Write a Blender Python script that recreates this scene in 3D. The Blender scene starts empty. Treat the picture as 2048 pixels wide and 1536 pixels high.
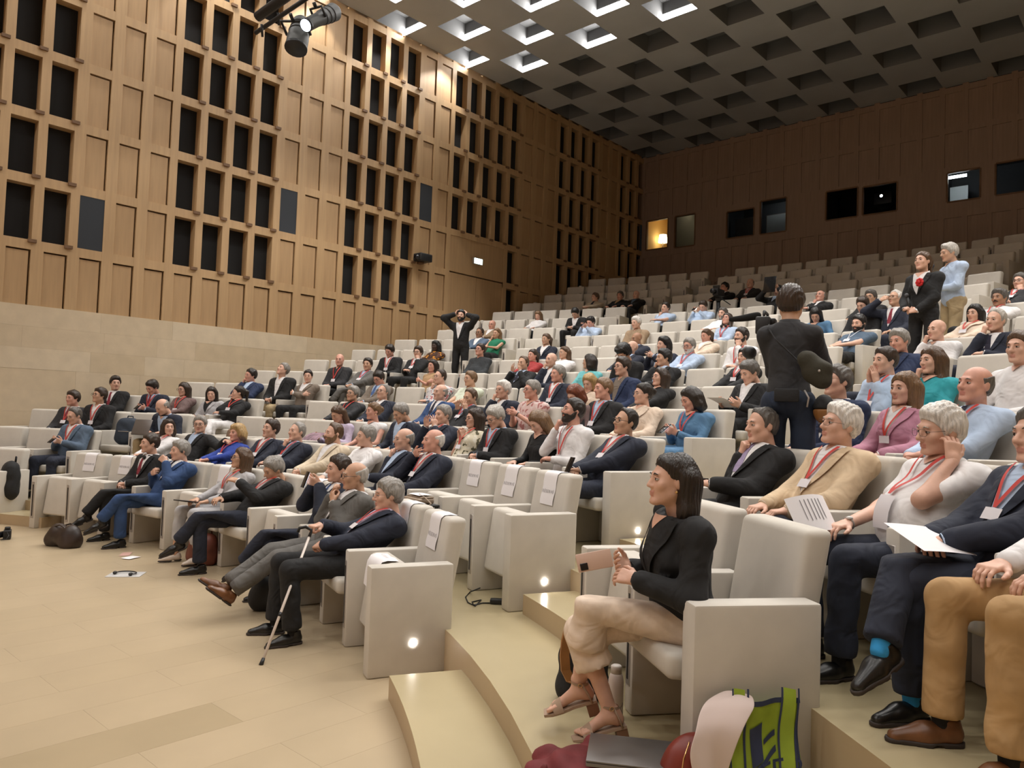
import bpy, bmesh, math, random
import numpy as np
from math import sin, cos, radians, degrees, atan2, asin, sqrt, hypot, pi
from mathutils import Vector, Matrix

random.seed(7); RNG = np.random.RandomState(7)
SC = bpy.context.scene
COL = SC.collection

# ------------------------------------------------------------------ camera
FPX = 1520.0; HEAD = radians(42.0); PITCH = radians(2.4); ROLL = radians(2.0); CZ = 1.67
cf = np.array([-sin(HEAD)*cos(PITCH), cos(HEAD)*cos(PITCH), sin(PITCH)])
_r0 = np.array([cos(HEAD), sin(HEAD), 0.0]); _u0 = np.cross(_r0, cf)
cr = _r0*cos(ROLL) + _u0*sin(ROLL); cu = _u0*cos(ROLL) - _r0*sin(ROLL)
CAMP = np.array([0, 0, CZ])
cam_data = bpy.data.cameras.new('camera'); cam = bpy.data.objects.new('camera', cam_data); COL.objects.link(cam)
cam_data.sensor_width = 36.0; cam_data.lens = FPX/2048*36.0; cam_data.clip_start = 0.05; cam_data.clip_end = 200
m = Matrix.Identity(4)
for i in range(3):
    m[i][0] = cr[i]; m[i][1] = cu[i]; m[i][2] = -cf[i]; m[i][3] = CAMP[i]
cam.matrix_world = m
SC.camera = cam

# ------------------------------------------------------------------ world, exposure
w = bpy.data.worlds.new('world'); SC.world = w; w.use_nodes = True
w.node_tree.nodes['Background'].inputs[0].default_value = (0.9, 0.85, 0.8, 1)
w.node_tree.nodes['Background'].inputs[1].default_value = 0.004
vs = SC.view_settings
vs.view_transform = 'Standard'; vs.look = 'None'; vs.gamma = 1.0; vs.use_curve_mapping = False
vs.exposure = 0.0
SC.cycles.max_bounces = 5; SC.cycles.diffuse_bounces = 3; SC.cycles.glossy_bounces = 3
SC.cycles.transmission_bounces = 4; SC.cycles.caustics_reflective = False; SC.cycles.caustics_refractive = False
COFFER_POWER = 44.0     # radiance of the lit strips in the ceiling coffers
SPOT_POWER = 205.0      # each added spot in a lit coffer, aimed at the audience
SCREEN_POWER = 1.25      # radiance of the projection screen on the stage (behind the photographer)

# ------------------------------------------------------------------ geometry of the hall
CX, CY = -7.797, -4.985
R1, RP = 9.459, 1.062
def RT(k): return R1 + RP*(k-1)                       # radius of the backrest tops of row k
def LV(k): return 0.2633*(k-1) + 0.00535*(k-1)**2      # floor level of row k
PITCH_S = 0.664                                        # seat pitch along the row
NROW = 16
WX = -14.75            # left wall
KX = 14.75/11.45
BY = 17.9*KX           # back wall
ZC = CZ+7.34*KX        # ceiling
ZS = CZ+1.24*KX        # top of the stone dado
LSH = {2: -0.15, 3: -0.35, 4: -0.40, 5: -0.40, 6: -0.30, 7: -0.15}   # the side block by the left wall stands a little nearer the stage
RX = 7.0; FY = -13.0   # right wall, stage wall (behind the photographer)

def ray(x, y): return cf + cr*((x-1024)/FPX) - cu*((y-768)/FPX)
def on_z(x, y, z):
    d = ray(x, y); return CAMP + d*((z-CZ)/d[2])
def on_R(x, y, R):
    d = ray(x, y); a = d[0]**2+d[1]**2; b = 2*(d[0]*(-CX)+d[1]*(-CY)); c = CX*CX+CY*CY-R*R
    t = (-b+sqrt(max(0, b*b-4*a*c)))/2/a; return CAMP + d*t
def proj(p):
    d = np.asarray(p, float)-CAMP; z = d@cf; return 1024+FPX*(d@cr)/z, 768-FPX*(d@cu)/z, z
def pol(R, th): return CX+R*sin(th), CY+R*cos(th)

# ------------------------------------------------------------------ materials
MATS = {}
def newmat(name):
    mt = bpy.data.materials.new(name); mt.use_nodes = True
    nt = mt.node_tree; b = nt.nodes['Principled BSDF']; return mt, nt, b
def N(nt, t, **kw):
    n = nt.nodes.new(t)
    for k, v in kw.items(): setattr(n, k, v)
    return n
def mat(name, col, rough=0.6, var=0.0, vscale=8.0, bump=0.0, bscale=60.0, metal=0.0, stretch=None, spec=None, emit=None, estr=0.0):
    if name in MATS: return MATS[name]
    mt, nt, b = newmat(name)
    b.inputs['Base Color'].default_value = (*col, 1); b.inputs['Roughness'].default_value = rough
    b.inputs['Metallic'].default_value = metal
    if spec is not None: b.inputs['Specular IOR Level'].default_value = spec
    if emit: b.inputs['Emission Color'].default_value = (*emit, 1); b.inputs['Emission Strength'].default_value = estr
    if var or bump:
        tc = N(nt, 'ShaderNodeTexCoord'); src = tc.outputs['Object']
        if stretch:
            mp = N(nt, 'ShaderNodeMapping'); mp.inputs['Scale'].default_value = stretch
            nt.links.new(src, mp.inputs[0]); src = mp.outputs[0]
        if var:
            nz = N(nt, 'ShaderNodeTexNoise'); nz.inputs['Scale'].default_value = vscale; nz.inputs['Detail'].default_value = 4
            nt.links.new(src, nz.inputs['Vector'])
            rp = N(nt, 'ShaderNodeValToRGB')
            rp.color_ramp.elements[0].position = 0.3; rp.color_ramp.elements[1].position = 0.7
            rp.color_ramp.elements[0].color = (*[max(0, c*(1-var)) for c in col], 1)
            rp.color_ramp.elements[1].color = (*[min(1, c*(1+var)) for c in col], 1)
            nt.links.new(nz.outputs[0], rp.inputs[0]); nt.links.new(rp.outputs[0], b.inputs['Base Color'])
        if bump:
            n2 = N(nt, 'ShaderNodeTexNoise'); n2.inputs['Scale'].default_value = bscale; n2.inputs['Detail'].default_value = 3
            nt.links.new(src, n2.inputs['Vector'])
            bp = N(nt, 'ShaderNodeBump'); bp.inputs['Strength'].default_value = bump; bp.inputs['Distance'].default_value = 0.01
            nt.links.new(n2.outputs[0], bp.inputs['Height']); nt.links.new(bp.outputs[0], b.inputs['Normal'])
    MATS[name] = mt; return mt
def emat(name, col, strength):
    if name in MATS: return MATS[name]
    mt = bpy.data.materials.new(name); mt.use_nodes = True; nt = mt.node_tree; nt.nodes.clear()
    e = N(nt, 'ShaderNodeEmission'); e.inputs[0].default_value = (*col, 1); e.inputs[1].default_value = strength
    o = N(nt, 'ShaderNodeOutputMaterial'); nt.links.new(e.outputs[0], o.inputs[0]); MATS[name] = mt; return mt

M_WOOD = mat('oak veneer', (0.49, 0.32, 0.165), 0.5, var=0.08, vscale=3.0, bump=0.05, bscale=30, stretch=(6, 6, 0.35))
M_WOOD2 = mat('oak veneer panel', (0.46, 0.295, 0.15), 0.55, var=0.08, vscale=3.0, bump=0.05, bscale=30, stretch=(6, 6, 0.3))
M_BWOOD = mat('dimmed oak veneer', (0.30, 0.205, 0.15), 0.55, var=0.1, vscale=3.0, stretch=(6, 6, 0.3))  # oak of the back wall, dimness of the unlit rear put into its colour
M_DWOOD = mat('dark oak', (0.16, 0.085, 0.04), 0.6, var=0.2, vscale=4)
M_BLACKPANEL = mat('black acoustic cloth', (0.012, 0.012, 0.013), 0.95, bump=0.2, bscale=200)
M_BLUEPANEL = mat('dark grey speaker cloth', (0.035, 0.04, 0.048), 0.9, bump=0.2, bscale=200)
STONES = [mat('limestone %d' % i, c, 0.6, var=0.06, vscale=5, bump=0.05, bscale=40) for i, c in enumerate(
    [(0.60, 0.485, 0.335), (0.625, 0.51, 0.36), (0.58, 0.465, 0.315), (0.61, 0.495, 0.345), (0.645, 0.535, 0.385)])]
SLABS = [mat('floor limestone %d' % i, c, 0.30, var=0.05, vscale=2.0, bump=0.02, bscale=14) for i, c in enumerate(
    [(0.475, 0.375, 0.245), (0.485, 0.383, 0.252), (0.415, 0.325, 0.205)])]
M_TIER = mat('tier limestone', (0.47, 0.39, 0.235), 0.24, var=0.05, vscale=1.5, bump=0.02, bscale=14)
M_RISER = mat('riser limestone', (0.45, 0.34, 0.21), 0.45, var=0.05, vscale=1.5)
M_FAB = mat('seat wool', (0.575, 0.535, 0.475), 0.92, var=0.05, vscale=6, bump=0.06, bscale=900)
M_FABTOP = M_FAB
M_METAL = mat('satin grey metal', (0.42, 0.38, 0.35), 0.4, metal=0.5)
M_BLACK = mat('black plastic', (0.012, 0.012, 0.013), 0.5)
M_BLACKG = mat('black gloss', (0.01, 0.01, 0.012), 0.15)
M_CEIL = mat('ceiling plaster', (0.46, 0.47, 0.48), 0.85, var=0.06, vscale=0.8)
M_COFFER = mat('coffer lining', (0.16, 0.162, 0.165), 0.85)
M_PAPER = mat('white paper', (0.82, 0.79, 0.80), 0.7)
M_INK = mat('grey ink', (0.20, 0.19, 0.20), 0.7)
M_LAMP = emat('coffer lamp', (1.0, 0.97, 0.93), COFFER_POWER)

# ------------------------------------------------------------------ mesh helpers
def mesh_np(name, V, F, mats, fm=None, smooth=False):
    """V (n,3), F list/array of faces (quads array, or list of tuples)"""
    me = bpy.data.meshes.new(name)
    V = np.asarray(V, np.float32)
    if isinstance(F, np.ndarray) and F.ndim == 2:
        n = F.shape[1]; nf = len(F)
        me.vertices.add(len(V)); me.vertices.foreach_set('co', V.ravel())
        me.loops.add(nf*n); me.loops.foreach_set('vertex_index', F.astype(np.int32).ravel())
        me.polygons.add(nf); me.polygons.foreach_set('loop_start', np.arange(0, nf*n, n, dtype=np.int32))
        me.update(calc_edges=True)
    else:
        me.from_pydata([tuple(v) for v in V], [], [tuple(int(i) for i in f) for f in F])
    for mt in (mats if isinstance(mats, (list, tuple)) else [mats]): me.materials.append(mt)
    if fm is not None: me.polygons.foreach_set('material_index', np.asarray(fm, np.int32))
    me.polygons.foreach_set('use_smooth', np.full(len(me.polygons), bool(smooth)))
    me.update(); return me
def obj(name, me, parent=None, loc=None, rotz=None):
    o = bpy.data.objects.new(name, me); COL.objects.link(o)
    if parent is not None: o.parent = parent
    if loc is not None: o.location = loc
    if rotz is not None: o.rotation_euler = (0, 0, rotz)
    return o
def empty(name, loc=(0, 0, 0), rotz=0.0):
    o = bpy.data.objects.new(name, None); COL.objects.link(o); o.location = loc; o.rotation_euler = (0, 0, rotz)
    o.empty_display_size = 0.1; return o
def tag(o, label=None, cat=None, group=None, kind=None):
    if label: o['label'] = label
    if cat: o['category'] = cat
    if group: o['group'] = group
    if kind: o['kind'] = kind
    return o
def bm_box(bm, x0, x1, y0, y1, z0, z1, M=None, taper=None):
    vs_ = [bm.verts.new((x, y, z)) for z in (z0, z1) for x, y in ((x0, y0), (x1, y0), (x1, y1), (x0, y1))]
    fs = [(3, 2, 1, 0), (4, 5, 6, 7), (0, 1, 5, 4), (1, 2, 6, 5), (2, 3, 7, 6), (3, 0, 4, 7)]
    ff = [bm.faces.new([vs_[i] for i in f]) for f in fs]
    if M is not None:
        for v in vs_: v.co = M @ v.co
    return vs_, ff
def box_mesh(name, x0, x1, y0, y1, z0, z1, mt, bevel=0.0, seg=2, shape=None):
    bm = bmesh.new(); v, f = bm_box(bm, x0, x1, y0, y1, z0, z1)
    if shape: 
        for q in v: q.co = Vector(shape(q.co.x, q.co.y, q.co.z))
    if bevel: bmesh.ops.bevel(bm, geom=list(bm.edges), offset=bevel, segments=seg, affect='EDGES', profile=0.5)
    me = bpy.data.meshes.new(name); bm.to_mesh(me); bm.free(); me.materials.append(mt)
    if bevel:
        me.polygons.foreach_set('use_smooth', np.full(len(me.polygons), True))
        try: me.set_sharp_from_angle(angle=radians(40))
        except Exception: pass
    me.update(); return me
def tube_np(pts, r, n=8, cap=True):
    pts = [np.asarray(p, float) for p in pts]; V = []; F = []
    rr = r if hasattr(r, '__len__') else [r]*len(pts)
    prev = None
    for i, p in enumerate(pts):
        d = (pts[min(i+1, len(pts)-1)] - pts[max(i-1, 0)]); d = d/(np.linalg.norm(d)+1e-9)
        if prev is None:
            a = np.array([0, 0, 1.0]) if abs(d[2]) < 0.9 else np.array([1.0, 0, 0]); a = a - d*(a@d)
        else: a = prev - d*(prev@d)
        a /= np.linalg.norm(a)+1e-9; prev = a; b = np.cross(d, a)
        for j in range(n):
            t = 2*pi*j/n; V.append(p + rr[i]*(a*cos(t)+b*sin(t)))
    for i in range(len(pts)-1):
        for j in range(n):
            F.append((i*n+j, i*n+(j+1) % n, (i+1)*n+(j+1) % n, (i+1)*n+j))
    if cap:
        F.append(tuple(range(n))[::-1]); F.append(tuple((len(pts)-1)*n+j for j in range(n)))
    return V, F
def tube(name, pts, r, mt, parent=None, n=8, smooth=True):
    V, F = tube_np(pts, r, n); return obj(name, mesh_np(name, V, F, mt, smooth=smooth), parent)
def lathe_np(prof, n=16):
    V = []; F = []
    for r, z in prof:
        for j in range(n): V.append((r*cos(2*pi*j/n), r*sin(2*pi*j/n), z))
    for i in range(len(prof)-1):
        for j in range(n): F.append((i*n+j, i*n+(j+1) % n, (i+1)*n+(j+1) % n, (i+1)*n+j))
    F.append(tuple(range(n))[::-1]); F.append(tuple((len(prof)-1)*n+j for j in range(n)))
    return V, F
def text_mesh(body, size, mt, depth=0.0):
    cv = bpy.data.curves.new('txt', 'FONT'); cv.body = body; cv.size = size; cv.align_x = 'CENTER'; cv.align_y = 'CENTER'
    cv.extrude = depth; cv.resolution_u = 3
    o = bpy.data.objects.new('txt', cv); COL.objects.link(o)
    me = bpy.data.meshes.new_from_object(o); bpy.data.objects.remove(o); bpy.data.curves.remove(cv)
    me.materials.clear(); me.materials.append(mt); return me

# ------------------------------------------------------------------ floors
def slab_sector(name, Ra, Rb, tha, thb, z0, z1, mats, n=48, parent=None):
    V = []; F = []; fm = []
    for i in range(n+1):
        th = tha+(thb-tha)*i/n
        for R in (Ra, Rb):
            x, y = pol(R, th)
            for z in (z0, z1): V.append((x, y, z))
    for i in range(n):
        a = i*4; b = a+4
        F += [(a+1, b+1, b+3, a+3), (a, b, b+1, a+1), (a+2, a+3, b+3, b+2), (a, a+2, b+2, b)]; fm += [0, 1, 1, 1]
    F += [(0, 1, 3, 2), (n*4, n*4+2, n*4+3, n*4+1)]; fm += [1, 1]
    # face 0 must look up
    F = [f[::-1] for f in F]
    return obj(name, mesh_np(name, V, F, mats, fm), parent)
fl = obj('floor', box_mesh('floor', WX, RX, FY, 6.0, -0.2, -0.006, mat('floor bed', (0.42, 0.33, 0.22), 0.5)))
tag(fl, 'pale limestone stage floor of large slabs', 'floor', kind='structure')
slab_me = [box_mesh('floor_slab', -0.1795, 0.1795, -0.5395, 0.5395, -0.02, 0.0, s_) for s_ in SLABS]
for ix in range(-40, 12):
    for iy in range(-4, 7):
        x = ix*0.36-3.94; y = iy*1.08+1.60+(0.54 if ix % 2 else 0)
        if x-0.18 < WX+0.05 or hypot(x-CX, y-CY) > RT(1)+0.5: continue
        pj = proj((x, y, 0))
        if pj[2] < 0.5 or not (-250 < pj[0] < 1500 and pj[1] < 1750): continue
        c_ = 2 if (ix == 0 and iy == 0) else (0 if random.random() < 0.55 else 1)
        obj('floor_slab', slab_me[c_], fl, (x, y, 0))
DE = 0.035
def th_lim(R):
    a = -asin(min(1, (CX-(WX+0.02))/R)) if R > CX-WX else -radians(75)
    b = asin(min(1, (RX-0.05-CX)/R)) if R > RX-CX else radians(80)
    return a, b
TIERS = {}
for k in range(2, NROW+1):
    Ra = RT(k-1)-DE; Rb = RT(k)-DE if k < NROW else RT(k)+4.5
    a, b = th_lim(Ra)
    if k == NROW:
        bm = bmesh.new()   # last tier: runs to the back wall
        n = 48; vv = []
        for i in range(n+1):
            th = a+(b-a)*i/n; x, y = pol(Ra, th); vv.append((x, y))
        V = []; F = []
        for x, y in vv: V += [(x, y, LV(k)), (x, BY, LV(k)), (x, y, LV(k)-0.6)]
        for i in range(n):
            p = i*3; F += [(p, p+3, p+4, p+1), (p+2, p+5, p+3, p)]
        o = obj('tier_floor', mesh_np('tier_floor', V, F, [M_TIER]))
    else:
        o = slab_sector('tier_floor', Ra, Rb+0.02, a, b, LV(k-1)-0.35, LV(k), [M_TIER, M_RISER])
    tag(o, 'stepped pale stone tier number %d carrying a curved seat row' % k, 'tier', kind='structure'); TIERS[k] = o

# aisle edges as arc length s at radius RT(k)
def aisle_R(k):   # (left edge, right edge) of the right-hand aisle
    e = 4.58 if k <= 10 else 5.22
    if k == 9: e = 4.86
    return e, e+1.03
def aisle_L(k):   # left-hand aisle
    c = LEFT_LAST[k]+PITCH_S/2+0.06
    return c, c+(0.86 if k > 2 else 1.1)-(0.3 if k in (5, 10) else 0)
LEFT_LAST = {1: -5.4, 2: -5.05, 3: -4.45, 4: -4.42, 5: -4.12, 6: -4.0, 7: -3.97, 8: -3.95, 9: -3.85, 10: -3.70}
for _k in range(11, 17): LEFT_LAST[_k] = -3.12
for k in range(1, NROW):
    rise = LV(k+1)-LV(k); par = TIERS[k+1]
    for (s0, s1) in (aisle_R(k), aisle_L(k)):
        R_ = RT(k)-DE
        if k == 1 and s0 > 0:
            slab_sector('step', R_-0.44, R_+0.02, s0/RT(k)+0.015, radians(70), LV(k)-0.1, LV(k)+rise/2, [M_TIER, M_RISER], 40, par)
        elif k == 1:
            slab_sector('step', R_-0.44, R_+0.02, radians(-34.5), s1/RT(k)+0.03, LV(k)-0.1, LV(k)+rise/2, [M_TIER, M_RISER], 20, par)
        else:
            slab_sector('step', R_-0.42, R_+0.02, s0/RT(k), s1/RT(k), LV(k)-0.1, LV(k)+rise/2, [M_TIER, M_RISER], 10, par)

# ------------------------------------------------------------------ left wall: stone dado + oak grid
YW0 = 1.2
wl = obj('wall_left', box_mesh('wall_left', WX-0.60, WX-0.28, FY, BY+0.3, -0.2, ZC+0.4, M_WOOD2))
tag(wl, 'oak grid wall with recessed panels above a limestone dado', 'wall', kind='structure')
sb = obj('stone_backing', box_mesh('stone_backing', WX-0.28, WX-0.028, FY, 14.6, -0.2, ZS-0.004, STONES[2]), wl)
ch = 0.361; z = ZS; r = 0
while z > 0.9:
    z0 = z-ch; y = YW0 + random.uniform(-0.7, 0)
    while y < 14.0:
        L = random.choice([0.62, 0.75, 0.95, 1.1, 1.3, 1.5])
        if r == 0: L = random.choice([1.3, 1.5, 1.7])
        y1 = min(y+L, 14.6)
        d = random.uniform(0, 0.0025)
        obj('stone_block', box_mesh('stone_block', WX-0.03, WX+d, y+0.0006, y1-0.0006, z0+0.0006, z-0.0006, random.choice(STONES)), wl)
        y = y1
    z = z0; r += 1
CW = 0.437*KX; Y00 = 3.12*KX      # right edge of column n's opening at Y00 + n*CW
RH = 0.865*KX; RAIL = 0.13*KX
NC0, NC1 = -3, 33
def row_z(r): return ZS + RH*r, ZS + RH*r + RH-RAIL
stile_me = {}
for n in range(NC0, NC1+1):
    yr = Y00+CW*n
    zb = ZS if yr < 13.1 or True else 2.0
    if 12 <= n-5.9 <= 15.0 and False: pass
    o = obj('stile', box_mesh('stile', WX-0.28, WX, yr, yr+0.149, ZS if n not in (18, 19, 20) else ZS+3*RH-RAIL, ZC, M_WOOD), wl)
for r in range(0, 8):
    z1 = ZS+RH*r+RH-RAIL
    if z1 > ZC: break
    for ya, yb in (((1.5, BY),) if r > 1 else ((1.5, Y00+CW*17+0.149), (Y00+CW*21, BY))):
        obj('rail', box_mesh('rail', WX-0.28, WX-0.002, ya, yb, z1, min(z1+RAIL, ZC), M_WOOD), wl)
DARK = set()
for a_, b_ in ((-3, 1), (5, 8), (12, 15), (18, 22), (26, 29), (32, 34)): DARK |= set(range(a_, b_+1))
DOORC = set(range(18, 22))
pl_me = {}
for n in range(NC0, NC1+2):
    yr = Y00+CW*n; yl = yr-CW+0.149
    if yl > BY-0.1: continue
    for r in range(0, 7):
        z0, z1 = row_z(r); z1 = min(z1, ZC-0.01)
        if n in DOORC and r < 3: continue
        dark = n in DARK and (r >= 1) and not (n in (22,) and r == 0)
        flush = (n == 2 and r == 1) or (n == 9 and r == 2) or (n == 16 and r == 3)
        if n in DOORC: dark = r >= 3
        if flush:
            obj('speaker_panel', box_mesh('speaker_panel', WX-0.2, WX-0.006, yl, yr, z0, z1, M_BLUEPANEL, bevel=0.004, seg=1), wl)
        elif dark:
            key = ('d', round(z1-z0, 3))
            if key not in pl_me: pl_me[key] = box_mesh('acoustic_panel', -0.30, -0.20, 0, CW-0.149, 0, z1-z0, M_BLACKPANEL)
            obj('acoustic_panel', pl_me[key], wl, (WX, yl, z0))
            if 'stub' not in pl_me: pl_me['stub'] = box_mesh('corner_block', -0.05, 0.035, -0.06, 0.07, -0.055, 0.0, M_DWOOD)
            obj('corner_block', pl_me['stub'], wl, (WX, yr, z0+0.01))
        else:
            key = ('l', round(z1-z0, 3))
            if key not in pl_me:
                pl_me[key] = box_mesh('oak_panel', -0.10, -0.030, 0.045, CW-0.149-0.028, 0, z1-z0-0.024, M_WOOD2)
                pl_me[key, 'e'] = box_mesh('stile_edge', -0.28, -0.003, 0, 0.045, 0, z1-z0, M_WOOD)
            obj('oak_panel', pl_me[key], wl, (WX, yl, z0)); obj('stile_edge', pl_me[key, 'e'], wl, (WX, yl, z0))
# flush double door with lintel panel
yd0 = Y00+CW*17+0.149; yd1 = Y00+CW*21
obj('lintel_panel', box_mesh('lintel_panel', WX-0.27, WX-0.012, yd0, yd1, ZS+2*RH-0.02, ZS+3*RH-RAIL, M_WOOD2, bevel=0.004, seg=1), wl)
d1 = obj('door_1', box_mesh('door_1', WX-0.27, WX-0.03, yd0, (yd0+yd1)/2-0.004, 2.6, ZS+2*RH-0.05, M_WOOD2, bevel=0.004, seg=1))
d2 = obj('door_2', box_mesh('door_2', WX-0.27, WX-0.03, (yd0+yd1)/2+0.004, yd1, 2.6, ZS+2*RH-0.05, M_WOOD2, bevel=0.004, seg=1))
for d_ in (d1, d2): tag(d_, 'flush oak exit door leaf beneath the exit sign', 'door', kind='structure')
obj('door_handle', box_mesh('door_handle', WX-0.03, WX+0.03, (yd0+yd1)/2+0.02, (yd0+yd1)/2+0.05, 3.55, 4.0, M_DWOOD, bevel=0.006), d2)
obj('latch', box_mesh('latch', WX-0.03, WX+0.02, (yd0+yd1)/2+0.02, (yd0+yd1)/2+0.20, 3.50, 3.54, M_DWOOD, bevel=0.006), d2)

# ------------------------------------------------------------------ back wall with booth windows
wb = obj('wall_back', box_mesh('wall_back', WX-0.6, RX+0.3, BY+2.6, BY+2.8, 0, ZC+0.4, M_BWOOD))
tag(wb, 'dimly lit oak panelled back wall with control booth windows', 'wall', kind='structure')
BX0 = -10.57*KX
WZ0, WZ1 = row_z(4)[0]-0.06-RH, None
# rows on the back wall share the heights of the left wall
BWIN = []   # (x0,x1,z0,z1)
for (a_, b_, z0, z1) in ((-11.30, -10.63, 6.27, 7.07), (-10.41, -9.82, 6.23, 7.07), (-8.91, -8.19, 6.28, 6.96), (-8.02, -7.37, 6.27, 7.09),
                         (-6.42, -5.72, 6.38, 7.05), (-5.60, -4.89, 6.38, 7.02), (-3.90, -3.30, 6.40, 7.02), (-3.02, -2.30, 6.40, 7.05)):
    BWIN.append((a_*KX, b_*KX, CZ+(z0-1.56)*KX, CZ+(z1-1.56)*KX))
zw0, zw1 = min(b[2] for b in BWIN), max(b[3] for b in BWIN)
Zr = [ZS+RH*r for r in range(8)]
nb0, nb1 = -2, 36
rows_b = [(z, z+RH-RAIL) for z in Zr if z > 4.0]
me_l = {}
for i in range(nb0, nb1+1):
    x = BX0+CW*i
    if x > RX: break
    for (za, zb) in ((4.0, zw0-0.06), (zw1+0.06, ZC)):
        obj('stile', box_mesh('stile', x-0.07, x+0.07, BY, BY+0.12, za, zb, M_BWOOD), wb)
def brow(za, zb):
    for i in range(nb0-1, nb1+1):
        x0 = BX0+CW*i+0.07; x1 = x0+CW-0.14
        if x1 > RX: break
        key = round(zb-za, 3)
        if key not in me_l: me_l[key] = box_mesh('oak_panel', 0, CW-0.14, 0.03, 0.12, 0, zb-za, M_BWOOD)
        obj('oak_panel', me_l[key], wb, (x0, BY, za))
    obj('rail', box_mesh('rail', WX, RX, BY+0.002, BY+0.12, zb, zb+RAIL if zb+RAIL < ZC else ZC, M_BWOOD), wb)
brow(zw0-0.06-RAIL-2*(RH-RAIL)-RAIL, zw0-0.06-RAIL-(RH-RAIL)-RAIL)
brow(zw0-0.06-RAIL-(RH-RAIL), zw0-0.06-RAIL)
zt = zw1+0.06
while zt < ZC-0.2:
    brow(zt, min(zt+RH-RAIL, ZC-0.05)); zt += RH
# window band: piers between the panes
xs = [WX]+[v for b in BWIN for v in (b[0], b[1])]+[RX]
for i in range(0, len(xs), 2):
    if xs[i+1]-xs[i] > 0.02:
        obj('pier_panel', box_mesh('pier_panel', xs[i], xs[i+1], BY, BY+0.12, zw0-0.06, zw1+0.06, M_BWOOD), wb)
for n_, b in enumerate(BWIN):
    for (za, zb) in ((zw0-0.06, b[2]), (b[3], zw1+0.06)):
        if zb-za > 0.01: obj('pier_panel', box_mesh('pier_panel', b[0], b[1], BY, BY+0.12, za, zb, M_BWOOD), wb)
MATS['glass'] = None
mt, nt, bb = newmat('booth glass'); bb.inputs['Base Color'].default_value = (0.9, 0.95, 0.95, 1); bb.inputs['Roughness'].default_value = 0.02
bb.inputs['Transmission Weight'].default_value = 1.0; bb.inputs['IOR'].default_value = 1.05; M_GLASS = mt
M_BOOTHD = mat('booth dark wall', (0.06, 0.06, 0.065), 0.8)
M_BOOTHW = mat('booth pale wall', (0.62, 0.58, 0.50), 0.8)
M_BOOTHY = mat('booth ochre wall', (0.55, 0.36, 0.14), 0.8)
for n_, b in enumerate(BWIN):
    wn = obj('window_%d' % (n_+1), box_mesh('pane', b[0], b[1], BY+0.05, BY+0.06, b[2], b[3], M_GLASS))
    tag(wn, ['lit ochre interpreter booth window with a table lamp', 'half lit booth window beside the ochre one', 'dim grey booth window with a cabinet',
             'booth window with a bright white board inside', 'dark booth window with small lamps', 'dark projector booth window with a glowing lens',
             'booth window lit by a fluorescent tube', 'unlit booth window nearest the aisle'][n_], 'window', kind='structure')
    x0, x1, z0, z1 = b
    for (q0, q1, r0, r1) in ((x0-0.03, x0+0.012, z0, z1), (x1-0.012, x1+0.03, z0, z1), (x0, x1, z0-0.03, z0+0.012), (x0, x1, z1-0.012, z1+0.03)):
        obj('window_frame', box_mesh('window_frame', q0, q1, BY-0.012, BY+0.07, r0, r1, M_DWOOD), wn)
# booth rooms (dividing walls, floor, ceiling) as one structure piece per room
def booth(name, x0, x1, wallm, label):
    z0, z1 = zw0-0.5, zw1+0.45; bm = bmesh.new()
    for q in ((x0, x1, BY+1.9, BY+1.95, z0, z1), (x0-0.04, x0, BY+0.13, BY+1.95, z0, z1), (x1, x1+0.04, BY+0.13, BY+1.95, z0, z1),
              (x0, x1, BY+0.13, BY+1.95, z0-0.05, z0), (x0, x1, BY+0.13, BY+1.95, z1, z1+0.05)): bm_box(bm, *q)
    me = bpy.data.meshes.new(name); bm.to_mesh(me); bm.free(); me.materials.append(wallm)
    return tag(obj(name, me), label, 'booth', kind='structure')
booth('booth_room', BWIN[0][0]-0.1, BWIN[0][1]+0.12, M_BOOTHY, 'ochre lit booth room behind the first window')
booth('booth_room', BWIN[1][0]-0.08, BWIN[1][1]+0.3, M_BOOTHW, 'half lit booth room behind the second window')
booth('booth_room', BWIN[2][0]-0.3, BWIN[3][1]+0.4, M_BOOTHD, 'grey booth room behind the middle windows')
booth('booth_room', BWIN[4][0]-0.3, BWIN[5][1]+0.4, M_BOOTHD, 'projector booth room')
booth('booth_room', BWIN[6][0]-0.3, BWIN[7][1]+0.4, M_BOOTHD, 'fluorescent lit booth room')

# enclosing walls outside the frame
tag(obj('wall_right', box_mesh('wall_right', RX, RX+0.3, FY, BY+2.8, -0.2, ZC+0.4, M_WOOD2)), 'oak wall on the side behind the photographer', 'wall', kind='structure')
wfr = tag(obj('wall_front', box_mesh('wall_front', WX, RX, FY-0.3, FY, -0.2, ZC+0.4, M_WOOD2)), 'stage wall behind the photographer carrying the screen', 'wall', kind='structure')
obj('projection_screen', box_mesh('projection_screen', CX-5.5, CX+4.5, FY, FY+0.05, 2.6, 8.2, emat('screen light', (1.0, 0.80, 0.74), SCREEN_POWER)), wfr)

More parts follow.
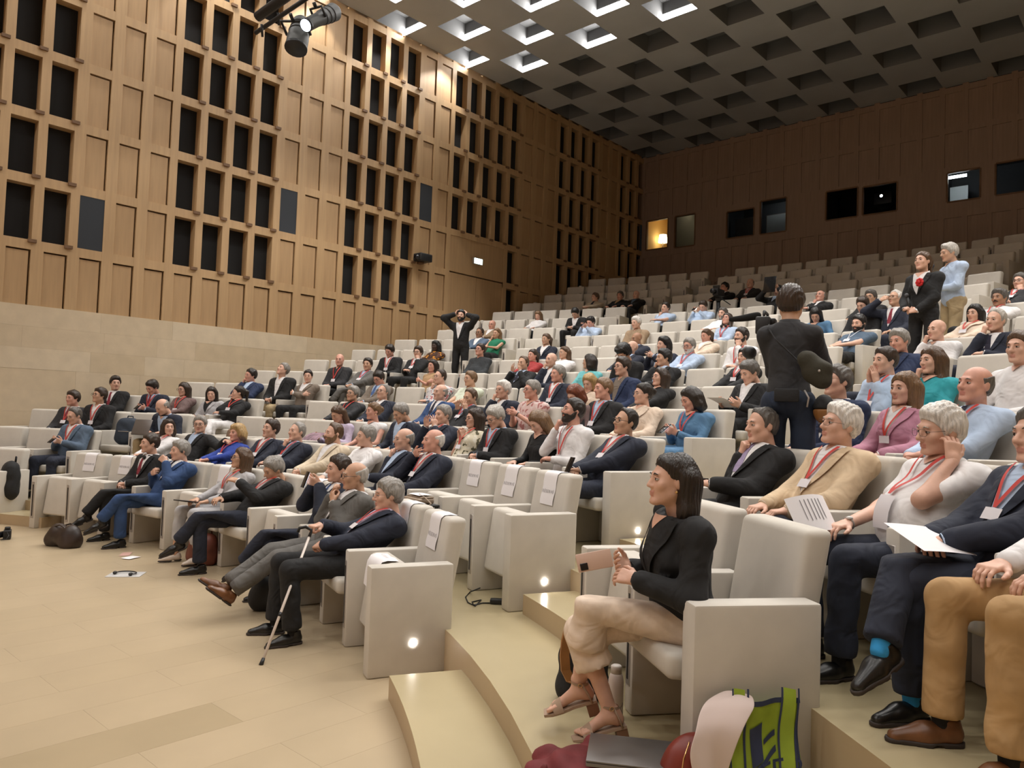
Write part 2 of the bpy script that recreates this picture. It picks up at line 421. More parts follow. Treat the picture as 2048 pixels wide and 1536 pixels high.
# ------------------------------------------------------------------ ceiling with chequered coffers
CCX, CCY = 0.8545*KX, 0.8695*KX; CFX0 = -11.55*KX; CFY0 = 9.26*KX; CSX, CSY = 0.711*KX, 0.722*KX; CD = 0.45
V = []; F = []
def quad(p):
    i = len(V); V.extend(p); F.append((i, i+1, i+2, i+3))
cells = []
for i in range(0, 20):
    for j in range(-22, 11):
        x0 = CFX0+CCX*i; x1 = x0+CCX; y1 = CFY0+CCY*j; y0 = y1-CCY
        if x0 > RX or y0 < FY or y1 > BY+0.6: continue
        xl = max(x0, WX); xr = x0+CSX; yn = y1-CSY
        if (i+j) % 2 == 0:
            cells.append((i, j, xl, xr, yn, y1))
            quad([(xl, y0, ZC), (x1, y0, ZC), (x1, yn, ZC), (xl, yn, ZC)][::-1]); quad([(xr, yn, ZC), (x1, yn, ZC), (x1, y1, ZC), (xr, y1, ZC)][::-1])
        else:
            quad([(xl, y0, ZC), (x1, y0, ZC), (x1, y1, ZC), (xl, y1, ZC)][::-1])
ce = tag(obj('ceiling', mesh_np('ceiling', V, F, M_CEIL)), 'grey chequered coffered ceiling, lit over the front rows', 'ceiling', kind='structure')
cof_me = {}; lamp_me = mesh_np('lamp_strip', [(0.01, -0.004, 0.01), (CSX-0.01, -0.004, 0.01), (CSX-0.01, -0.004, 0.165), (0.01, -0.004, 0.165)], [(0, 1, 2, 3)], M_LAMP)
def coffer_me(wd):
    k = round(wd, 3)
    if k not in cof_me:
        v = [(0, 0, 0), (wd, 0, 0), (wd, CSY, 0), (0, CSY, 0), (0, 0, CD), (wd, 0, CD), (wd, CSY, CD), (0, CSY, CD)]
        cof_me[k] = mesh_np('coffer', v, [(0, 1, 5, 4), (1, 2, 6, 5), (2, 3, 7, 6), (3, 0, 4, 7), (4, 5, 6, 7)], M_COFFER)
    return cof_me[k]
LITY = 12.05*KX; nlit = 0; nspot = 0
for (i, j, xl, xr, yn, yf) in cells:
    p0 = proj(((xl+xr)/2, (yn+yf)/2, ZC)); inview = p0[2] > 1 and -250 < p0[0] < 2300 and -320 < p0[1] < 500
    lit = yf < LITY and yf > -9 and not (yf < 9.5 and not inview and (i//2+j//2) % 2)
    if not inview and not lit: 
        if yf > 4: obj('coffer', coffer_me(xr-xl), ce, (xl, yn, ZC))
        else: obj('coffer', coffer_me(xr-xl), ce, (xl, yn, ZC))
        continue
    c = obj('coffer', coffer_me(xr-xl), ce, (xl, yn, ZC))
    if lit:
        obj('lamp_strip', lamp_me, c, (0 if xr-xl > 0.9 else xr-xl-CSX, CSY, 0)); nlit += 1
        if (i//2+j) % 2 == 0 and -6 < yf and xl < 5:      # added spot, cone shaped to light the fronts and spare the back rows
            ld = bpy.data.lights.new('added_spot', 'SPOT'); ld.energy = SPOT_POWER; ld.color = (1.0, 0.965, 0.92); ld.shadow_soft_size = 0.10
            lo = bpy.data.objects.new('added_spot', ld); COL.objects.link(lo); lo.parent = c
            lp = Vector((max(CSX/2, 0.3), CSY*0.35, -0.02)); lo.location = lp
            yl = yn+lp.y; a1 = math.atan2(16.9-yl, ZC-4.0); a0 = a1-radians(84)     # rear and front edge of the beam, from the vertical
            am = (a0+a1)/2; dv = Vector((0, sin(am), -cos(am)))
            lo.rotation_euler = dv.to_track_quat('-Z', 'Y').to_euler(); ld.spot_size = a1-a0; ld.spot_blend = 0.12; nspot += 1
print('coffers', len(cells), 'lit', nlit, 'spots', nspot)

# ------------------------------------------------------------------ people list (row, head pixel x, y, ...)
# hair styles: short thick reced bald shaved long bob pony bun curly ; tops: jacket shirt tee blouse
def P(row, x, y, sex, hair, top, legs, label, pose='lap', leg='down', yaw=0, pitch=0, dR=0.15, dz=0, **kw):
    d = dict(row=row, x=x, y=y, sex=sex, hair=hair, top=top, legs=legs, label=label, pose=pose, leg=leg, yaw=yaw, pitch=pitch, dR=dR, dz=dz)
    d.update(kw); return d
BK='black'; NV='navy'; CH='charcoal'
PEOPLE = [
 # ---- front row
 P(1,299,887,'m',('short','dkbrown'),('jacket',BK,'white','tie_red'),BK,'man in black suit with interpreting headset round his neck, front row','lap','cross_l',yaw=-14,shoe='black',headset=True,stub=True),
 P(1,359,902,'m',('thick','grey'),('jacket','blue','white','tie_dark'),'blue','man in bright blue suit holding his cuff, legs crossed, front row','cuff','cross_l',yaw=-10,shoe='black',earpiece=True),
 P(1,482,917,'f',('long','brown'),('blouse','ltgrey','pinkish'),'ltgrey','woman with long brown hair and dark glasses in pale grey blouse, front row','lap','down',pitch=8,yaw=-12,glasses='dark',shoe='white',lanyard=True,crop=.7),
 P(1,546,946,'m',('thick','grey'),('jacket',BK,'white',None),'navy','grey haired man in black jacket looking down at his wrist, front row','wrist','cross_l',pitch=-22,shoe='black',lanyard=True),
 P(1,676,938,'m',('short','dkbrown'),('jacket',NV,'white','tie_blue'),NV,'navy suited man with blue tie holding up a phone, hidden behind the bald man','phone_high','cross_l',shoe='black'),
 P(1,694,949,'m',('bald','ltgrey'),('jacket','grey','white',None),'grey','bald man in grey suit and glasses with both hands at his mouth, front row','mouth','stretch',yaw=-8,glasses='dark',shoe='brown'),
 P(1,775,993,'m',('thick','grey'),('jacket',NV,'lilac',None),BK,'elderly man in dark jacket and red lanyard leaning on a walking cane','cane','down',yaw=-6,glasses='thin',shoe='black',lanyard=True),
 # ---- second row
 P(2,148,832,'m',('reced','dkgrey'),('jacket','greyblue','white',None),NV,'man in grey blue jacket and glasses typing on a phone by the left aisle','phone','down',pitch=-16,yaw=-8,glasses='thin',shoe='black',lanyard=True),
 P(2,337,855,'f',('bob','dkbrown'),('blouse','white','white'),BK,'woman with dark bob and white top turning her head, second row','lap','down',yaw=62,pitch=4,lanyard=True),
 P(2,398,849,'m',('short','grey'),('jacket',BK,'ltblue',None),BK,'grey haired man in black jacket stretching one arm sideways, second row','reach_l','down',yaw=35,glasses='dark'),
 P(2,473,867,'f',('bob_short','blonde'),('shirt','royal','royal'),BK,'woman with short blonde hair in royal blue shirt, second row','lap','down',pitch=6,lanyard=True),
 P(2,541,858,'m',('short','dkbrown'),('jacket',NV,'white',None),NV,'dark haired younger man in blue suit and open white collar, second row','lap','down',pitch=8,lanyard=True),
 P(2,593,864,'m',('reced','grey'),('jacket',NV,'ltblue',None),NV,'greying man in navy jacket resting his chin on his hand, second row','chin_r','down',pitch=8,lanyard=True),
 P(2,667,867,'m',('reced','brown'),('jacket','beige','white',None),'beige','man in cream linen suit with short beard, second row','lap','down',pitch=2,beard='ltbrown',yaw=-10),
 P(2,731,873,'m',('short','grey'),('shirt','white','white'),'grey','grey haired man in plain white shirt, second row','lap','down',yaw=-10),
 P(2,807,879,'m',('bald','grey'),('jacket',NV,'ltblue',None),NV,'bald man in navy jacket with clasped hand and watch at his chin, second row','chin_r','down',yaw=-8,glasses='thin'),
 P(2,866,882,'m',('bald','white'),('jacket',NV,'white',None),NV,'bald man with white fringe and broad red lanyard, hand at his chest, second row','chest_r','down',yaw=-10,pitch=4,lanyard=True),
 P(2,1342,962,'f',('shoulder','vdkbrown'),('jacket',BK,BK,None),'cream','woman in black blazer and cream trousers seated at the aisle with a phone','phone_lap','cross_f',pitch=4,yaw=-2,dR=.50,shoe='sandal',crop=.48,wide=True,earring=True),
 # ---- third row
 P(3,145,797,'m',('thick','dkbrown'),('jacket',CH,'white','tie_red'),CH,'young man with dark fringe in charcoal suit beside the stone wall, third row','lap','down',yaw=-10,lanyard=True),
 P(3,192,791,'m',('thick','dkbrown'),('jacket',BK,'white',None),BK,'man in glasses and dark suit next to the navy backpack, third row','lap','down',pitch=8,glasses='dark',yaw=-14,lanyard=True),
 P(3,324,814,'m',('bald','grey'),('jacket',NV,'ltblue',None),'khaki','balding man bent over an open laptop, third row','laptop','down',pitch=-30,dR=.36,yaw=-10),
 P(3,675,829,'f',('shoulder','brown'),('blouse','lilac','lilac'),BK,'woman in lilac blouse looking down at a magazine, third row','book','down',pitch=-26,dR=.24),
 P(3,746,823,'f',('bun','ltbrown'),('sleeveless','white','white'),BK,'woman in sleeveless white top with hair tied back, third row','lap','down',yaw=-12,earring=True),
 P(3,801,826,'m',('short','grey'),('jacket',NV,'ltblue',None),NV,'man in dark suit with head bowed, third row','lap','down',pitch=-26,dR=.22,yaw=-8),
 P(3,885,830,'m',('short','grey'),('jacket',NV,'white',None),NV,'man with fingers spread and steepled before his face, third row','steeple','down',lanyard=True),
 P(3,948,837,'f',('long','dkbrown'),('tee','floral','white'),BK,'woman in dark glasses and floral sleeves with praying hands, third row','clasp','down',yaw=-12,glasses='dark',lanyard=True,bare=True),
 P(3,990,835,'m',('thick','ltgrey'),('jacket',BK,'ltblue',None),BK,'grey haired man in glasses looking down at his lap, third row','lap','down',pitch=-24,glasses='dark',dR=.22,lanyard=True),
 P(3,1076,845,'f',('long','ltbrown'),('blouse',BK,BK),BK,'woman in black with light brown hair reading in her lap, third row','lap','down',pitch=-34,dR=.26),
 P(3,1141,822,'m',('short','vdkbrown'),('shirt','white','white'),'grey','bearded man in white shirt stroking his throat, third row','chin_r','down',pitch=10,beard='vdkbrown',glasses='thin',lanyard=True,bare=True,yaw=-14),
 P(3,1250,844,'m',('reced','vdkbrown'),('jacket',NV,'white',None),NV,'man in navy suit and black glasses at the aisle end, third row','lap','down',pitch=8,glasses='dark',stub=True,lanyard=True),
 P(3,1522,852,'m',('reced','dkgrey'),('jacket',BK,'white','tie_lilac'),BK,'man in black suit with lavender tie holding his chin','chin_r','down',yaw=-4,shoe='black'),
 P(3,1679,850,'m',('thick','white'),('jacket','beige2','white',None),'navy','white haired man in beige linen jacket and red lanyard','lap','down',pitch=8,yaw=-4,glasses='thin',lanyard=True,shoe='black'),
 P(3,1878,862,'m',('thick','white'),('tee','white','white'),'navy','white haired man in white polo shirt propping his head on his hand','temple_l','down',yaw=-6,pitch=-6,glasses='thin',lanyard=True,bare=True,belly=.05,shoe='black',bigbadge=True),
 P(3,2078,872,'m',('short','dkgrey'),('jacket',NV,'ltblue',None),'navy','man in navy suit with bright blue sock cut off by the frame edge','lap','cross_r',pitch=2,lanyard=True,shoe='black',sock='sky'),
 P(3,2260,880,'m',('short','brown'),('shirt','white','white'),'khaki2','person in khaki trousers of whom only a knee shows','lap','down',shoe='brown'),
 # ---- fourth row
 P(4,210,766,'m',('thick','vdkbrown'),('jacket',BK,'white','tie_red'),BK,'boyish man in dark suit turned towards the hall by the stone wall, fourth row','lap','down',yaw=48),
 P(4,304,775,'m',('thick','vdkbrown'),('jacket',NV,'ltblue','tie_red'),NV,'dark haired man looking down at a phone, fourth row','phone','down',pitch=-28,dR=.22,lanyard=True,yaw=-10),
 P(4,367,779,'f',('long','dkbrown'),('blouse','mauve','mauve'),BK,'woman in mauve cardigan and glasses with an orange lanyard, fourth row','lap','down',glasses='dark',lanyard=True,pitch=-4,yaw=-8),
 P(4,423,788,'f',('long','vdkbrown'),('jacket','ltgrey',BK,None),'ltgrey','woman in pale grey blazer leaning towards her neighbour, fourth row','lap','down',yaw=30,pitch=-8,dR=.2),
 P(4,476,786,'f',('pony','vdkbrown'),('jacket',BK,BK,None),'white','woman in black jacket and white trousers biting her fist, fourth row','fist_r','cross_r',yaw=-38,lanyard=True),
 P(4,708,788,'m',('thick','grey'),('shirt',CH,CH),'beige','grey haired man in dark polo and red lanyard slouching, fourth row','lap','down',glasses='dark',lanyard=True,pitch=4),
 P(4,767,784,'m',('reced','grey'),('jacket',NV,'white',None),NV,'man in black framed glasses and dark suit looking up, fourth row','lap','down',glasses='dark',pitch=10),
 P(4,880,785,'m',('bald','grey'),('jacket','blue','white','tie_dark'),'blue','red faced bald man in mid blue suit, fourth row','lap','down',pitch=4,yaw=-8),
 P(4,940,795,'m',('reced','brown'),('jacket',CH,'ltblue',None),CH,'balding man in charcoal jacket raising his fingers beside his face, fourth row','steeple','down',pitch=-10,lanyard=True),
 P(4,1005,780,'m',('thick','white'),('jacket',NV,'white',None),NV,'white haired man in glasses with fist against his mouth, fourth row','fist_r','down',glasses='thin'),
 P(4,1063,780,'m',('short','grey'),('tee','pinkfloral','white'),BK,'man in pink floral shirt and glasses with hands joined, fourth row','clasp_low','down',glasses='dark',yaw=-14,bare=True),
 P(4,1149,790,'f',('bob','red'),('blouse','mauve','mauve'),BK,'red haired woman bowing her head, fourth row','lap','down',pitch=-34,dR=.26),
 P(4,1204,778,'m',('short','ltbrown'),('jacket',BK,'ltblue',None),BK,'fair haired man in black suit and pale blue shirt, fourth row','lap','down',lanyard=True,yaw=-12),
 P(4,1282,788,'f',('bun','vdkbrown'),('jacket','cream','cream',None),'cream','woman in cream coat with dark hair pinned up, fourth row','lap','down',yaw=-14,glasses='thin'),
 P(4,1381,799,'f',('bob','vdkbrown'),('shirt','denim','denim'),'denim','woman in denim jacket looking at her phone, fourth row','phone','down',pitch=-22,lanyard=True,dR=.2,yaw=-12),
 P(4,1673,764,'m',('thick','dkgrey'),('jacket','navy2','white','tie_dark'),NV,'man in navy suit and rimless glasses behind the white haired man in beige','lap','down',pitch=8,glasses='thin',yaw=-4),
 P(4,1808,778,'f',('long','ltbrown'),('jacket','pink','white',None),'pink','woman in pink blazer with wavy light brown hair','lap','down',lanyard=True,yaw=4),
 P(4,1949,770,'m',('bald','dkgrey'),('shirt','ltblue','ltblue','tie_dark'),NV,'bald man in light blue shirt with dark tie and red lanyard','lap','down',pitch=6,lanyard=True),
 # ---- fifth row
 P(5,501,751,'m',('short','vdkbrown'),('jacket','navy2','ltblue',None),NV,'man in blue suit leaning his face on his fist, fifth row','fist_r','down',yaw=-20),
 P(5,566,739,'m',('short','grey'),('jacket',BK,'white',None),'khaki','man in black jacket gazing up at the ceiling, fifth row','lap','down',pitch=22,yaw=-14),
 P(5,616,753,'f',('bun','vdkbrown'),('jacket','taupe','white',None),BK,'woman in taupe jacket with crossed arms, fifth row','fold','down',yaw=30),
 P(5,757,757,'m',('thick','vdkbrown'),('jacket','taupe','ltblue','tie_blue'),CH,'black haired man with striped tie looking down, fifth row','lap','down',pitch=-24,glasses='dark'),
 P(5,886,754,'m',('reced','dkbrown'),('shirt','pattern','white'),BK,'long haired man in patterned shirt and glasses, fifth row','chin_r','down',glasses='thin',yaw=-14,hairback=True),
 P(5,941,758,'m',('short','ltbrown'),('tee','palegreen','white'),BK,'man in pale green shirt and glasses, fifth row','lap','down',glasses='thin',yaw=-12,bare=True),
 P(5,1115,748,'m',('short','grey'),('jacket',NV,'white',None),NV,'grey haired man in navy jacket and orange lanyard, fifth row','lap','down',lanyard=True,yaw=-10),
 P(5,1178,765,'f',('long','blonde'),('blouse','cream','cream'),BK,'blonde woman with her face lit by a phone, fifth row','phone','down',pitch=-24,dR=.22,yaw=10),
 P(5,1238,734,'m',('thick','dkbrown'),('jacket','navy2','taupe',None),NV,'man with brown fringe and black glasses in navy suit, fifth row','lap','down',glasses='dark',yaw=-12),
 P(5,1320,755,'f',('long','dkbrown'),('blouse',BK,BK),BK,'woman with long dark hair in black short sleeves, fifth row','lap','down',yaw=-14,glasses='thin',pitch=6),
 P(5,1498,745,'m',('thick','dkgrey'),('jacket',BK,'white',None),BK,'man in black suit and open white shirt reading papers at the aisle, fifth row','book','down',pitch=-22,dR=.2,yaw=-6,lanyard2=True),
 P(5,1769,722,'m',('short','dkbrown'),('shirt','ltblue','ltblue'),NV,'man in light blue shirt with praying hands over his mouth','pray','down',yaw=-8,lanyard=True),
 P(5,1863,722,'f',('long','brown'),('blouse','teal','teal'),BK,'woman in teal top with long brown hair, hand at her cheek','fist_r','down',yaw=-6),
 P(5,2040,696,'m',('short','brown'),('shirt','white','white'),'grey','young man in white shirt at the far edge of the frame, fifth row','lap','down',yaw=6),
 # ---- sixth row
 P(6,679,720,'m',('shaved','dkgrey'),('jacket',CH,CH,None),BK,'shaven headed man in charcoal jacket with badge, sixth row','lap','cross_l',lanyard=True,yaw=22),
 P(6,735,729,'m',('short','vdkbrown'),('jacket','grey','ltblue',None),'grey','young man in light grey suit and red lanyard, sixth row','lap','cross_l',lanyard=True,yaw=16),
 P(6,865,732,'f',('long','vdkbrown'),('sleeveless','tan','tan'),BK,'woman in tan sleeveless dress with long black hair, sixth row','fold','down',yaw=-4),
 P(6,1046,727,'m',('reced','brown'),('jacket',BK,'ltblue','tie_dark'),BK,'man in dark suit gesturing with raised fingers, sixth row','steeple','down'),
 P(6,1102,720,'m',('shaved','dkbrown'),('jacket',NV,'white',None),NV,'shaven headed man raising a pen, sixth row','fist_r','down',yaw=-6),
 P(6,1178,724,'f',('bob','vdkbrown'),('blouse','turquoise','turquoise'),BK,'dark haired woman in turquoise turning away, sixth row','lap','down',yaw=-70),
 P(6,1247,708,'m',('curly','black'),('jacket',BK,BK,None),BK,'man with thick black hair bowing forward, sixth row','lap','down',pitch=-36,dR=.3),
 P(6,1327,716,'m',('thick','black'),('jacket',BK,'ltblue',None),BK,'black haired man in dark jacket with chin on hand, sixth row','fist_r','down',yaw=-24),
 P(6,1489,714,'f',('long','black'),('jacket',BK,'pattern',None),BK,'woman in black with red lanyard beside the cameraman, sixth row','lap','down',lanyard=True,yaw=-4),
 P(6,1793,683,'m',('thick','grey'),('jacket','navy2','navy',None),NV,'grey haired man in dark blue behind the man with praying hands','lap','down',yaw=6,pitch=-6),
 # ---- seventh row
 P(7,779,702,'m',('thick','vdkbrown'),('jacket',BK,'white',None),BK,'man in black suit with white pocket square looking down, seventh row','lap','down',pitch=-22,lanyard=True,dR=.2),
 P(7,836,705,'m',('thick','dkbrown'),('jacket',BK,'white',None),BK,'man in dark suit and glasses with hand over his mouth, seventh row','fist_l','down',glasses='dark',lanyard=True,yaw=6),
 P(7,960,700,'m',('short','dkbrown'),('shirt','greyblack','greyblack'),BK,'heavy man in dark grey sweater and glasses, seventh row','lap','down',glasses='dark',pitch=8,yaw=-8,belly=.04),
 P(7,1065,711,'f',('pony','dkbrown'),('blouse','redtop','redtop'),BK,'woman in red top, seventh row','lap','down',yaw=-8),
 P(7,1128,706,'f',('shoulder','brown'),('blouse','white','white'),BK,'woman in white top with brown fringe, seventh row','lap','down',yaw=-22),
 P(7,1263,695,'m',('shaved','grey'),('jacket',NV,'ltblue',None),NV,'bald man with head tilted back, seventh row','lap','down',pitch=20,yaw=-14),
 P(7,1326,690,'m',('long_m','black'),('jacket',NV,'ltblue',None),NV,'man with collar length black hair holding out his hands, seventh row','clasp_low','down',yaw=-14),
 P(7,1378,692,'m',('short','grey'),('shirt','ltblue','ltblue'),BK,'man with white beard and glasses in pale blue shirt, seventh row','lap','down',beard='white',glasses='dark',lanyard=True,pitch=-10,headset=True),
 P(7,1487,672,'m',('short','vdkbrown'),('shirt','white','white'),BK,'man in white shirt resting his face on spread fingers, seventh row','fist_l','down',lanyard=True,yaw=-12,beard='vdkbrown'),
 P(7,1873,660,'m',('shaved','brown'),('shirt','white','white'),'grey','shaven headed man in white shirt leaning on his hand by the aisle','fist_r','down',yaw=-8,dR=.2),
 P(7,1991,641,'m',('reced','ltgrey'),('jacket',NV,'white','tie_dark'),NV,'grey haired man in dark suit and purple tie propping his cheek','fist_r','down',yaw=2,dR=.2),
 # ---- eighth row and up
 P(8,871,694,'f',('dread','black'),('blouse','orange','orange'),BK,'woman with black braids in orange patterned top, eighth row','lap','down',yaw=-4,skin='deep',pitch=-4),
 P(8,1092,679,'f',('pony','brown'),('jacket',NV,'white',None),BK,'woman in dark blazer with hair pulled back, eighth row','lap','down',yaw=-10),
 P(8,1273,678,'m',('shaved','dkbrown'),('jacket',NV,'ltblue',None),NV,'shaven headed man in blue suit with chin on fist, eighth row','fist_r','down',yaw=-22,skin='tan',pitch=-8),
 P(8,1412,672,'f',('pony','brown'),('jacket','cream','white',None),BK,'woman in cream jacket with ponytail, eighth row','lap','down',yaw=-10,pitch=-10),
 P(8,1717,647,'m',('short','black'),('tee','slate','slate'),BK,'bearded man in slate blue tee shirt beside the aisle','lap','down',beard='black',lanyard2=True,pitch=-8,bare=True),
 P(8,1949,628,'f',('long','black'),('jacket','cream','cream',None),BK,'woman with long black hair in cream jacket right of the aisle','lap','down',lanyard=True),
 P(9,959,666,'m',('reced','dkbrown'),('jacket','greyblue','white',None),NV,'man in blue grey jacket beside the woman in green, ninth row','lap','down',glasses='dark',skin='tan',yaw=-6),
 P(9,993,667,'f',('shoulder','ltbrown'),('sleeveless','green','green'),BK,'woman in emerald green sleeveless top, ninth row','fist_r','down',yaw=-8),
 P(9,1286,645,'m',('thick','white'),('jacket','tan2','tan2',None),BK,'white haired man in tan jacket, ninth row','lap','down',yaw=-8,pitch=-8),
 P(9,1461,638,'f',('long','dkbrown'),('shirt','ltblue','ltblue'),BK,'woman in light blue blouse and glasses looking up, ninth row','lap','down',pitch=16,glasses='dark',lanyard=True,headset=True),
 P(9,1631,640,'f',('long','black'),('blouse','denim','white'),BK,'woman with long black hair bent forward, ninth row','lap','down',pitch=-38,dR=.34,yaw=20),
 P(9,1725,610,'m',('short','dkbrown'),('jacket',BK,'white',None),BK,'man in black suit with bowed head next to red tie, ninth row','lap','down',pitch=-24,dR=.2),
 P(9,1787,597,'m',('reced','white'),('jacket',NV,'white','tie_red'),NV,'man with red tie and glasses rubbing his eye, ninth row','eye_r','down',glasses='dark',pitch=8,yaw=-8),
 P(9,1998,597,'m',('thick','dkgrey'),('shirt','white','white'),BK,'man with dark moustache in white shirt right of the aisle','lap','down',moustache='black',skin='tan',lanyard=True),
 P(10,984,650,'m',('shaved','dkbrown'),('jacket','tan2','white',None),BK,'bald man in beige jacket by the exit door, tenth row','lap','down',glasses='thin'),
 P(10,1181,648,'m',('thick','black'),('shirt','ltblue','ltblue'),NV,'black haired man in light blue shirt looking at his phone, tenth row','phone','down',pitch=-20,yaw=-8),
 P(10,1442,628,'m',('short','dkgrey'),('shirt','white','white'),BK,'grey bearded man in white shirt with headset, tenth row','lap','down',beard='grey',headset=True),
 P(10,1741,595,'m',('thick','dkgrey'),('jacket',BK,'white',None),BK,'man in dark framed glasses behind the man in black suit, tenth row','lap','down',glasses='dark',yaw=4),
 P(10,2040,563,'m',('short','dkgrey'),('jacket',CH,'pattern',None),BK,'man in glasses with hand at his mouth at the far edge, tenth row','fist_l','down',glasses='dark',lanyard=True),
 P(11,1076,644,'f',('long','ltbrown'),('blouse','white','white'),BK,'woman with long fair hair in white by the wall, eleventh row','lap','down',pitch=-16),
 P(11,1143,636,'m',('thick','black'),('jacket',BK,'white',None),BK,'man in black suit doubled over, eleventh row','lap','down',pitch=-40,dR=.3),
 P(11,1324,616,'m',('short','vdkbrown'),('tee','ltblue','ltblue'),BK,'man in light blue tee shirt holding his chin, eleventh row','chin_r','down',bare=True,yaw=-8),
 P(11,1406,616,'m',('short','dkbrown'),('shirt','ltblue','ltblue'),BK,'man with face lit by a bright phone, eleventh row','phone','down',pitch=-26),
 P(11,1640,599,'m',('bald','grey'),('jacket',BK,'white',None),BK,'man in glasses and black jacket with hand at chin, eleventh row','chin_r','down',pitch=16,glasses='thin'),
 P(12,1556,582,'m',('short','black'),('jacket',BK,'ltblue',None),BK,'man holding up a dark tablet, twelfth row','tablet','down',pitch=-10),
 P(13,1190,597,'m',('short','brown'),('shirt','beige','beige','tie_dark'),BK,'man in beige shirt and tie in the dark back rows','lap','down',yaw=-30),
 P(13,1240,596,'m',('short','dkgrey'),('jacket',BK,'tan',None),BK,'dark suited man in the unlit back row beside another','lap','down'),
 P(13,1272,593,'m',('shaved','dkgrey'),('jacket',BK,'greyblue',None),BK,'bald dark suited man in the unlit back row','lap','down'),
 P(13,1449,575,'m',('short','black'),('jacket',BK,'white',None),BK,'headphone wearing operator behind the tripod camera','lap','down',yaw=-20,headset=True),
 P(13,1498,567,'m',('bald','grey'),('jacket',CH,'pinkish',None),BK,'man in dark suit beside the tripod camera operator','lap','down',lanyard=True),
]

# ------------------------------------------------------------------ seat grid
from collections import defaultdict
SEATROW = {}
def wrapdiff(a, p): return (a+p/2) % p - p/2
by_row = defaultdict(list)
for p in PEOPLE:
    k = p['row']; p['sh'] = 0.0
    q = on_R(p['x'], p['y'], RT(k)-p['dR'])
    p['s'] = atan2(q[0]-CX, q[1]-CY)*RT(k)
    if p['s'] < LEFT_LAST[k]+0.38 and k in LSH:
        p['sh'] = LSH[k]; q = on_R(p['x'], p['y'], RT(k)-p['dR']+p['sh']); p['s'] = atan2(q[0]-CX, q[1]-CY)*RT(k)
    p['hz'] = q[2]-LV(k); by_row[k].append(p)
SEATS = []     # (row, block, index, s)
for k in range(1, NROW+1):
    R = RT(k)
    rl, rr = aisle_R(k); ll, lr = aisle_L(k)
    if k == 1:
        cs = [-2.045+PITCH_S*n for n in range(-2, 10)]
        for i, s in enumerate(cs): SEATS.append((k, 'C', len(cs)-i, s))
        SEATS.append((1, 'L', 1, -4.86))
        continue
    # centre block : anchored on its right end
    last = rl-PITCH_S/2; n = int((last-lr-PITCH_S/2)/PITCH_S+0.35)+1
    ss = [p['s'] for p in by_row[k] if lr < p['s'] < rl]
    if ss:
        ph = np.angle(np.mean(np.exp(1j*2*pi*np.array(ss)/PITCH_S)))/(2*pi)*PITCH_S
        last = last+np.clip(wrapdiff(ph-last, PITCH_S), -0.16, 0.16)
    for i in range(n): SEATS.append((k, 'C', i+1, last-PITCH_S*i))
    # left block : from the aisle to the wall
    first = LEFT_LAST[k]
    ss = [p['s'] for p in by_row[k] if p['s'] < ll+0.1]
    if ss:
        ph = np.angle(np.mean(np.exp(1j*2*pi*np.array(ss)/PITCH_S)))/(2*pi)*PITCH_S
        first = first+np.clip(wrapdiff(ph-first, PITCH_S), -0.1, 0.1)
    i = 0
    while True:
        s = first-(PITCH_S if k not in (3, 4) else 0.64)*i; x, y = pol(R+LSH.get(k, 0), s/R)
        if x-0.40 < WX: break
        if k == 2 and i > 3: break
        SEATS.append((k, 'L', i+1, s)); i += 1
    # right block
    first = rr+PITCH_S/2+0.02
    if k == 2: cand = [6.13, 6.83]
    else:
        ss = [p['s'] for p in by_row[k] if p['s'] > rr-0.1]
        if ss:
            ph = np.angle(np.mean(np.exp(1j*2*pi*np.array(ss)/PITCH_S)))/(2*pi)*PITCH_S
            first = first+np.clip(wrapdiff(ph-first, PITCH_S), -0.12, 0.2)
        cand = [first+PITCH_S*i for i in range(8)]
    for i, s in enumerate(cand):
        x, y = pol(R, s/R); px = proj((x, y, LV(k)+0.8))
        if k > 2 and (px[0] > (2300 if k > 3 else 3200) or px[2] < 0.5): break
        SEATS.append((k, 'R', i+1, s))
OCC = {}
for k, pl in by_row.items():          # order-preserving assignment of people to seats
    st = sorted((s, idx) for idx, (kk, b, i, s) in enumerate(SEATS) if kk == k); pl = sorted(pl, key=lambda p: p['s'])
    n, mm = len(pl), len(st); INF = 1e9
    D_ = [[INF]*(mm+1) for _ in range(n+1)]; D_[0] = [0]*(mm+1); ch_ = {}
    for a in range(1, n+1):
        for b_ in range(a, mm+1):
            c1 = D_[a-1][b_-1]+(pl[a-1]['s']-st[b_-1][0])**2; c0 = D_[a][b_-1]
            if c1 <= c0: D_[a][b_] = c1; ch_[a, b_] = 1
            else: D_[a][b_] = c0; ch_[a, b_] = 0
    a, b_ = n, mm
    while a > 0:
        if ch_[a, b_]:
            p = pl[a-1]; s_, idx = st[b_-1]; ds = p['s']-s_; OCC[idx] = p; p['seat'] = idx
            if abs(ds) > 0.24: print('seat offset', k, p['x'], round(ds, 2))
            p['s_px'] = p['s']; p['s'] = s_+float(np.clip(ds, -0.15, 0.15)); a -= 1
        b_ -= 1
print('seats', len(SEATS), 'people', len(PEOPLE))

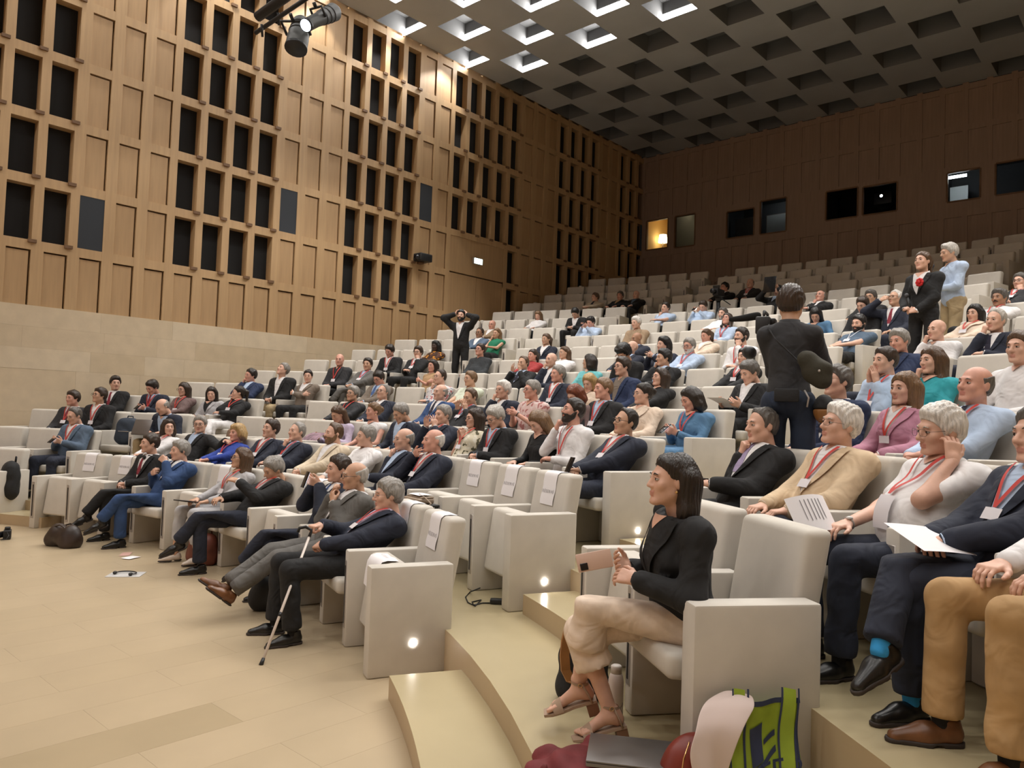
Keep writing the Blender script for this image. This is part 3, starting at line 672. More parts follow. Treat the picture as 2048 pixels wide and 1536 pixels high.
# ------------------------------------------------------------------ seat meshes (local: y=0 at the front of the backrest top, -y towards the stage)
SW = 0.562
def lean(x, y, z):   # backrest slab: leans back and thickens towards the top
    t = (z-0.30)/(0.965-0.30)
    return (x*(1.0 if t > 0.5 else 0.985), y + (-0.115+0.115*t), z)
ME_BACK = box_mesh('backrest', -SW/2, SW/2, 0.0, 0.135, 0.30, 0.965, M_FAB, bevel=0.034, seg=4, shape=lean)
ME_CUSH = box_mesh('seat_cushion', -0.272, 0.272, -0.60, -0.10, 0.315, 0.452, M_FAB, bevel=0.03, seg=3,
                   shape=lambda x, y, z: (x, y, z+(0.012 if y < -0.3 else -0.012)+(0.03 if (z < 0.4 and y < -0.3) else 0)))
ME_FOLD = box_mesh('seat_cushion', -0.272, 0.272, -0.46, -0.315, 0.175, 0.665, M_FAB, bevel=0.03, seg=3,
                   shape=lambda x, y, z: (x, y+(0.07 if z > 0.4 else 0.0), z))
ME_ARM = box_mesh('armrest', -0.05, 0.05, -0.545, 0.0, 0.0, 0.675, M_FAB, bevel=0.014, seg=2)
ME_SLOTF = box_mesh('slot_plate', -0.027, 0.027, -0.549, -0.54, 0.13, 0.60, M_METAL, bevel=0.003, seg=1)
ME_SLOT = box_mesh('table_slot', -0.0085, 0.0085, -0.551, -0.54, 0.16, 0.565, M_BLACK)
ME_END = box_mesh('end_panel', -0.06, 0.06, -0.55, 0.0, 0.0, 0.69, M_FAB, bevel=0.014, seg=2)
ME_BASE = box_mesh('under_panel', -0.28, 0.28, -0.19, -0.11, 0.0, 0.40, M_FAB, bevel=0.01, seg=1)
Vl, Fl = lathe_np([(0.0, 0.0), (0.019, 0.0), (0.019, 0.004), (0.0, 0.0045)], 14)
ME_LIGHT = mesh_np('step_light', [(z, x, y) for x, y, z in Vl], Fl, emat('step light', (1.0, 0.95, 0.88), 70.0))
ORD = ['zeroth', 'first', 'second', 'third', 'fourth', 'fifth', 'sixth', 'seventh', 'eighth', 'ninth', 'tenth', 'eleventh', 'twelfth', 'thirteenth', 'fourteenth', 'fifteenth', 'sixteenth', 'seventeenth']
SEAT_OBJ = {}
rows_idx = defaultdict(list)
for idx, (k, b, i, s) in enumerate(SEATS): rows_idx[(k, b)].append((s, idx))
def seat_parts(e, folded, left_arm, right_arm, endl, endr, lit):
    obj('backrest', ME_BACK, e); obj('seat_cushion', ME_FOLD if folded else ME_CUSH, e); obj('under_panel', ME_BASE, e)
    if left_arm:
        a = obj('armrest', ME_ARM, e, (-PITCH_S/2, 0, 0)); obj('slot_plate', ME_SLOTF, a); obj('table_slot', ME_SLOT, a)
    if right_arm:
        a = obj('armrest', ME_ARM, e, (PITCH_S/2, 0, 0)); obj('slot_plate', ME_SLOTF, a); obj('table_slot', ME_SLOT, a)
    if endr:
        a = obj('end_panel', ME_END, e, (PITCH_S/2+0.012, 0, 0))
        if lit: obj('step_light', ME_LIGHT, a, (0.061, -0.26, 0.20))
    if endl:
        a = obj('end_panel', ME_END, e, (-PITCH_S/2-0.012, 0, 0))
for (k, b), lst in rows_idx.items():
    lst.sort(); blockname = {'C': 'centre block', 'L': 'left block', 'R': 'right block'}[b]
    for j, (s, idx) in enumerate(lst):
        R = RT(k); x, y = pol(R+(LSH.get(k, 0) if b == 'L' else 0), s/R); occ = idx in OCC
        # keep only seats that the frame can show
        pj = proj((x, y, LV(k)+0.9))
        if pj[2] < 0.5 or pj[0] < -260 or pj[0] > (2420 if k > 3 else 3200): continue
        e = empty('auditorium_seat', (x, y, LV(k)), -s/R); SEAT_OBJ[idx] = e
        first = j == 0; lastj = j == len(lst)-1
        endr = lastj and b == 'C' or (lastj and b == 'R' and k == 2) or (k == 1 and b == 'L')
        unf = k == 3 and ((b == 'L' and abs(s+5.09) < 0.25) or (b == 'C' and j == 0))
        seat_parts(e, not occ and not unf, (not first) or b != 'X', lastj and not endr, False, endr, b == 'C')
        where = {'C': '%s seat from the right aisle' % ORD[len(lst)-j], 'L': '%s seat from the left wall' % ORD[j+1], 'R': '%s seat right of the aisle' % ORD[j+1]}[b]
        tag(e, '%s beige seat, %s row from the stage, %s' % ('occupied' if occ else 'folded empty', ORD[k], where), 'seat', 'beige auditorium seats in curved rows')

# ================================================================== people
def unit(v):
    v = np.asarray(v, float); return v/(np.linalg.norm(v)+1e-12)
class Field:
    """smooth union of capsules and ellipsoids (signed distance), evaluated on grids or at points"""
    def __init__(s): s.p = []
    def cap(s, a, b, r1, r2=None, k=0.03): s.p.append(('c', np.asarray(a, float), np.asarray(b, float), r1, r1 if r2 is None else r2, k)); return s
    def ell(s, c, rad, R=None, k=0.03): s.p.append(('e', np.asarray(c, float), np.asarray(rad, float), np.eye(3) if R is None else R, None, k)); return s
    def sub(s, c, rad, k=0.01): s.p.append(('s', np.asarray(c, float), np.asarray(rad, float), np.eye(3), None, k)); return s
    @staticmethod
    def one(p, X, Y, Z):
        if p[0] == 'c':
            _, a, b, r1, r2, k = p; d = b-a; L = d@d+1e-12
            x, y, z = X-a[0], Y-a[1], Z-a[2]
            t = np.clip((x*d[0]+y*d[1]+z*d[2])/L, 0, 1)
            return np.sqrt((x-t*d[0])**2+(y-t*d[1])**2+(z-t*d[2])**2)-(r1+(r2-r1)*t)
        _, c, r, R, _, k = p
        x, y, z = X-c[0], Y-c[1], Z-c[2]
        q0 = (x*R[0, 0]+y*R[0, 1]+z*R[0, 2])/r[0]; q1 = (x*R[1, 0]+y*R[1, 1]+z*R[1, 2])/r[1]; q2 = (x*R[2, 0]+y*R[2, 1]+z*R[2, 2])/r[2]
        k0 = np.sqrt(q0*q0+q1*q1+q2*q2)+1e-9; k1 = np.sqrt((q0/r[0])**2+(q1/r[1])**2+(q2/r[2])**2)+1e-9
        return k0*(k0-1.0)/k1
    def bounds(s, p):
        if p[0] == 'c':
            r = max(p[3], p[4]); return np.minimum(p[1], p[2])-r, np.maximum(p[1], p[2])+r
        e = np.sqrt(((p[3].T*p[2])**2).sum(1)); return p[1]-e, p[1]+e
    def bbox(s):
        lo = np.min([s.bounds(p)[0] for p in s.p if p[0] != 's'], 0); hi = np.max([s.bounds(p)[1] for p in s.p if p[0] != 's'], 0); return lo, hi
    def at(s, Q):
        D = np.full(len(Q), 9.0)
        for p in s.p:
            d = s.one(p, Q[:, 0], Q[:, 1], Q[:, 2]); D = s.mix(D, d, p)
        return D
    @staticmethod
    def mix(D, d, p):
        k = p[5]
        if p[0] == 's':
            h = np.clip(0.5-0.5*(D+d)/k, 0, 1); return D*(1-h)-d*h+k*h*(1-h)
        h = np.clip(0.5+0.5*(D-d)/k, 0, 1); return D*(1-h)+d*h-k*h*(1-h)
    def grid(s, xs, ys, zs, pad=0.05):
        D = np.full((len(xs), len(ys), len(zs)), 0.5)
        for p in s.p:
            lo, hi = s.bounds(p); m_ = pad+p[5]
            sl = [slice(*np.searchsorted(g, (lo[i]-m_, hi[i]+m_))) for i, g in enumerate((xs, ys, zs))]
            if any(q.stop <= q.start for q in sl): continue
            d = s.one(p, xs[sl[0]][:, None, None], ys[sl[1]][None, :, None], zs[sl[2]][None, None, :])
            D[sl[0], sl[1], sl[2]] = s.mix(D[sl[0], sl[1], sl[2]], d, p)
        return D
CORN = np.array([(i, j, k) for i in (0, 1) for j in (0, 1) for k in (0, 1)])
EDG = [(a, b) for a in range(8) for b in range(a+1, 8) if np.abs(CORN[a]-CORN[b]).sum() == 1]
def nets(D, xs, ys, zs):
    s = D < 0
    c = sum(s[i:s.shape[0]-1+i, j:s.shape[1]-1+j, k:s.shape[2]-1+k].astype(np.int8) for i, j, k in CORN)
    act = (c > 0) & (c < 8); I = np.argwhere(act)
    if len(I) == 0: return np.zeros((0, 3)), np.zeros((0, 4), int)
    val = np.stack([D[I[:, 0]+i, I[:, 1]+j, I[:, 2]+k] for i, j, k in CORN], 1)
    pos = np.zeros((len(I), 3)); cnt = np.zeros(len(I))
    for a, b in EDG:
        va, vb = val[:, a], val[:, b]; mk = (va < 0) != (vb < 0)
        t = np.where(mk, va/np.where(mk, va-vb, 1), 0)
        pos += mk[:, None]*(CORN[a]+t[:, None]*(CORN[b]-CORN[a])); cnt += mk
    pos /= cnt[:, None]
    V = np.empty_like(pos)
    for ax, g in enumerate((xs, ys, zs)):
        g0 = g[I[:, ax]]; V[:, ax] = g0+pos[:, ax]*(g[I[:, ax]+1]-g0)
    idx = np.full(act.shape, -1, np.int64); idx[act] = np.arange(len(I))
    Fs = []
    for ax in range(3):
        o = [(1, 2), (2, 0), (0, 1)][ax]
        sl0 = [slice(1, -1)]*3; sl1 = [slice(1, -1)]*3
        sl0[ax] = slice(0, -1); sl1[ax] = slice(1, None)
        a = s[tuple(sl0)]; b = s[tuple(sl1)]
        E_ = np.argwhere(a != b)
        if len(E_) == 0: continue
        flip = a[tuple(E_.T)]
        G = E_.copy(); 
        for q in o: G[:, q] += 1
        def cell(d0, d1):
            C_ = G.copy(); C_[:, o[0]] -= d0; C_[:, o[1]] -= d1; return idx[tuple(C_.T)]
        f = np.stack([cell(1, 1), cell(0, 1), cell(0, 0), cell(1, 0)], 1)
        f[~flip] = f[~flip][:, ::-1]; Fs.append(f)
    F = np.concatenate(Fs); F = F[(F >= 0).all(1)]
    return V, F
def relax(V, F, it=1, lam=0.5):
    for _ in range(it):
        A = np.zeros_like(V); n = np.zeros(len(V))
        for i in range(4):
            np.add.at(A, F[:, i], V[F[:, (i+1) % 4]]); np.add.at(n, F[:, i], 1)
            np.add.at(A, F[:, (i+1) % 4], V[F[:, i]]); np.add.at(n, F[:, (i+1) % 4], 1)
        V = V*(1-lam)+lam*A/np.maximum(n, 1)[:, None]
    return V
def polygonise(fld, h, off=0.0, cut=None, wr=0.0, ph=0.0, sm=1, offf=None):
    lo, hi = fld.bbox(); e = off+2.5*h+0.01
    xs, ys, zs = (np.arange(lo[i]-e, hi[i]+e+h, h) for i in range(3))
    X, Y, Z = xs[:, None, None], ys[None, :, None], zs[None, None, :]
    D = fld.grid(xs, ys, zs, pad=0.03+off+2*h)-(off if offf is None else offf(X, Y, Z))
    if wr:
        D = D + wr*(np.sin(26*Z+11*X+ph)*np.sin(9*Y-15*X+ph*2)+0.6*np.sin(47*Z-21*Y+17*X+ph*3)*np.sin(13*X+19*Y))
    if cut is not None: D = np.maximum(D, cut(X, Y, Z))
    V, F = nets(D, xs, ys, zs)
    if len(V) and sm: V = relax(V, F, sm, 0.5)
    return V, F
def merge(parts):
    """parts: list of (V,F(quads np),matindex)"""
    Vs, Fs, Ms = [], [], []; n = 0
    for V, F, mi in parts:
        if len(V) == 0: continue
        Vs.append(V); Fs.append(F+n); n += len(V); Ms.append(np.full(len(F), mi) if np.isscalar(mi) else mi)
    return np.concatenate(Vs), np.concatenate(Fs), np.concatenate(Ms)
def sphere_q(c, r, n=8, m=6):
    V = []; F = []
    for i in range(m+1):
        t = pi*i/m
        for j in range(n): a = 2*pi*j/n; V.append((c[0]+r[0]*sin(t)*cos(a), c[1]+r[1]*sin(t)*sin(a), c[2]+r[2]*cos(t)))
    for i in range(m):
        for j in range(n): F.append((i*n+j, (i+1)*n+j, (i+1)*n+(j+1) % n, i*n+(j+1) % n))
    return np.array(V), np.array(F)

# ------------------------------------------------------------------ head templates (origin mid-head, facing -Y)
def head_field(sex, neck=True):
    f = Field(); w_ = 1.0 if sex == 'm' else 0.94
    f.ell((0, 0.018, 0.034), (0.075*w_, 0.094, 0.082), k=0.03)
    f.ell((0, -0.022, -0.028), (0.062*w_, 0.068, 0.086), k=0.03)
    jw = 0.052 if sex == 'm' else 0.045; jr = 0.021 if sex == 'm' else 0.017
    for s in (-1, 1):
        f.cap((s*jw, 0.004, -0.052), (s*0.014, -0.066, -0.098), jr, 0.018, k=0.025)
        f.ell((s*0.041*w_, -0.060, -0.022), (0.02, 0.018, 0.02), k=0.02)
    f.ell((0, -0.072, -0.099), (0.021, 0.017, 0.016), k=0.018)
    f.cap((-0.030, -0.079, 0.025), (0.030, -0.079, 0.025), 0.0105 if sex == 'm' else 0.008, k=0.018)
    for s in (-1, 1): f.sub((s*0.0305, -0.101, 0.002), (0.017, 0.020, 0.0125), k=0.014)
    nl = 1.0 if sex == 'm' else 0.85
    f.cap((0, -0.083, 0.014), (0, -0.083-0.024*nl, -0.027), 0.0075, 0.0115*nl+0.001, k=0.012)
    for s in (-1, 1): f.ell((s*0.0115, -0.094, -0.031), (0.0085, 0.009, 0.008), k=0.008)
    f.ell((0, -0.0875, -0.0565), (0.0215, 0.0075, 0.0055), k=0.007)
    f.ell((0, -0.0855, -0.0680), (0.0190, 0.0085, 0.0065), k=0.007)
    for s in (-1, 1):
        f.ell((s*0.0775*w_, 0.016, -0.004), (0.0085, 0.021, 0.032), k=0.012)
    if neck:
        nr = 0.056 if sex == 'm' else 0.046
        f.cap((0, 0.026, -0.075), (0, 0.052, -0.22), nr, nr*1.08, k=0.03)
    return f
HEADS = {}
HRES = {0: 0.0058, 1: 0.0105, 2: 0.0145}
def head_tpl(sex, lod):
    if (sex, lod) in HEADS: return HEADS[sex, lod]
    f = head_field(sex); V, F = polygonise(f, HRES[lod], sm=0)
    if lod == 2: V = V + 0
    c = V[F].mean(1); fm = np.zeros(len(F), int)
    lips = (np.abs(c[:, 0]) < 0.0225) & (c[:, 2] > -0.0755) & (c[:, 2] < -0.0505) & (c[:, 1] < -0.083)
    fm[lips] = 1
    parts = [(V, F, fm)]
    for s in (-1, 1):
        n_ = (12, 8) if lod == 0 else (8, 5)
        v, q = sphere_q((s*0.0305, -0.0768, 0.0025), (0.0135, 0.0104, 0.0066), *n_); parts.append((v, q, 2))
        v, q = sphere_q((s*0.0305-0.0005, -0.0838, 0.0025), (0.0066, 0.0038, 0.0058), *n_); parts.append((v, q, 3))
        pts = [(s*0.0135, -0.0885, 0.0225), (s*0.028, -0.0900, 0.0285), (s*0.044, -0.0800, 0.0235)]   # brows
        a, b = tube_np(pts, [0.0026, 0.0040, 0.0018], 6, cap=False); parts.append((np.array(a), np.array(b), 4))
        pts = [(s*0.0175, -0.0845, 0.0095), (s*0.0305, -0.0895, 0.0135), (s*0.0445, -0.0770, 0.0085)]   # lids
        a, b = tube_np(pts, [0.0018, 0.0030, 0.0018], 6, cap=False); parts.append((np.array(a), np.array(b), 0))
    HEADS[sex, lod] = merge(parts); return HEADS[sex, lod]
HAIR = {}
def hair_tpl(style, sex, lod):
    key = (style, sex, lod)
    if key in HAIR: return HAIR[key]
    h = {0: 0.0064, 1: 0.0112, 2: 0.016}[lod]
    if style == 'shaved': HAIR[key] = None; return None
    f = Field(); w_ = 1.0 if sex == 'm' else 0.945
    thick = {'short': 0.013, 'thick': 0.016, 'reced': 0.009, 'bald': 0.0045, 'long': 0.013, 'shoulder': 0.012, 'bob': 0.014, 'bob_short': 0.026, 'pony': 0.010,
             'bun': 0.012, 'curly': 0.034, 'dread': 0.018, 'long_m': 0.024}[style]
    f.ell((0, 0.018, 0.034), (0.0755*w_, 0.0945, 0.0825), k=0.03)
    f.ell((0, 0.030, -0.02), (0.066*w_, 0.072, 0.085), k=0.03)
    f.ell((0, -0.022, 0.0), (0.063*w_, 0.066, 0.080), k=0.03)
    Ld = {'long': 0.30, 'shoulder': 0.225, 'bob': 0.125, 'bob_short': 0.06, 'dread': 0.2, 'long_m': 0.10}.get(style, 0)
    if Ld:
        tuck = 0.028 if style in ('shoulder', 'long_m') else 0.0
        for s in (-1, 1):
            f.cap((s*0.064, 0.020+tuck, 0.02), (s*0.072, 0.030+tuck, -Ld*0.55), 0.024, 0.026, k=0.03)
            f.cap((s*0.072, 0.030+tuck, -Ld*0.55), (s*0.070, (0.036+tuck) if style != 'long' else -0.005, -Ld), 0.026, 0.013, k=0.03)
            f.cap((s*0.040, 0.075, 0.0), (s*0.045, 0.088, -Ld*0.9), 0.036, 0.022, k=0.035)
        f.cap((0, 0.082, 0.0), (0, 0.098, -Ld*0.97), 0.042, 0.022, k=0.035)
    if style == 'pony':
        f.cap((0, 0.110, 0.055), (0, 0.150, 0.02), 0.018, 0.024, k=0.02); f.cap((0, 0.150, 0.02), (0.01, 0.145, -0.15), 0.024, 0.006, k=0.02)
    if style == 'bun': f.ell((0, 0.122, 0.03), (0.036, 0.030, 0.034), k=0.012)
    prof = {'short': ((-.12, -.078, -.055, -.035, -.018, .01, .05, .12), (.078, .072, .052, .020, -.018, -.012, -.050, -.066)),
            'thick': ((-.13, -.082, -.058, -.035, -.018, .01, .05, .13), (.074, .068, .050, .016, -.022, -.014, -.054, -.072)),
            'reced': ((-.12, -.070, -.045, -.022, -.016, .01, .05, .12), (.135, .115, .082, .035, -.016, -.012, -.050, -.066)),
            'bald': ((-.12, -.030, -.018, -.010, .0, .012, .05, .12), (.16, .16, .05, .02, -.010, -.012, -.048, -.064)),
            'curly': ((-.14, -.085, -.060, -.035, -.018, .01, .05, .14), (.070, .064, .045, .010, -.030, -.025, -.060, -.080)),
            'pony': ((-.12, -.080, -.058, -.036, -.016, .012, .05, .12), (.076, .072, .056, .030, -.006, -.004, -.045, -.30)),
            'bun': ((-.12, -.080, -.058, -.036, -.016, .012, .05, .12), (.076, .072, .056, .030, -.006, -.004, -.045, -.06)),
            'shoulder': ((-.14, -.084, -.062, -.044, -.022, .012, .022, .14), (.082, .074, .060, .042, .012, .004, -.5, -.5)),
            'long_m': ((-.14, -.084, -.062, -.044, -.022, .012, .022, .14), (.080, .072, .056, .030, -.010, -.006, -.5, -.5)),
            'bob_short': ((-.14, -.090, -.066, -.044, -.020, .01, .05, .14), (.060, .056, .046, .016, -.060, -.07, -.10, -.12))}.get(style,
            ((-.14, -.088, -.068, -.050, -.030, -.012, .02, .14), (.080, .072, .058, .036, -.02, -.5, -.5, -.5)))
    py, pz = prof
    def hl(Y): return np.interp(Y, py, pz)
    def offf(X, Y, Z):
        t = np.clip((Z-hl(Y))/0.045, 0, 1); t = t*t*(3-2*t)
        top = 1.0+0.35*np.clip((Z-0.06)/0.06, 0, 1)
        if style == 'thick': top = top+0.5*np.exp(-((Y+0.06)/0.045)**2-((Z-0.10)/0.03)**2-((X-0.015)/0.05)**2)
        part = 1.0 if sex == 'm' else 1-0.55*np.exp(-(X/0.007)**2)*np.clip((Z-0.07)/0.03, 0, 1)
        if style in ('long', 'shoulder', 'bob', 'dread', 'long_m'): t = np.maximum(t, np.clip((Y+0.01)/0.03, 0, 1)*0.8)
        return (0.0022+thick*t*top*part)+0*X
    def cut(X, Y, Z):
        c = (hl(Y)-Z)*0.75+0*X
        if style == 'bald': c = np.maximum(c, (Z-(0.046+0.30*np.clip(Y, 0, 0.1)))*0.8)
        return c
    V, F = polygonise(f, h, off=thick*1.6, offf=offf, cut=cut, wr=0.0012 if style not in ('curly', 'dread') else 0.004, ph=len(style), sm=0)
    if style in ('curly', 'dread'): V = V+0.004*np.sin(V[:, [1, 2, 0]]*190)
    else:
        c0 = np.array([0, 0.02, 0.0]); rad = (V-c0)/(np.linalg.norm(V-c0, axis=1)[:, None]+1e-6)
        if Ld: st = 0.0022*np.sin(np.arctan2(V[:, 0], V[:, 1]-0.02)*38+V[:, 2]*9)+0.0012*np.sin(np.arctan2(V[:, 0], V[:, 1]-0.02)*71)
        else: st = 0.0020*np.sin(V[:, 0]*330+V[:, 1]*60)+0.0014*np.sin(V[:, 0]*190-V[:, 1]*130+V[:, 2]*90)
        V = V+st[:, None]*rad
    HAIR[key] = (V, F); return HAIR[key]
BEARD = {}
def beard_tpl(kind, lod):
    if (kind, lod) in BEARD: return BEARD[kind, lod]
    f = head_field('m', False); h = {0: 0.006, 1: 0.008, 2: 0.012}[lod]
    def cut(X, Y, Z):
        if kind == 'moustache':
            return np.maximum(np.maximum(np.abs(X)-0.030, np.abs(Z+0.046+0.25*np.abs(X))-0.0075), Y+0.06)
        c = np.maximum((Z-np.interp(Y, (-.11, -.085, -.04, .0, .02), (-.040, -.040, -.048, -.005, .0)))*0.8, Y-0.012)
        mouth = 0.0125-np.sqrt((X*0.55)**2+(Z+0.062)**2+np.maximum(Y+0.075, 0)**2)
        return np.maximum(c, np.where(Y < -0.06, mouth, -1))
    V, F = polygonise(f, h, off=0.0065, cut=cut, wr=0.001, sm=0); BEARD[kind, lod] = (V, F); return V, F
GLS = {}
def glasses_tpl(kind):
    if kind in GLS: return GLS[kind]
    r = 0.0021 if kind == 'dark' else 0.0011; P_ = []
    for s in (-1, 1):
        pts = []
        for i in range(15):
            t = 2*pi*i/14; cx = abs(cos(t))**0.7*np.sign(cos(t)); cz = abs(sin(t))**0.7*np.sign(sin(t))
            x = s*0.0325+0.0245*cx; pts.append((x, -0.1065+0.35*max(0, abs(x)-0.035), 0.001+0.0175*cz))
        a, b = tube_np(pts, r, 5, cap=False); P_.append((np.array(a), np.array(b), 0))
        a, b = tube_np([(s*0.057, -0.098, 0.006), (s*0.076, -0.075, 0.007), (s*0.082, 0.012, 0.007), (s*0.082, 0.03, -0.01)], r*0.95, 5, cap=False); P_.append((np.array(a), np.array(b), 0))
    a, b = tube_np([(-0.008, -0.1075, 0.004), (0, -0.1095, 0.006), (0.008, -0.1075, 0.004)], r, 5, cap=False); P_.append((np.array(a), np.array(b), 0))
    GLS[kind] = merge(P_); return GLS[kind]
# ------------------------------------------------------------------ hand templates (right hand: wrist at 0, fingers +X, palm -Z, thumb +Y)
HANDS = {}
def hand_tpl(pose, lod):
    if (pose, lod) in HANDS: return HANDS[pose, lod]
    curl = {'flat': (0.10, 0.12, 0.08), 'relax': (0.45, 0.55, 0.35), 'fist': (1.15, 1.45, 0.9), 'grip': (0.8, 1.0, 0.6), 'spread': (0.12, 0.25, 0.15)}[pose]
    f = Field(); ys = (0.031, 0.0105, -0.0105, -0.030); ln = (0.073, 0.081, 0.075, 0.059); sp = {'spread': 0.24, 'flat': 0.04}.get(pose, 0.06)
    for i, y in enumerate(ys): f.cap((0.004, y*0.55, 0), (0.086-abs(y)*0.15, y, 0), 0.0145, 0.0125, k=0.012)
    for i, y in enumerate(ys):
        p = np.array((0.086-abs(y)*0.15, y, 0.0)); a = 0.0; yaw = sp*(1.2-0.8*i)
        for j, fr in enumerate((0.44, 0.31, 0.25)):
            a += curl[j]*(1.0+0.08*i); d = np.array((cos(a)*cos(yaw), cos(a)*sin(yaw), -sin(a))); q = p+d*ln[i]*fr
            f.cap(p, q, (0.0093, 0.0083, 0.0076)[j]*(1 if i < 3 else 0.9), (0.0085, 0.0077, 0.0064)[j]*(1 if i < 3 else 0.9), k=0.004); p = q
    tc = {'fist': ((0.018, 0.026, -0.006), (0.048, 0.042, -0.026), (0.074, 0.020, -0.040), (0.090, 0.000, -0.042)),
          'grip': ((0.018, 0.026, -0.006), (0.045, 0.046, -0.030), (0.070, 0.036, -0.050), (0.088, 0.024, -0.058))}.get(pose,
          ((0.018, 0.026, -0.004), (0.045, 0.052, -0.012), (0.072, 0.064, -0.018), (0.093, 0.066, -0.022)))
    for j in range(3): f.cap(tc[j], tc[j+1], (0.0145, 0.0110, 0.0092)[j], (0.0115, 0.0095, 0.0074)[j], k=0.008)
    f.cap((-0.012, 0, 0), (0.015, 0, 0), 0.0225, 0.022, k=0.02)
    V, F = polygonise(f, {0: 0.0052, 1: 0.0095, 2: 0.014}[lod], sm=0); HANDS[pose, lod] = (V, F); return V, F
# ------------------------------------------------------------------ shoes (ankle at 0, toe -Y, sole at z=-0.085)
SHOES = {}
def shoe_tpl(kind, lod):
    if (kind, lod) in SHOES: return SHOES[kind, lod]
    h = {0: 0.010, 1: 0.014, 2: 0.030}[lod]; f = Field()
    f.cap((0, 0.035, -0.045), (0, -0.06, -0.052), 0.036, 0.040, k=0.03); f.cap((0, -0.06, -0.052), (0, -0.165, -0.066), 0.041, 0.026, k=0.03)
    f.cap((0, 0.03, -0.04), (0, 0.02, 0.012), 0.036, 0.040, k=0.02)
    V, F = polygonise(f, h, cut=lambda X, Y, Z: np.maximum(-0.075-Z, Z-0.012), sm=0)
    g = Field(); g.cap((0, 0.04, -0.075), (0, -0.06, -0.075), 0.038, 0.044, k=0.02); g.cap((0, -0.06, -0.075), (0, -0.17, -0.075), 0.044, 0.028, k=0.02)
    V2, F2 = polygonise(g, h*0.8, cut=lambda X, Y, Z: np.maximum(np.maximum(Z+0.068, -0.088-Z), np.where((Y > -0.045) & (Y < -0.01), -0.078-Z, -1)), sm=0)
    SHOES[kind, lod] = merge([(V, F, 0), (V2, F2, 1)]); return SHOES[kind, lod]
def foot_field():
    f = Field(); f.cap((0, 0.02, -0.03), (0, 0.028, -0.055), 0.030, 0.030, k=0.02); f.cap((0, 0.0, 0.02), (0, 0.005, -0.03), 0.031, 0.034, k=0.02)
    f.cap((0, -0.01, -0.03), (0, -0.10, -0.062), 0.032, 0.022, k=0.03); f.ell((0.004, -0.125, -0.066), (0.040, 0.03, 0.014), k=0.02)
    for i, x in enumerate((-0.028, -0.010, 0.006, 0.020, 0.032)): f.cap((x*0.9, -0.135, -0.068), (x, -0.172+0.007*i, -0.072), 0.0105 if i == 0 else 0.0082, k=0.004)
    return f

COLS = dict(black=(.010, .010, .011), navy=(.014, .018, .034), navy2=(.016, .028, .075), charcoal=(.026, .026, .029), grey=(.115, .108, .100), blue=(.025, .060, .160), greyblue=(.085, .125, .185),
  white=(.74, .72, .72), ltgrey=(.42, .41, .42), ltblue=(.42, .52, .68), lilac=(.50, .42, .55), beige=(.60, .50, .37), beige2=(.62, .47, .31), cream=(.72, .58, .46), royal=(.025, .055, .30),
  mauve=(.16, .105, .10), denim=(.085, .19, .33), pink=(.48, .22, .30), taupe=(.17, .135, .105), palegreen=(.58, .62, .50), teal=(.03, .33, .38), turquoise=(.14, .45, .47), redtop=(.32, .03, .03),
  orange=(.50, .20, .02), slate=(.075, .115, .17), green=(.010, .17, .085), tan=(.42, .27, .14), tan2=(.30, .21, .13), greyblack=(.028, .032, .036), khaki=(.36, .27, .15), khaki2=(.44, .27, .12), pinkish=(.60, .42, .42),
  tie_red=(.22, .025, .04), tie_dark=(.02, .018, .035), tie_blue=(.05, .10, .25), tie_lilac=(.34, .28, .43), sky=(.03, .30, .66), brown=(.13, .065, .03), sandal=(.42, .29, .19))
HCOL = dict(dkbrown=(.035, .020, .012), vdkbrown=(.020, .013, .009), black=(.011, .009, .008), brown=(.085, .045, .022), ltbrown=(.17, .095, .045), blonde=(.42, .27, .11), red=(.16, .04, .015),
  grey=(.26, .24, .215), dkgrey=(.095, .085, .075), ltgrey=(.42, .39, .35), white=(.66, .62, .57))
SKIN = dict(fair=(.66, .39, .285), rosy=(.63, .325, .24), olive=(.56, .325, .215), tan=(.34, .175, .10), deep=(.055, .027, .017))
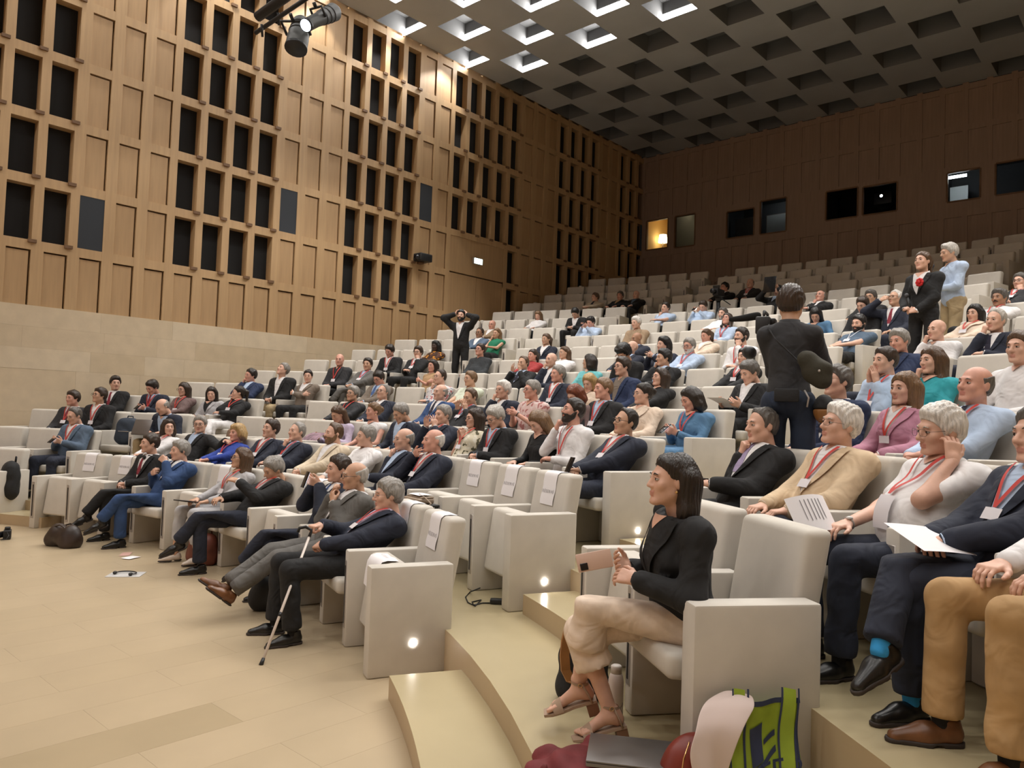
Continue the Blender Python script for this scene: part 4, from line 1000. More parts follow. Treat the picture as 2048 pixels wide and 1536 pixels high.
def cloth(cn, top=False):
    nm = 'cloth '+cn
    if nm in MATS: return MATS[nm]
    if cn in ('floral', 'pinkfloral', 'pattern', 'orange'):
        a, b, c = {'floral': ((.62, .56, .42), (.10, .09, .05), (.70, .66, .55)), 'pinkfloral': ((.62, .45, .42), (.38, .14, .13), (.66, .55, .52)),
                   'pattern': ((.62, .60, .60), (.10, .12, .18), (.45, .16, .16)), 'orange': ((.035, .014, .006), (.60, .24, .02), (.10, .03, .01))}[cn]
        mt, nt, bb = newmat(nm); tc = N(nt, 'ShaderNodeTexCoord'); vo = N(nt, 'ShaderNodeTexNoise'); vo.inputs['Scale'].default_value = 16; vo.inputs['Detail'].default_value = 2
        rp = N(nt, 'ShaderNodeValToRGB'); rp.color_ramp.interpolation = 'CONSTANT'
        rp.color_ramp.elements[0].color = (*c, 1); rp.color_ramp.elements[1].position = 0.42; rp.color_ramp.elements[1].color = (*a, 1)
        e = rp.color_ramp.elements.new(0.58); e.color = (*b, 1)
        nt.links.new(tc.outputs['Object'], vo.inputs['Vector']); nt.links.new(vo.outputs[0], rp.inputs[0]); nt.links.new(rp.outputs[0], bb.inputs['Base Color']); bb.inputs['Roughness'].default_value = 0.85
        MATS[nm] = mt; return mt
    mt = mat(nm, COLS[cn], 0.85, var=0.12, vscale=9, bump=0.55, bscale=6.5)
    for n_ in mt.node_tree.nodes:
        if n_.type == 'BUMP': n_.inputs['Distance'].default_value = 0.035
        if n_.type == 'TEX_NOISE' and abs(n_.inputs['Scale'].default_value-6.5) < 0.01: n_.inputs['Distortion'].default_value = 1.6; n_.inputs['Detail'].default_value = 1.5
    return mt
def hairm(cn): return mat('hair '+cn, HCOL[cn], 0.36, var=0.35, vscale=30, bump=0.5, bscale=70, stretch=(3, 3, 0.5))
def skinm(cn): return mat('skin '+cn, SKIN[cn], 0.52, var=0.10, vscale=14, bump=0.06, bscale=90)
def lipm(cn): c = SKIN[cn]; return mat('lips '+cn, (c[0]*0.88, c[1]*0.70, c[2]*0.74), 0.45)
M_EYE = mat('eye white', (0.44, 0.39, 0.36), 0.3); M_IRIS = mat('iris', (0.022, 0.014, 0.010), 0.15)
M_LANY = mat('red lanyard ribbon', (0.52, 0.045, 0.035), 0.6); M_LANY2 = mat('white lanyard cord', (.7, .7, .7), 0.6)
M_LEATHER = {'black': mat('black shoe leather', (0.010, 0.0095, 0.009), 0.28), 'brown': mat('brown shoe leather', (0.16, 0.065, 0.025), 0.38, var=0.3, vscale=12), 'white': mat('white shoe leather', (0.62, 0.52, 0.44), 0.5)}
M_SOLE = mat('shoe sole', (0.035, 0.025, 0.02), 0.7); M_SOCK = mat('black sock', (0.008, 0.008, 0.009), 0.9)
M_GLF = {'dark': mat('dark spectacle frame', (0.010, 0.008, 0.008), 0.3), 'thin': mat('thin spectacle frame', (0.10, 0.075, 0.06), 0.3, metal=0.6)}
M_BADGE = mat('plastic badge', (0.76, 0.73, 0.76), 0.25)
M_PHONE = mat('phone glass', (0.008, 0.008, 0.010), 0.12); M_GOLD = mat('gold metal', (0.75, 0.48, 0.20), 0.3, metal=1.0)

def rot_ypr(yaw, pitch, rollr=0.0):
    cy_, sy_ = cos(yaw), sin(yaw); cp, sp_ = cos(pitch), sin(pitch); c2, s2 = cos(rollr), sin(rollr)
    Rz = np.array([[cy_, -sy_, 0], [sy_, cy_, 0], [0, 0, 1]]); Rx = np.array([[1, 0, 0], [0, cp, sp_], [0, -sp_, cp]]); Ry = np.array([[c2, 0, s2], [0, 1, 0], [-s2, 0, c2]])
    return Rz@Rx@Ry
def ik(a, t, l1, l2, pole):
    a = np.asarray(a, float); t = np.asarray(t, float); d = t-a; L = np.linalg.norm(d); L2 = min(L, (l1+l2)*0.995); dn = d/(L+1e-9)
    x = (l1*l1-l2*l2+L2*L2)/(2*L2); hh = sqrt(max(1e-6, l1*l1-x*x)); pl = np.asarray(pole, float); pl = pl-dn*(pl@dn); pl = unit(pl)
    return a+dn*x+pl*hh, a+dn*L2
def frame(xd, pn):
    x = unit(xd); z = -np.asarray(pn, float); z = unit(z-x*(z@x)); y = np.cross(z, x); return np.stack([x, y, z], 1)

class Person: pass
def make_person(p, e, standing=False):
    """builds one person in the local frame of Empty e (feet level z=0, facing -Y)"""
    o = p; sex = o['sex']; lod = o['lod']; hres = {0: 0.0130, 1: 0.0235, 2: 0.0315}[lod]
    sc = o.get('sc', 1.0) ; fs = 1.0 if sex == 'm' else 0.93
    skin = o.get('skin') or random.choice(['fair', 'rosy', 'fair', 'olive']); rnd = random.Random(hash(o['label']) % 9999 if False else int(o['x']*7+o['y']*13))
    H = np.array(o['H'], float)
    yaw = radians(o['yaw']); pit = radians(o['pitch'])
    Rh = rot_ypr(yaw, pit, radians(rnd.uniform(-4, 4)))
    hs = (1.02 if sex == 'm' else 0.97)*o.get('hscale', 1.0)
    fwd_lean = o.get('fwd', 0.0)
    # spine
    Lsp = 0.475*fs*sc
    Nk = H + Rh@np.array([0, 0.048, -0.155])*hs*0.55 + np.array([0, 0.045, -0.155])*hs*0.45
    hipz = o.get('hipz', 0.535)
    if standing: Pv = np.array([Nk[0]*0.5, Nk[1]+0.01, Nk[2]-Lsp*1.04])
    else:
        dz = Nk[2]-hipz
        if dz > Lsp: Lsp = dz*1.003; sc = Lsp/(0.475*fs)
        dy = sqrt(max(0.0, Lsp*Lsp-dz*dz)); py = Nk[1]-dy
        if o['dR'] > 0.19: py = Nk[1]+min(dy, 0.30)
        py = max(-0.48, min(py, -0.19)); Pv = np.array([0.0 if not o.get('hx') else o['hx'], py, hipz])
    ax = unit(Nk-Pv); lx = unit(np.array([1.0, 0, 0])-ax*ax[0]); fw = np.cross(ax, lx)   # fw points backwards (+Y)
    Lt = np.linalg.norm(Nk-Pv); R3 = np.stack([lx, fw, ax])
    wd = (1.0 if sex == 'm' else 0.88)*(0.55+0.45*sc)*o.get('slim', 1.0); bel = o.get('belly', rnd.uniform(0, 0.02) if sex == 'm' else 0)
    def T(x, y, t): return Pv+lx*x+fw*y+ax*(t*Lt)
    torso = Field()
    torso.ell(T(0, 0.0, 0.02), (0.165*wd, 0.125, 0.125), R3, k=0.06)
    torso.ell(T(0, -0.012-bel*0.8, 0.30), (0.150*wd+bel*0.6, 0.112+bel, 0.17), R3, k=0.07)
    torso.ell(T(0, 0.0, 0.68), (0.168*wd, 0.118, 0.185), R3, k=0.06)
    if sex == 'f':
        for s in (-1, 1): torso.ell(T(s*0.062, -0.085, 0.60), (0.062, 0.052, 0.06), R3, k=0.04)
    torso.cap(T(0, 0.02, 0.85), T(0, 0.012, 1.0), 0.075*wd, 0.052, k=0.05)
    SHL = {}
    for s in (-1, 1):
        SHL[s] = T(s*0.190*wd, 0.012, 0.868)
        torso.cap(T(s*0.05, 0.015, 0.945), SHL[s], 0.050*wd, 0.064*wd, k=0.045)
    # ---- arms
    ua, fa = 0.285*fs*(0.5+0.5*sc), 0.262*fs*(0.5+0.5*sc)
    pose = o['pose']
    face = lambda x, y, z: H+Rh@np.array([x, y, z])*hs
    lapz = Pv[2]+0.115
    lap = lambda s, x=0.115, y=-0.27, z=0.0: (np.array([s*x, Pv[1]+y, lapz+z]), np.array([-s*0.25, -1, -0.12]), np.array([0, 0, -1]), 'relax')
    # target wrist, finger dir, palm normal, hand pose ; s=-1 is the person's right
    tg = {-1: lap(-1), 1: lap(1)}
    chin = lambda s: (face(s*0.055, -0.115, -0.195), unit(Rh@np.array([-s*0.35, 0.05, 1])), unit(Rh@np.array([-s*0.3, 1, 0.2])), 'fist')
    if pose == 'lap' and rnd.random() < 0.4: tg[1] = (np.array([0.02, Pv[1]-0.26, lapz+0.03]), np.array([-1, -0.4, -0.1]), np.array([0, 0.2, -1]), 'relax'); tg[-1] = (np.array([-0.09, Pv[1]-0.26, lapz+0.02]), np.array([1, -0.5, -0.15]), np.array([0, 0.2, -1]), 'relax')
    if pose in ('chin_r', 'fist_r'): tg[-1] = chin(-1)
    if pose in ('chin_l', 'fist_l'): tg[1] = chin(1)
    if pose == 'fist_r': tg[-1] = (face(-0.06, -0.10, -0.15), unit(Rh@np.array([0.25, 0.1, 1])), unit(Rh@np.array([0.5, 1, 0])), 'fist')
    if pose == 'fist_l': tg[1] = (face(0.06, -0.10, -0.15), unit(Rh@np.array([-0.25, 0.1, 1])), unit(Rh@np.array([-0.5, 1, 0])), 'fist')
    if pose in ('chin_r', 'chin_l', 'fist_r', 'fist_l'):
        s = 1 if pose.endswith('_r') else -1
        tg[s] = (np.array([s*0.02, Pv[1]-0.22, lapz+0.07]), np.array([-s*1, -0.25, 0.05]), np.array([0, 0.3, -1]), 'relax')
    if pose == 'eye_r': tg[-1] = (face(-0.13, -0.15, -0.05), unit(Rh@np.array([0.9, 0.25, 0.45])), unit(Rh@np.array([0.2, 1, -0.2])), 'relax')
    if pose == 'temple_l': tg[1] = (face(0.135, -0.035, -0.125), unit(Rh@np.array([-0.28, 0.28, 1])), unit(Rh@np.array([-1, 0, -0.1])), 'relax')
    if pose == 'chest_r': tg[-1] = (T(-0.12, -0.17, 0.86), np.array([0.9, -0.15, 0.25]), np.array([0, 1, 0.2]), 'relax')
    if pose == 'cuff': tg[-1] = (T(-0.10, -0.22, 0.45), np.array([0.9, -0.3, 0.35]), np.array([0, 1, 0]), 'grip'); tg[1] = (T(0.02, -0.22, 0.80), np.array([-0.6, -0.35, 0.6]), np.array([-0.3, 0.8, -0.3]), 'fist')
    if pose == 'wrist': tg[1] = (T(-0.02, -0.34, 0.40), np.array([-0.8, -0.6, 0.25]), np.array([-0.2, 0.3, -1]), 'relax'); tg[-1] = (np.array([-0.10, Pv[1]-0.40, lapz+0.05]), np.array([0.6, -1, 0]), np.array([0, 0, -1]), 'relax')
    if pose == 'mouth':
        tg[-1] = (face(-0.055, -0.165, -0.165), unit(Rh@np.array([0.35, 0.15, 1])), unit(Rh@np.array([0.4, 1, 0])), 'fist'); tg[1] = (face(0.045, -0.175, -0.215), unit(Rh@np.array([-0.6, -0.1, 0.9])), unit(Rh@np.array([-0.2, 1, 0])), 'grip')
    if pose in ('clasp', 'pray', 'steeple', 'clasp_low'):
        c = {'clasp': face(0, -0.17, -0.20), 'pray': face(0, -0.135, -0.165), 'steeple': face(0, -0.20, -0.12), 'clasp_low': T(0, -0.32, 0.62)}[pose]
        hp = {'clasp': 'relax', 'pray': 'flat', 'steeple': 'spread', 'clasp_low': 'relax'}[pose]
        for s in (-1, 1):
            w_ = 0.036 if pose != 'steeple' else 0.085
            tg[s] = (c+np.array([s*w_, 0.02, -0.03]), np.array([-s*0.16, -0.12, 1]) if pose != 'clasp_low' else np.array([-s*0.5, -1, 0.3]), np.array([-s*1, 0, 0.05]), hp)
    if pose in ('phone', 'phone_high', 'book', 'laptop', 'tablet', 'phone_lap'):
        c = {'phone': T(0, -0.34, 0.42), 'phone_high': face(-0.06, -0.24, -0.10), 'book': np.array([0, Pv[1]-0.34, lapz+0.10]), 'laptop': np.array([0, Pv[1]-0.36, lapz+0.06]),
             'tablet': T(-0.02, -0.40, 0.80), 'phone_lap': np.array([-0.02, Pv[1]-0.30, lapz+0.12])}[pose]
        wi = {'phone': 0.055, 'phone_high': 0.06, 'book': 0.13, 'laptop': 0.10, 'tablet': 0.13, 'phone_lap': 0.07}[pose]
        for s in (-1, 1): tg[s] = (c+np.array([s*wi, 0.075, -0.03]), np.array([-s*0.38, -1, 0.42 if pose != 'laptop' else -0.1]), np.array([-s*0.7, -0.2, 0.5]) if pose != 'laptop' else np.array([0, 0, -1]), 'relax')
        o['hold'] = c
    if pose == 'phone_lap':
        tg[1] = (o['hold']+np.array([0.10, 0.05, -0.045]), np.array([-0.75, -0.85, 0.12]), np.array([-0.4, 0.4, -0.6]), 'relax')
    if pose == 'cane':
        c = np.array([-0.05, Pv[1]-0.27, lapz+0.10]); o['hold'] = c
        tg[1] = (c+np.array([0.13, 0.02, -0.085]), np.array([-1, -0.35, -0.1]), np.array([0, 0.5, -0.8]), 'grip'); tg[-1] = (c+np.array([-0.03, 0.085, 0.05]), np.array([0.35, -1, -0.1]), np.array([0, 0, -1]), 'fist')
    if pose == 'fold':
        tg[-1] = (T(0.11, -0.19, 0.42), np.array([1, 0.25, 0.15]), np.array([0, 1, 0]), 'relax'); tg[1] = (T(-0.10, -0.215, 0.46), np.array([-1, 0.25, 0.05]), np.array([0, 1, 0]), 'relax')
    if pose == 'reach_l': tg[1] = (SHL[1]+np.array([0.48, -0.16, 0.02]), np.array([1, -0.3, 0.05]), np.array([0, 0, -1]), 'relax')
    if pose == 'headhold':
        for s in (-1, 1): tg[s] = (face(s*0.125, -0.02, 0.02), np.array([-s*0.5, 0.25, 1]), np.array([-s*1, 0.1, -0.1]), 'relax')
    if pose == 'mic': 
        c = T(-0.03, -0.24, 0.12); o['hold'] = c
        tg[-1] = (c+np.array([-0.075, 0.02, -0.03]), np.array([1, -0.45, 0.1]), np.array([0, 0.6, -0.6]), 'grip'); tg[1] = (c+np.array([0.085, 0.02, -0.06]), np.array([-1, -0.45, 0.0]), np.array([0, 0.8, -0.4]), 'relax')
    if pose == 'micman':
        c = T(-0.02, -0.30, 0.70); o['hold'] = c
        tg[-1] = (c+np.array([-0.05, 0.07, -0.03]), np.array([0.5, -0.8, 0.45]), np.array([0.4, 0, -0.5]), 'fist'); tg[1] = (T(0.02, -0.25, 0.30), np.array([-0.8, -0.5, 0.2]), np.array([0, 0.6, -0.6]), 'relax')
    if pose == 'camera':
        tg[-1] = (T(-0.16, -0.30, 0.90), np.array([0.3, -1, 0.4]), np.array([0.8, 0, 0.5]), 'grip'); tg[1] = (T(0.02, -0.33, 0.70), np.array([-0.5, -0.8, 0.4]), np.array([0, 0, 1]), 'grip')
    if standing and pose == 'lap':
        for s in (-1, 1): tg[s] = (Pv+np.array([s*0.24, -0.06, -0.14]), np.array([0, -0.1, -1]), np.array([-s, 0, 0]), 'relax')
    ttype = o['top'][0]; jack = ttype == 'jacket'
    sleeve = {'jacket': 1.0, 'shirt': 1.0, 'blouse': 1.0, 'tee': 0.0, 'sleeveless': -1.0}[ttype]
    rA = (0.060, 0.051, 0.045, 0.039) if jack else (0.053, 0.044, 0.041, 0.035)
    if sex == 'f': rA = tuple(q*0.87 for q in rA)
    garment = Field(); garment.p = list(torso.p); skinf = Field(); body_parts = []
    hand_parts = []
    for s in (-1, 1):
        tw, fd, pn, hp = tg[s]
        pole = np.array([s*(0.75 if pose != 'camera' else 0.25), 0.30, -1.0]) if pose != 'headhold' else np.array([s*1, -0.25, -0.35])
        if pose in ('reach_l',) and s == 1: pole = np.array([0, 0.3, -1.0])
        if pose == 'temple_l' and s == 1: pole = np.array([0.25, -0.75, -1.0])
        el, wr_ = ik(SHL[s], tw, ua, fa, pole)
        if sleeve >= 0: garment.cap(SHL[s], SHL[s]+(el-SHL[s])*(1.0 if sleeve else 0.62), rA[0], rA[1], k=0.035)
        if sleeve > 0: garment.cap(el, el+(wr_-el)*0.90, rA[1], rA[3], k=0.03)
        if sleeve <= 0:
            sk = 0.82
            if sleeve < 0: skinf.cap(SHL[s], el, rA[0]*0.92, rA[1]*0.9, k=0.03)
            else: skinf.cap(SHL[s]+(el-SHL[s])*0.5, el, rA[1]*0.95, rA[1]*0.9, k=0.03)
            skinf.cap(el, wr_, rA[1]*0.86, rA[3]*0.80, k=0.03)
        else:
            a, b = tube_np([el+(wr_-el)*0.75, el+(wr_-el)*0.9, wr_+(wr_-el)*0.03], [0.024, 0.024, 0.0215], 12, cap=False); body_parts.append((np.array(a), np.array(b), 0))
        V, F = hand_tpl(hp, lod); V = V.copy()
        if s == 1: V[:, 1] *= -1; F = F[:, ::-1]
        fdn = unit(fd); A_ = frame(fdn, pn); hsz = (0.99 if sex == 'm' else 0.90)
        body_parts.append((V@A_.T*hsz+wr_, F, 0))
        o.setdefault('wr', {})[s] = (wr_, el, fdn)
        if jack or ttype in ('shirt',):   # cuffs
            d = unit(wr_-el); c0 = el+(wr_-el)*0.86; 
            a, b = tube_np([c0, c0+d*0.045], rA[3]*1.0, 12, cap=True) if False else tube_np([c0, c0+d*(0.050 if jack else 0.030)], [rA[3]*0.93, rA[3]*0.90], 12, cap=False)
            hand_parts.append((np.array(a), np.array(b), 0))
    a, b = tube_np([Pv, Pv*0.5+Nk*0.5, Nk, H], [0.07, 0.07, 0.04, 0.03], 8, cap=False); body_parts.append((np.array(a), np.array(b), 0))
    for s in (-1, 1):
        wr_, el, fdn = o['wr'][s]; a, b = tube_np([Nk-ax*0.06, SHL[s], el, wr_], [0.03, 0.03, 0.026, 0.020], 6, cap=False); body_parts.append((np.array(a), np.array(b), 0))
    # ---- head on the neck
    V, F, FM = head_tpl(sex, lod)
    nz = np.clip((-V[:, 2]-0.10)/0.10, 0, 1)[:, None]
    Vh = (V@Rh.T)*hs+H; Vn = V*hs+np.array([H[0]*1.0, H[1], H[2]])
    nb = Nk+np.array([0, 0.0, 0.0])
    Vn = nb+(V-np.array([0, 0.048, -0.19]))*hs
    body_parts.append((Vh*(1-nz)+Vn*nz, F, FM))
    if skinf.p:
        V2, F2 = polygonise(skinf, max(0.010, hres*0.75)); body_parts.append((V2, F2, 0))
    # upper chest / neckline skin
    open_neck = sex == 'f' or ttype in ('tee', 'sleeveless')
    # ---- legs
    leg = o['leg']; LT, LS = 0.455*fs, 0.435*fs
    hip = {s: Pv+np.array([s*0.088, -0.01, -0.02]) for s in (-1, 1)}
    kn = {}; an = {}; toe = {}
    for s in (-1, 1):
        if standing:
            kn[s] = np.array([hip[s][0]+s*0.02, hip[s][1]-0.03, Pv[2]*0.53]); an[s] = np.array([hip[s][0]+s*0.03, hip[s][1]+0.0+o.get('stride', 0)*s, 0.085]); toe[s] = np.array([s*0.15, -1, 0])
        else:
            kn[s] = hip[s]+unit(np.array([s*0.14, -1, 0.02 if hipz > 0.5 else 0.1]))*LT; an[s] = np.array([kn[s][0]+s*0.005, kn[s][1]+0.02+rnd.uniform(-.06, .05), 0.085]); toe[s] = np.array([s*0.18, -1, 0])
    if leg in ('cross_l', 'cross_r'):
        s = 1 if leg == 'cross_l' else -1     # the leg that lies on top
        kn[-s] = hip[-s]+unit(np.array([s*0.06, -1, 0.03]))*LT; an[-s] = np.array([kn[-s][0]-s*0.02, kn[-s][1]+0.02, 0.085])
        kn[s] = hip[s]+unit(np.array([-s*0.22, -1, 0.32]))*LT
        d = unit(np.array([-s*0.42, -0.52, -0.85])); an[s] = kn[s]+d*LS; toe[s] = unit(np.array([-s*0.35, -1, -0.42]))
    if leg == 'cross_f':      # woman on the front edge: left leg over right, feet close to the floor
        kn[-1] = hip[-1]+unit(np.array([-0.10, -1, -0.14]))*LT; an[-1] = np.array([kn[-1][0]+0.06, kn[-1][1]+0.12, 0.135])
        kn[1] = hip[1]+unit(np.array([-0.36, -1, 0.17]))*LT; an[1] = np.array([kn[1][0]-0.10, kn[1][1]-0.02, 0.215]); toe[1] = unit(np.array([-0.25, -1, -0.34])); toe[-1] = unit(np.array([-0.1, -1, -0.26]))
    if leg == 'stretch':
        kn[1] = hip[1]+unit(np.array([0.0, -1, -0.12]))*LT; kn[-1] = hip[-1]+unit(np.array([0.05, -1, -0.05]))*LT
        an[1] = kn[1]+unit(np.array([-0.10, -0.86, -0.62]))*LS*0.97; an[-1] = kn[-1]+unit(np.array([0.12, -0.95, -0.60]))*LS
        toe[1] = unit(np.array([0.2, -0.75, 0.62])); toe[-1] = unit(np.array([-0.25, -0.8, 0.6]))
    fem = 0.93 if sex == 'f' else 1.0
    crop = o.get('crop', 0.95); bare = Field()
    rl_ = (0.086*fem, 0.064*fem, 0.060*fem, 0.060*fem)
    if o.get('wide'): rl_ = (0.080, 0.062, 0.066, 0.088)
    TR = []
    for s in (-1, 1):
        f = Field(); f.ell(Pv+np.array([s*0.035, 0.01, -0.01]), (0.128*wd, 0.130, 0.105), k=0.05)
        sh = an[s]-kn[s]; hem = kn[s]+sh*crop; dn = unit(sh)
        f.cap(hip[s], kn[s], rl_[0], rl_[1], k=0.03); f.cap(kn[s], hem+dn*0.09, rl_[2], rl_[3]+(rl_[3]-rl_[2])*0.2, k=0.02)
        TR.append((f, hem, dn))
        if crop < 0.9 or lod == 0:
            bare.cap(kn[s]+sh*max(0.2, crop-0.2), an[s]+sh*0.03, 0.047*fem if crop < 0.9 else 0.042, 0.034*fem, k=0.02)
    # ---- build meshes
    stem = e
    ph = rnd.uniform(0, 6)
    topm = cloth(o['top'][1]); wrk = {0: 0.0034, 1: 0.003, 2: 0.0}[lod]
    offT = 0.014 if jack else 0.008
    hemt = Pv-ax*0.085
    def cutT(X, Y, Z):
        c = -((X-hemt[0])*ax[0]+(Y-hemt[1])*ax[1]+(Z-hemt[2])*ax[2])
        if not standing: c = np.where((Y < Pv[1]-0.16) & (Z < Pv[2]+0.06), np.maximum(c, (Pv[1]-0.16-Y)*0.6), c) if False else c
        # neck opening
        nc = Nk+ax*0.012
        pl_ = ((X-nc[0])*ax[0]+(Y-nc[1])*ax[1]+(Z-nc[2])*ax[2])-(0.012 if not open_neck else -0.012)
        c = np.maximum(c, np.minimum(pl_, 0.125-np.sqrt((X-nc[0])**2+(Y-nc[1])**2+0*Z)))
        return c
    V, F = polygonise(garment, hres, offT, cut=cutT, wr=wrk, ph=ph)
    name = {'jacket': 'jacket', 'shirt': 'shirt', 'blouse': 'blouse', 'tee': 'shirt', 'sleeveless': 'top'}[ttype]
    tob = obj(name, mesh_np(name, V, F, topm, smooth=True), e)
    tp_ = []
    for f, hem, dn in TR:
        def cutL(X, Y, Z, hem=hem, dn=dn):
            return np.maximum(Z-(Pv[2]+(0.085 if not standing else 0.10)), (X-hem[0])*dn[0]+(Y-hem[1])*dn[1]+(Z-hem[2])*dn[2])
        V, F = polygonise(f, hres*(1.05 if (o['row'] < 3 or lod == 0 or standing) else 1.45), 0.008, wr=wrk*1.2, ph=ph+1+hem[0], cut=cutL); tp_.append((V, F, 0))
    V, F, _ = merge(tp_)
    obj('trousers', mesh_np('trousers', V, F, cloth(o['legs']), smooth=True), e)
    if bare.p:
        Vb, Fb = polygonise(bare, max(0.010, hres*0.8))
        if o.get('shoe') == 'sandal' or (crop < 0.9): body_parts.append((Vb, Fb, 0))
        else: obj('sock', mesh_np('sock', Vb, Fb, cloth(o['sock']) if o.get('sock') else M_SOCK, smooth=True), e)
    # ---- shoes
    sk_ = o.get('shoe', 'black'); foot_parts = []
    for s in (-1, 1):
        td = unit(toe[s]); yv = -td; up_ = np.array([0, 0, 1.0]) if abs(td[2]) < 0.3 else unit(an[s]*0+kn[s]-an[s])
        if leg in ('cross_l', 'cross_r', 'stretch', 'cross_f'): up_ = unit(0.5*unit(kn[s]-an[s])+np.array([0, 0, 0.8]))
        zv = unit(up_-yv*(up_@yv)); xv = np.cross(yv, zv); A_ = np.stack([xv, yv, zv], 1); fz = 1.0 if sex == 'm' else 0.88
        if sk_ == 'sandal':
            Vf, Ff = polygonise(foot_field(), 0.006, sm=0); Vf = Vf.copy()
            if s == 1: Vf[:, 0] *= -1; Ff = Ff[:, ::-1]
            up2 = 0.030
            foot_parts.append((Vf*np.array([0.92, 0.95, 1.0])@A_.T+an[s]+zv*0.0, Ff, 0)); o.setdefault('feet', {})[s] = (A_, an[s])
        else:
            V, F, FM = shoe_tpl('m', lod if (o['row'] < 3 or lod == 0) else 2)
            obj('shoe', mesh_np('shoe', (V*fz)@A_.T+an[s], F, [M_LEATHER.get(sk_, M_LEATHER['black']), M_SOLE], FM, smooth=True), e)
    body_parts += foot_parts
    # ---- body mesh (head, neck, hands, bare limbs)
    V, F, FM = merge(body_parts)
    hcol = o['hair'][1]
    body = obj('body', mesh_np('body', V, F, [skinm(skin), lipm(skin), M_EYE, M_IRIS, hairm(hcol if hcol not in ('white',) else 'ltgrey')], FM, smooth=True), e)
    # ---- hair, beard, glasses
    ht = hair_tpl(o['hair'][0], sex, lod)
    if ht is not None:
        hv = ht[0]; q1, q2, q3 = rnd.uniform(0, 6), rnd.uniform(0, 6), rnd.uniform(0, 6); up_ = np.clip((hv[:, 2]-0.03)/0.06, 0, 1)
        nz_ = (np.sin(hv[:, 0]*34+q1)*np.sin(hv[:, 1]*29+q2)+0.6*np.sin(hv[:, 0]*61+hv[:, 1]*47+q3))*up_
        hv = hv+nz_[:, None]*np.array([0.1, -0.3, 1.0])*0.0048
        obj('hair', mesh_np('hair', (hv@Rh.T)*hs+H, ht[1], hairm(hcol), smooth=True), e)
    for bk in ('beard', 'moustache'):
        if o.get(bk):
            V, F = beard_tpl(bk, lod); obj(bk, mesh_np(bk, (V@Rh.T)*hs+H, F, hairm(o[bk]), smooth=True), e)
    if o.get('glasses'):
        V, F, _ = glasses_tpl(o['glasses']); obj('glasses', mesh_np('glasses', (V@Rh.T)*hs+H, F, M_GLF[o['glasses']], smooth=True), e)
    if o.get('earring'):
        a, b = sphere_q((0, 0, 0), (0.007, 0.007, 0.007), 8, 6); obj('earring', mesh_np('earring', a+face(0.080, 0.0, -0.045), b, M_GOLD, smooth=True), e)
    if o.get('headset'):
        pts = [face(0.085*sin(t), 0.035+0.06*cos(t)-0.02, -0.155-0.01*cos(t)) for t in np.linspace(-2.4, 2.4, 13)]
        a, b = tube_np(pts, 0.009, 8); hp_ = obj('headset', mesh_np('headset', a, b, M_BLACK, smooth=True), e)
        for s in (-1, 1):
            a, b = sphere_q((0, 0, 0), (0.028, 0.018, 0.03), 10, 8); obj('ear_cup', mesh_np('ear_cup', a+face(s*0.045, -0.075, -0.165), b, M_BLACK, smooth=True), hp_)
    if o.get('earpiece'):
        a, b = sphere_q((0, 0, 0), (0.014, 0.012, 0.016), 8, 6); obj('earpiece', mesh_np('earpiece', a+face(0.084, -0.005, -0.01), b, M_BLACK, smooth=True), e)
    if hand_parts and (jack or lod < 2):
        V, F, _ = merge(hand_parts); obj('cuff', mesh_np('cuff', V, F, cloth(o['top'][2] if jack else o['top'][1]), smooth=True), e)
    if o.get('watch'):
        wr_, el, fdn = o['wr'][o['watch']]; d = unit(wr_-el); u1 = unit(np.cross(d, [0.3, 0.2, 1])); u2 = np.cross(d, u1); c0 = wr_-d*0.012
        a, b = tube_np([c0+(u1*cos(t)+u2*sin(t))*0.029 for t in np.linspace(0, 2*pi, 15)], 0.0055, 6, cap=False); wb_ = obj('watch', mesh_np('watch', a, b, M_BLACK if o['watch'] > 0 else M_METAL, smooth=True), e)
        up_ = unit(u2 if u2[2] > 0 else -u2); a, b = sphere_q(c0+up_*0.031, (0.017, 0.017, 0.010), 10, 6); obj('watch_face', mesh_np('watch_face', a, b, mat('watch face', (0.6, 0.58, 0.55), 0.2), smooth=True), wb_)
    # ---- draped front pieces
    def drape(xs_, ts_, off):
        base = np.array([T(x, -0.42, t) for x, t in zip(xs_, ts_)]); st = np.linspace(0, 0.42, 43)
        Q = (base[:, None, :]+fw[None, None, :]*st[None, :, None]).reshape(-1, 3)
        D = torso.at(Q).reshape(len(base), len(st))-offT-off
        hit = np.argmax(D < 0, 1); hit = np.where((D < 0).any(1), hit, len(st)-6)
        h0 = np.maximum(hit-1, 0); ar = np.arange(len(base)); d0, d1 = D[ar, h0], D[ar, hit]
        f_ = np.where(d0 > d1, d0/np.maximum(d0-d1, 1e-6), 0); sd = st[h0]+np.clip(f_, 0, 1)*(st[1]-st[0])
        return base+fw*sd[:, None]
    def patch(nm, rows, nx, off, mt):     # rows: list of (t, x0, x1)
        xs_ = []; ts_ = []
        for t, x0, x1 in rows:
            for i in range(nx): xs_.append(x0+(x1-x0)*i/(nx-1)); ts_.append(t)
        V = drape(xs_, ts_, off); F = np.array([(r*nx+i, r*nx+i+1, (r+1)*nx+i+1, (r+1)*nx+i) for r in range(len(rows)-1) for i in range(nx-1)])
        return obj(nm, mesh_np(nm, V, F, mt, smooth=True), e)
    nr_ = 10 if lod < 2 else 6; wz = 0.004+wrk*1.4
    tie_ = len(o['top']) > 3 and o['top'][3]
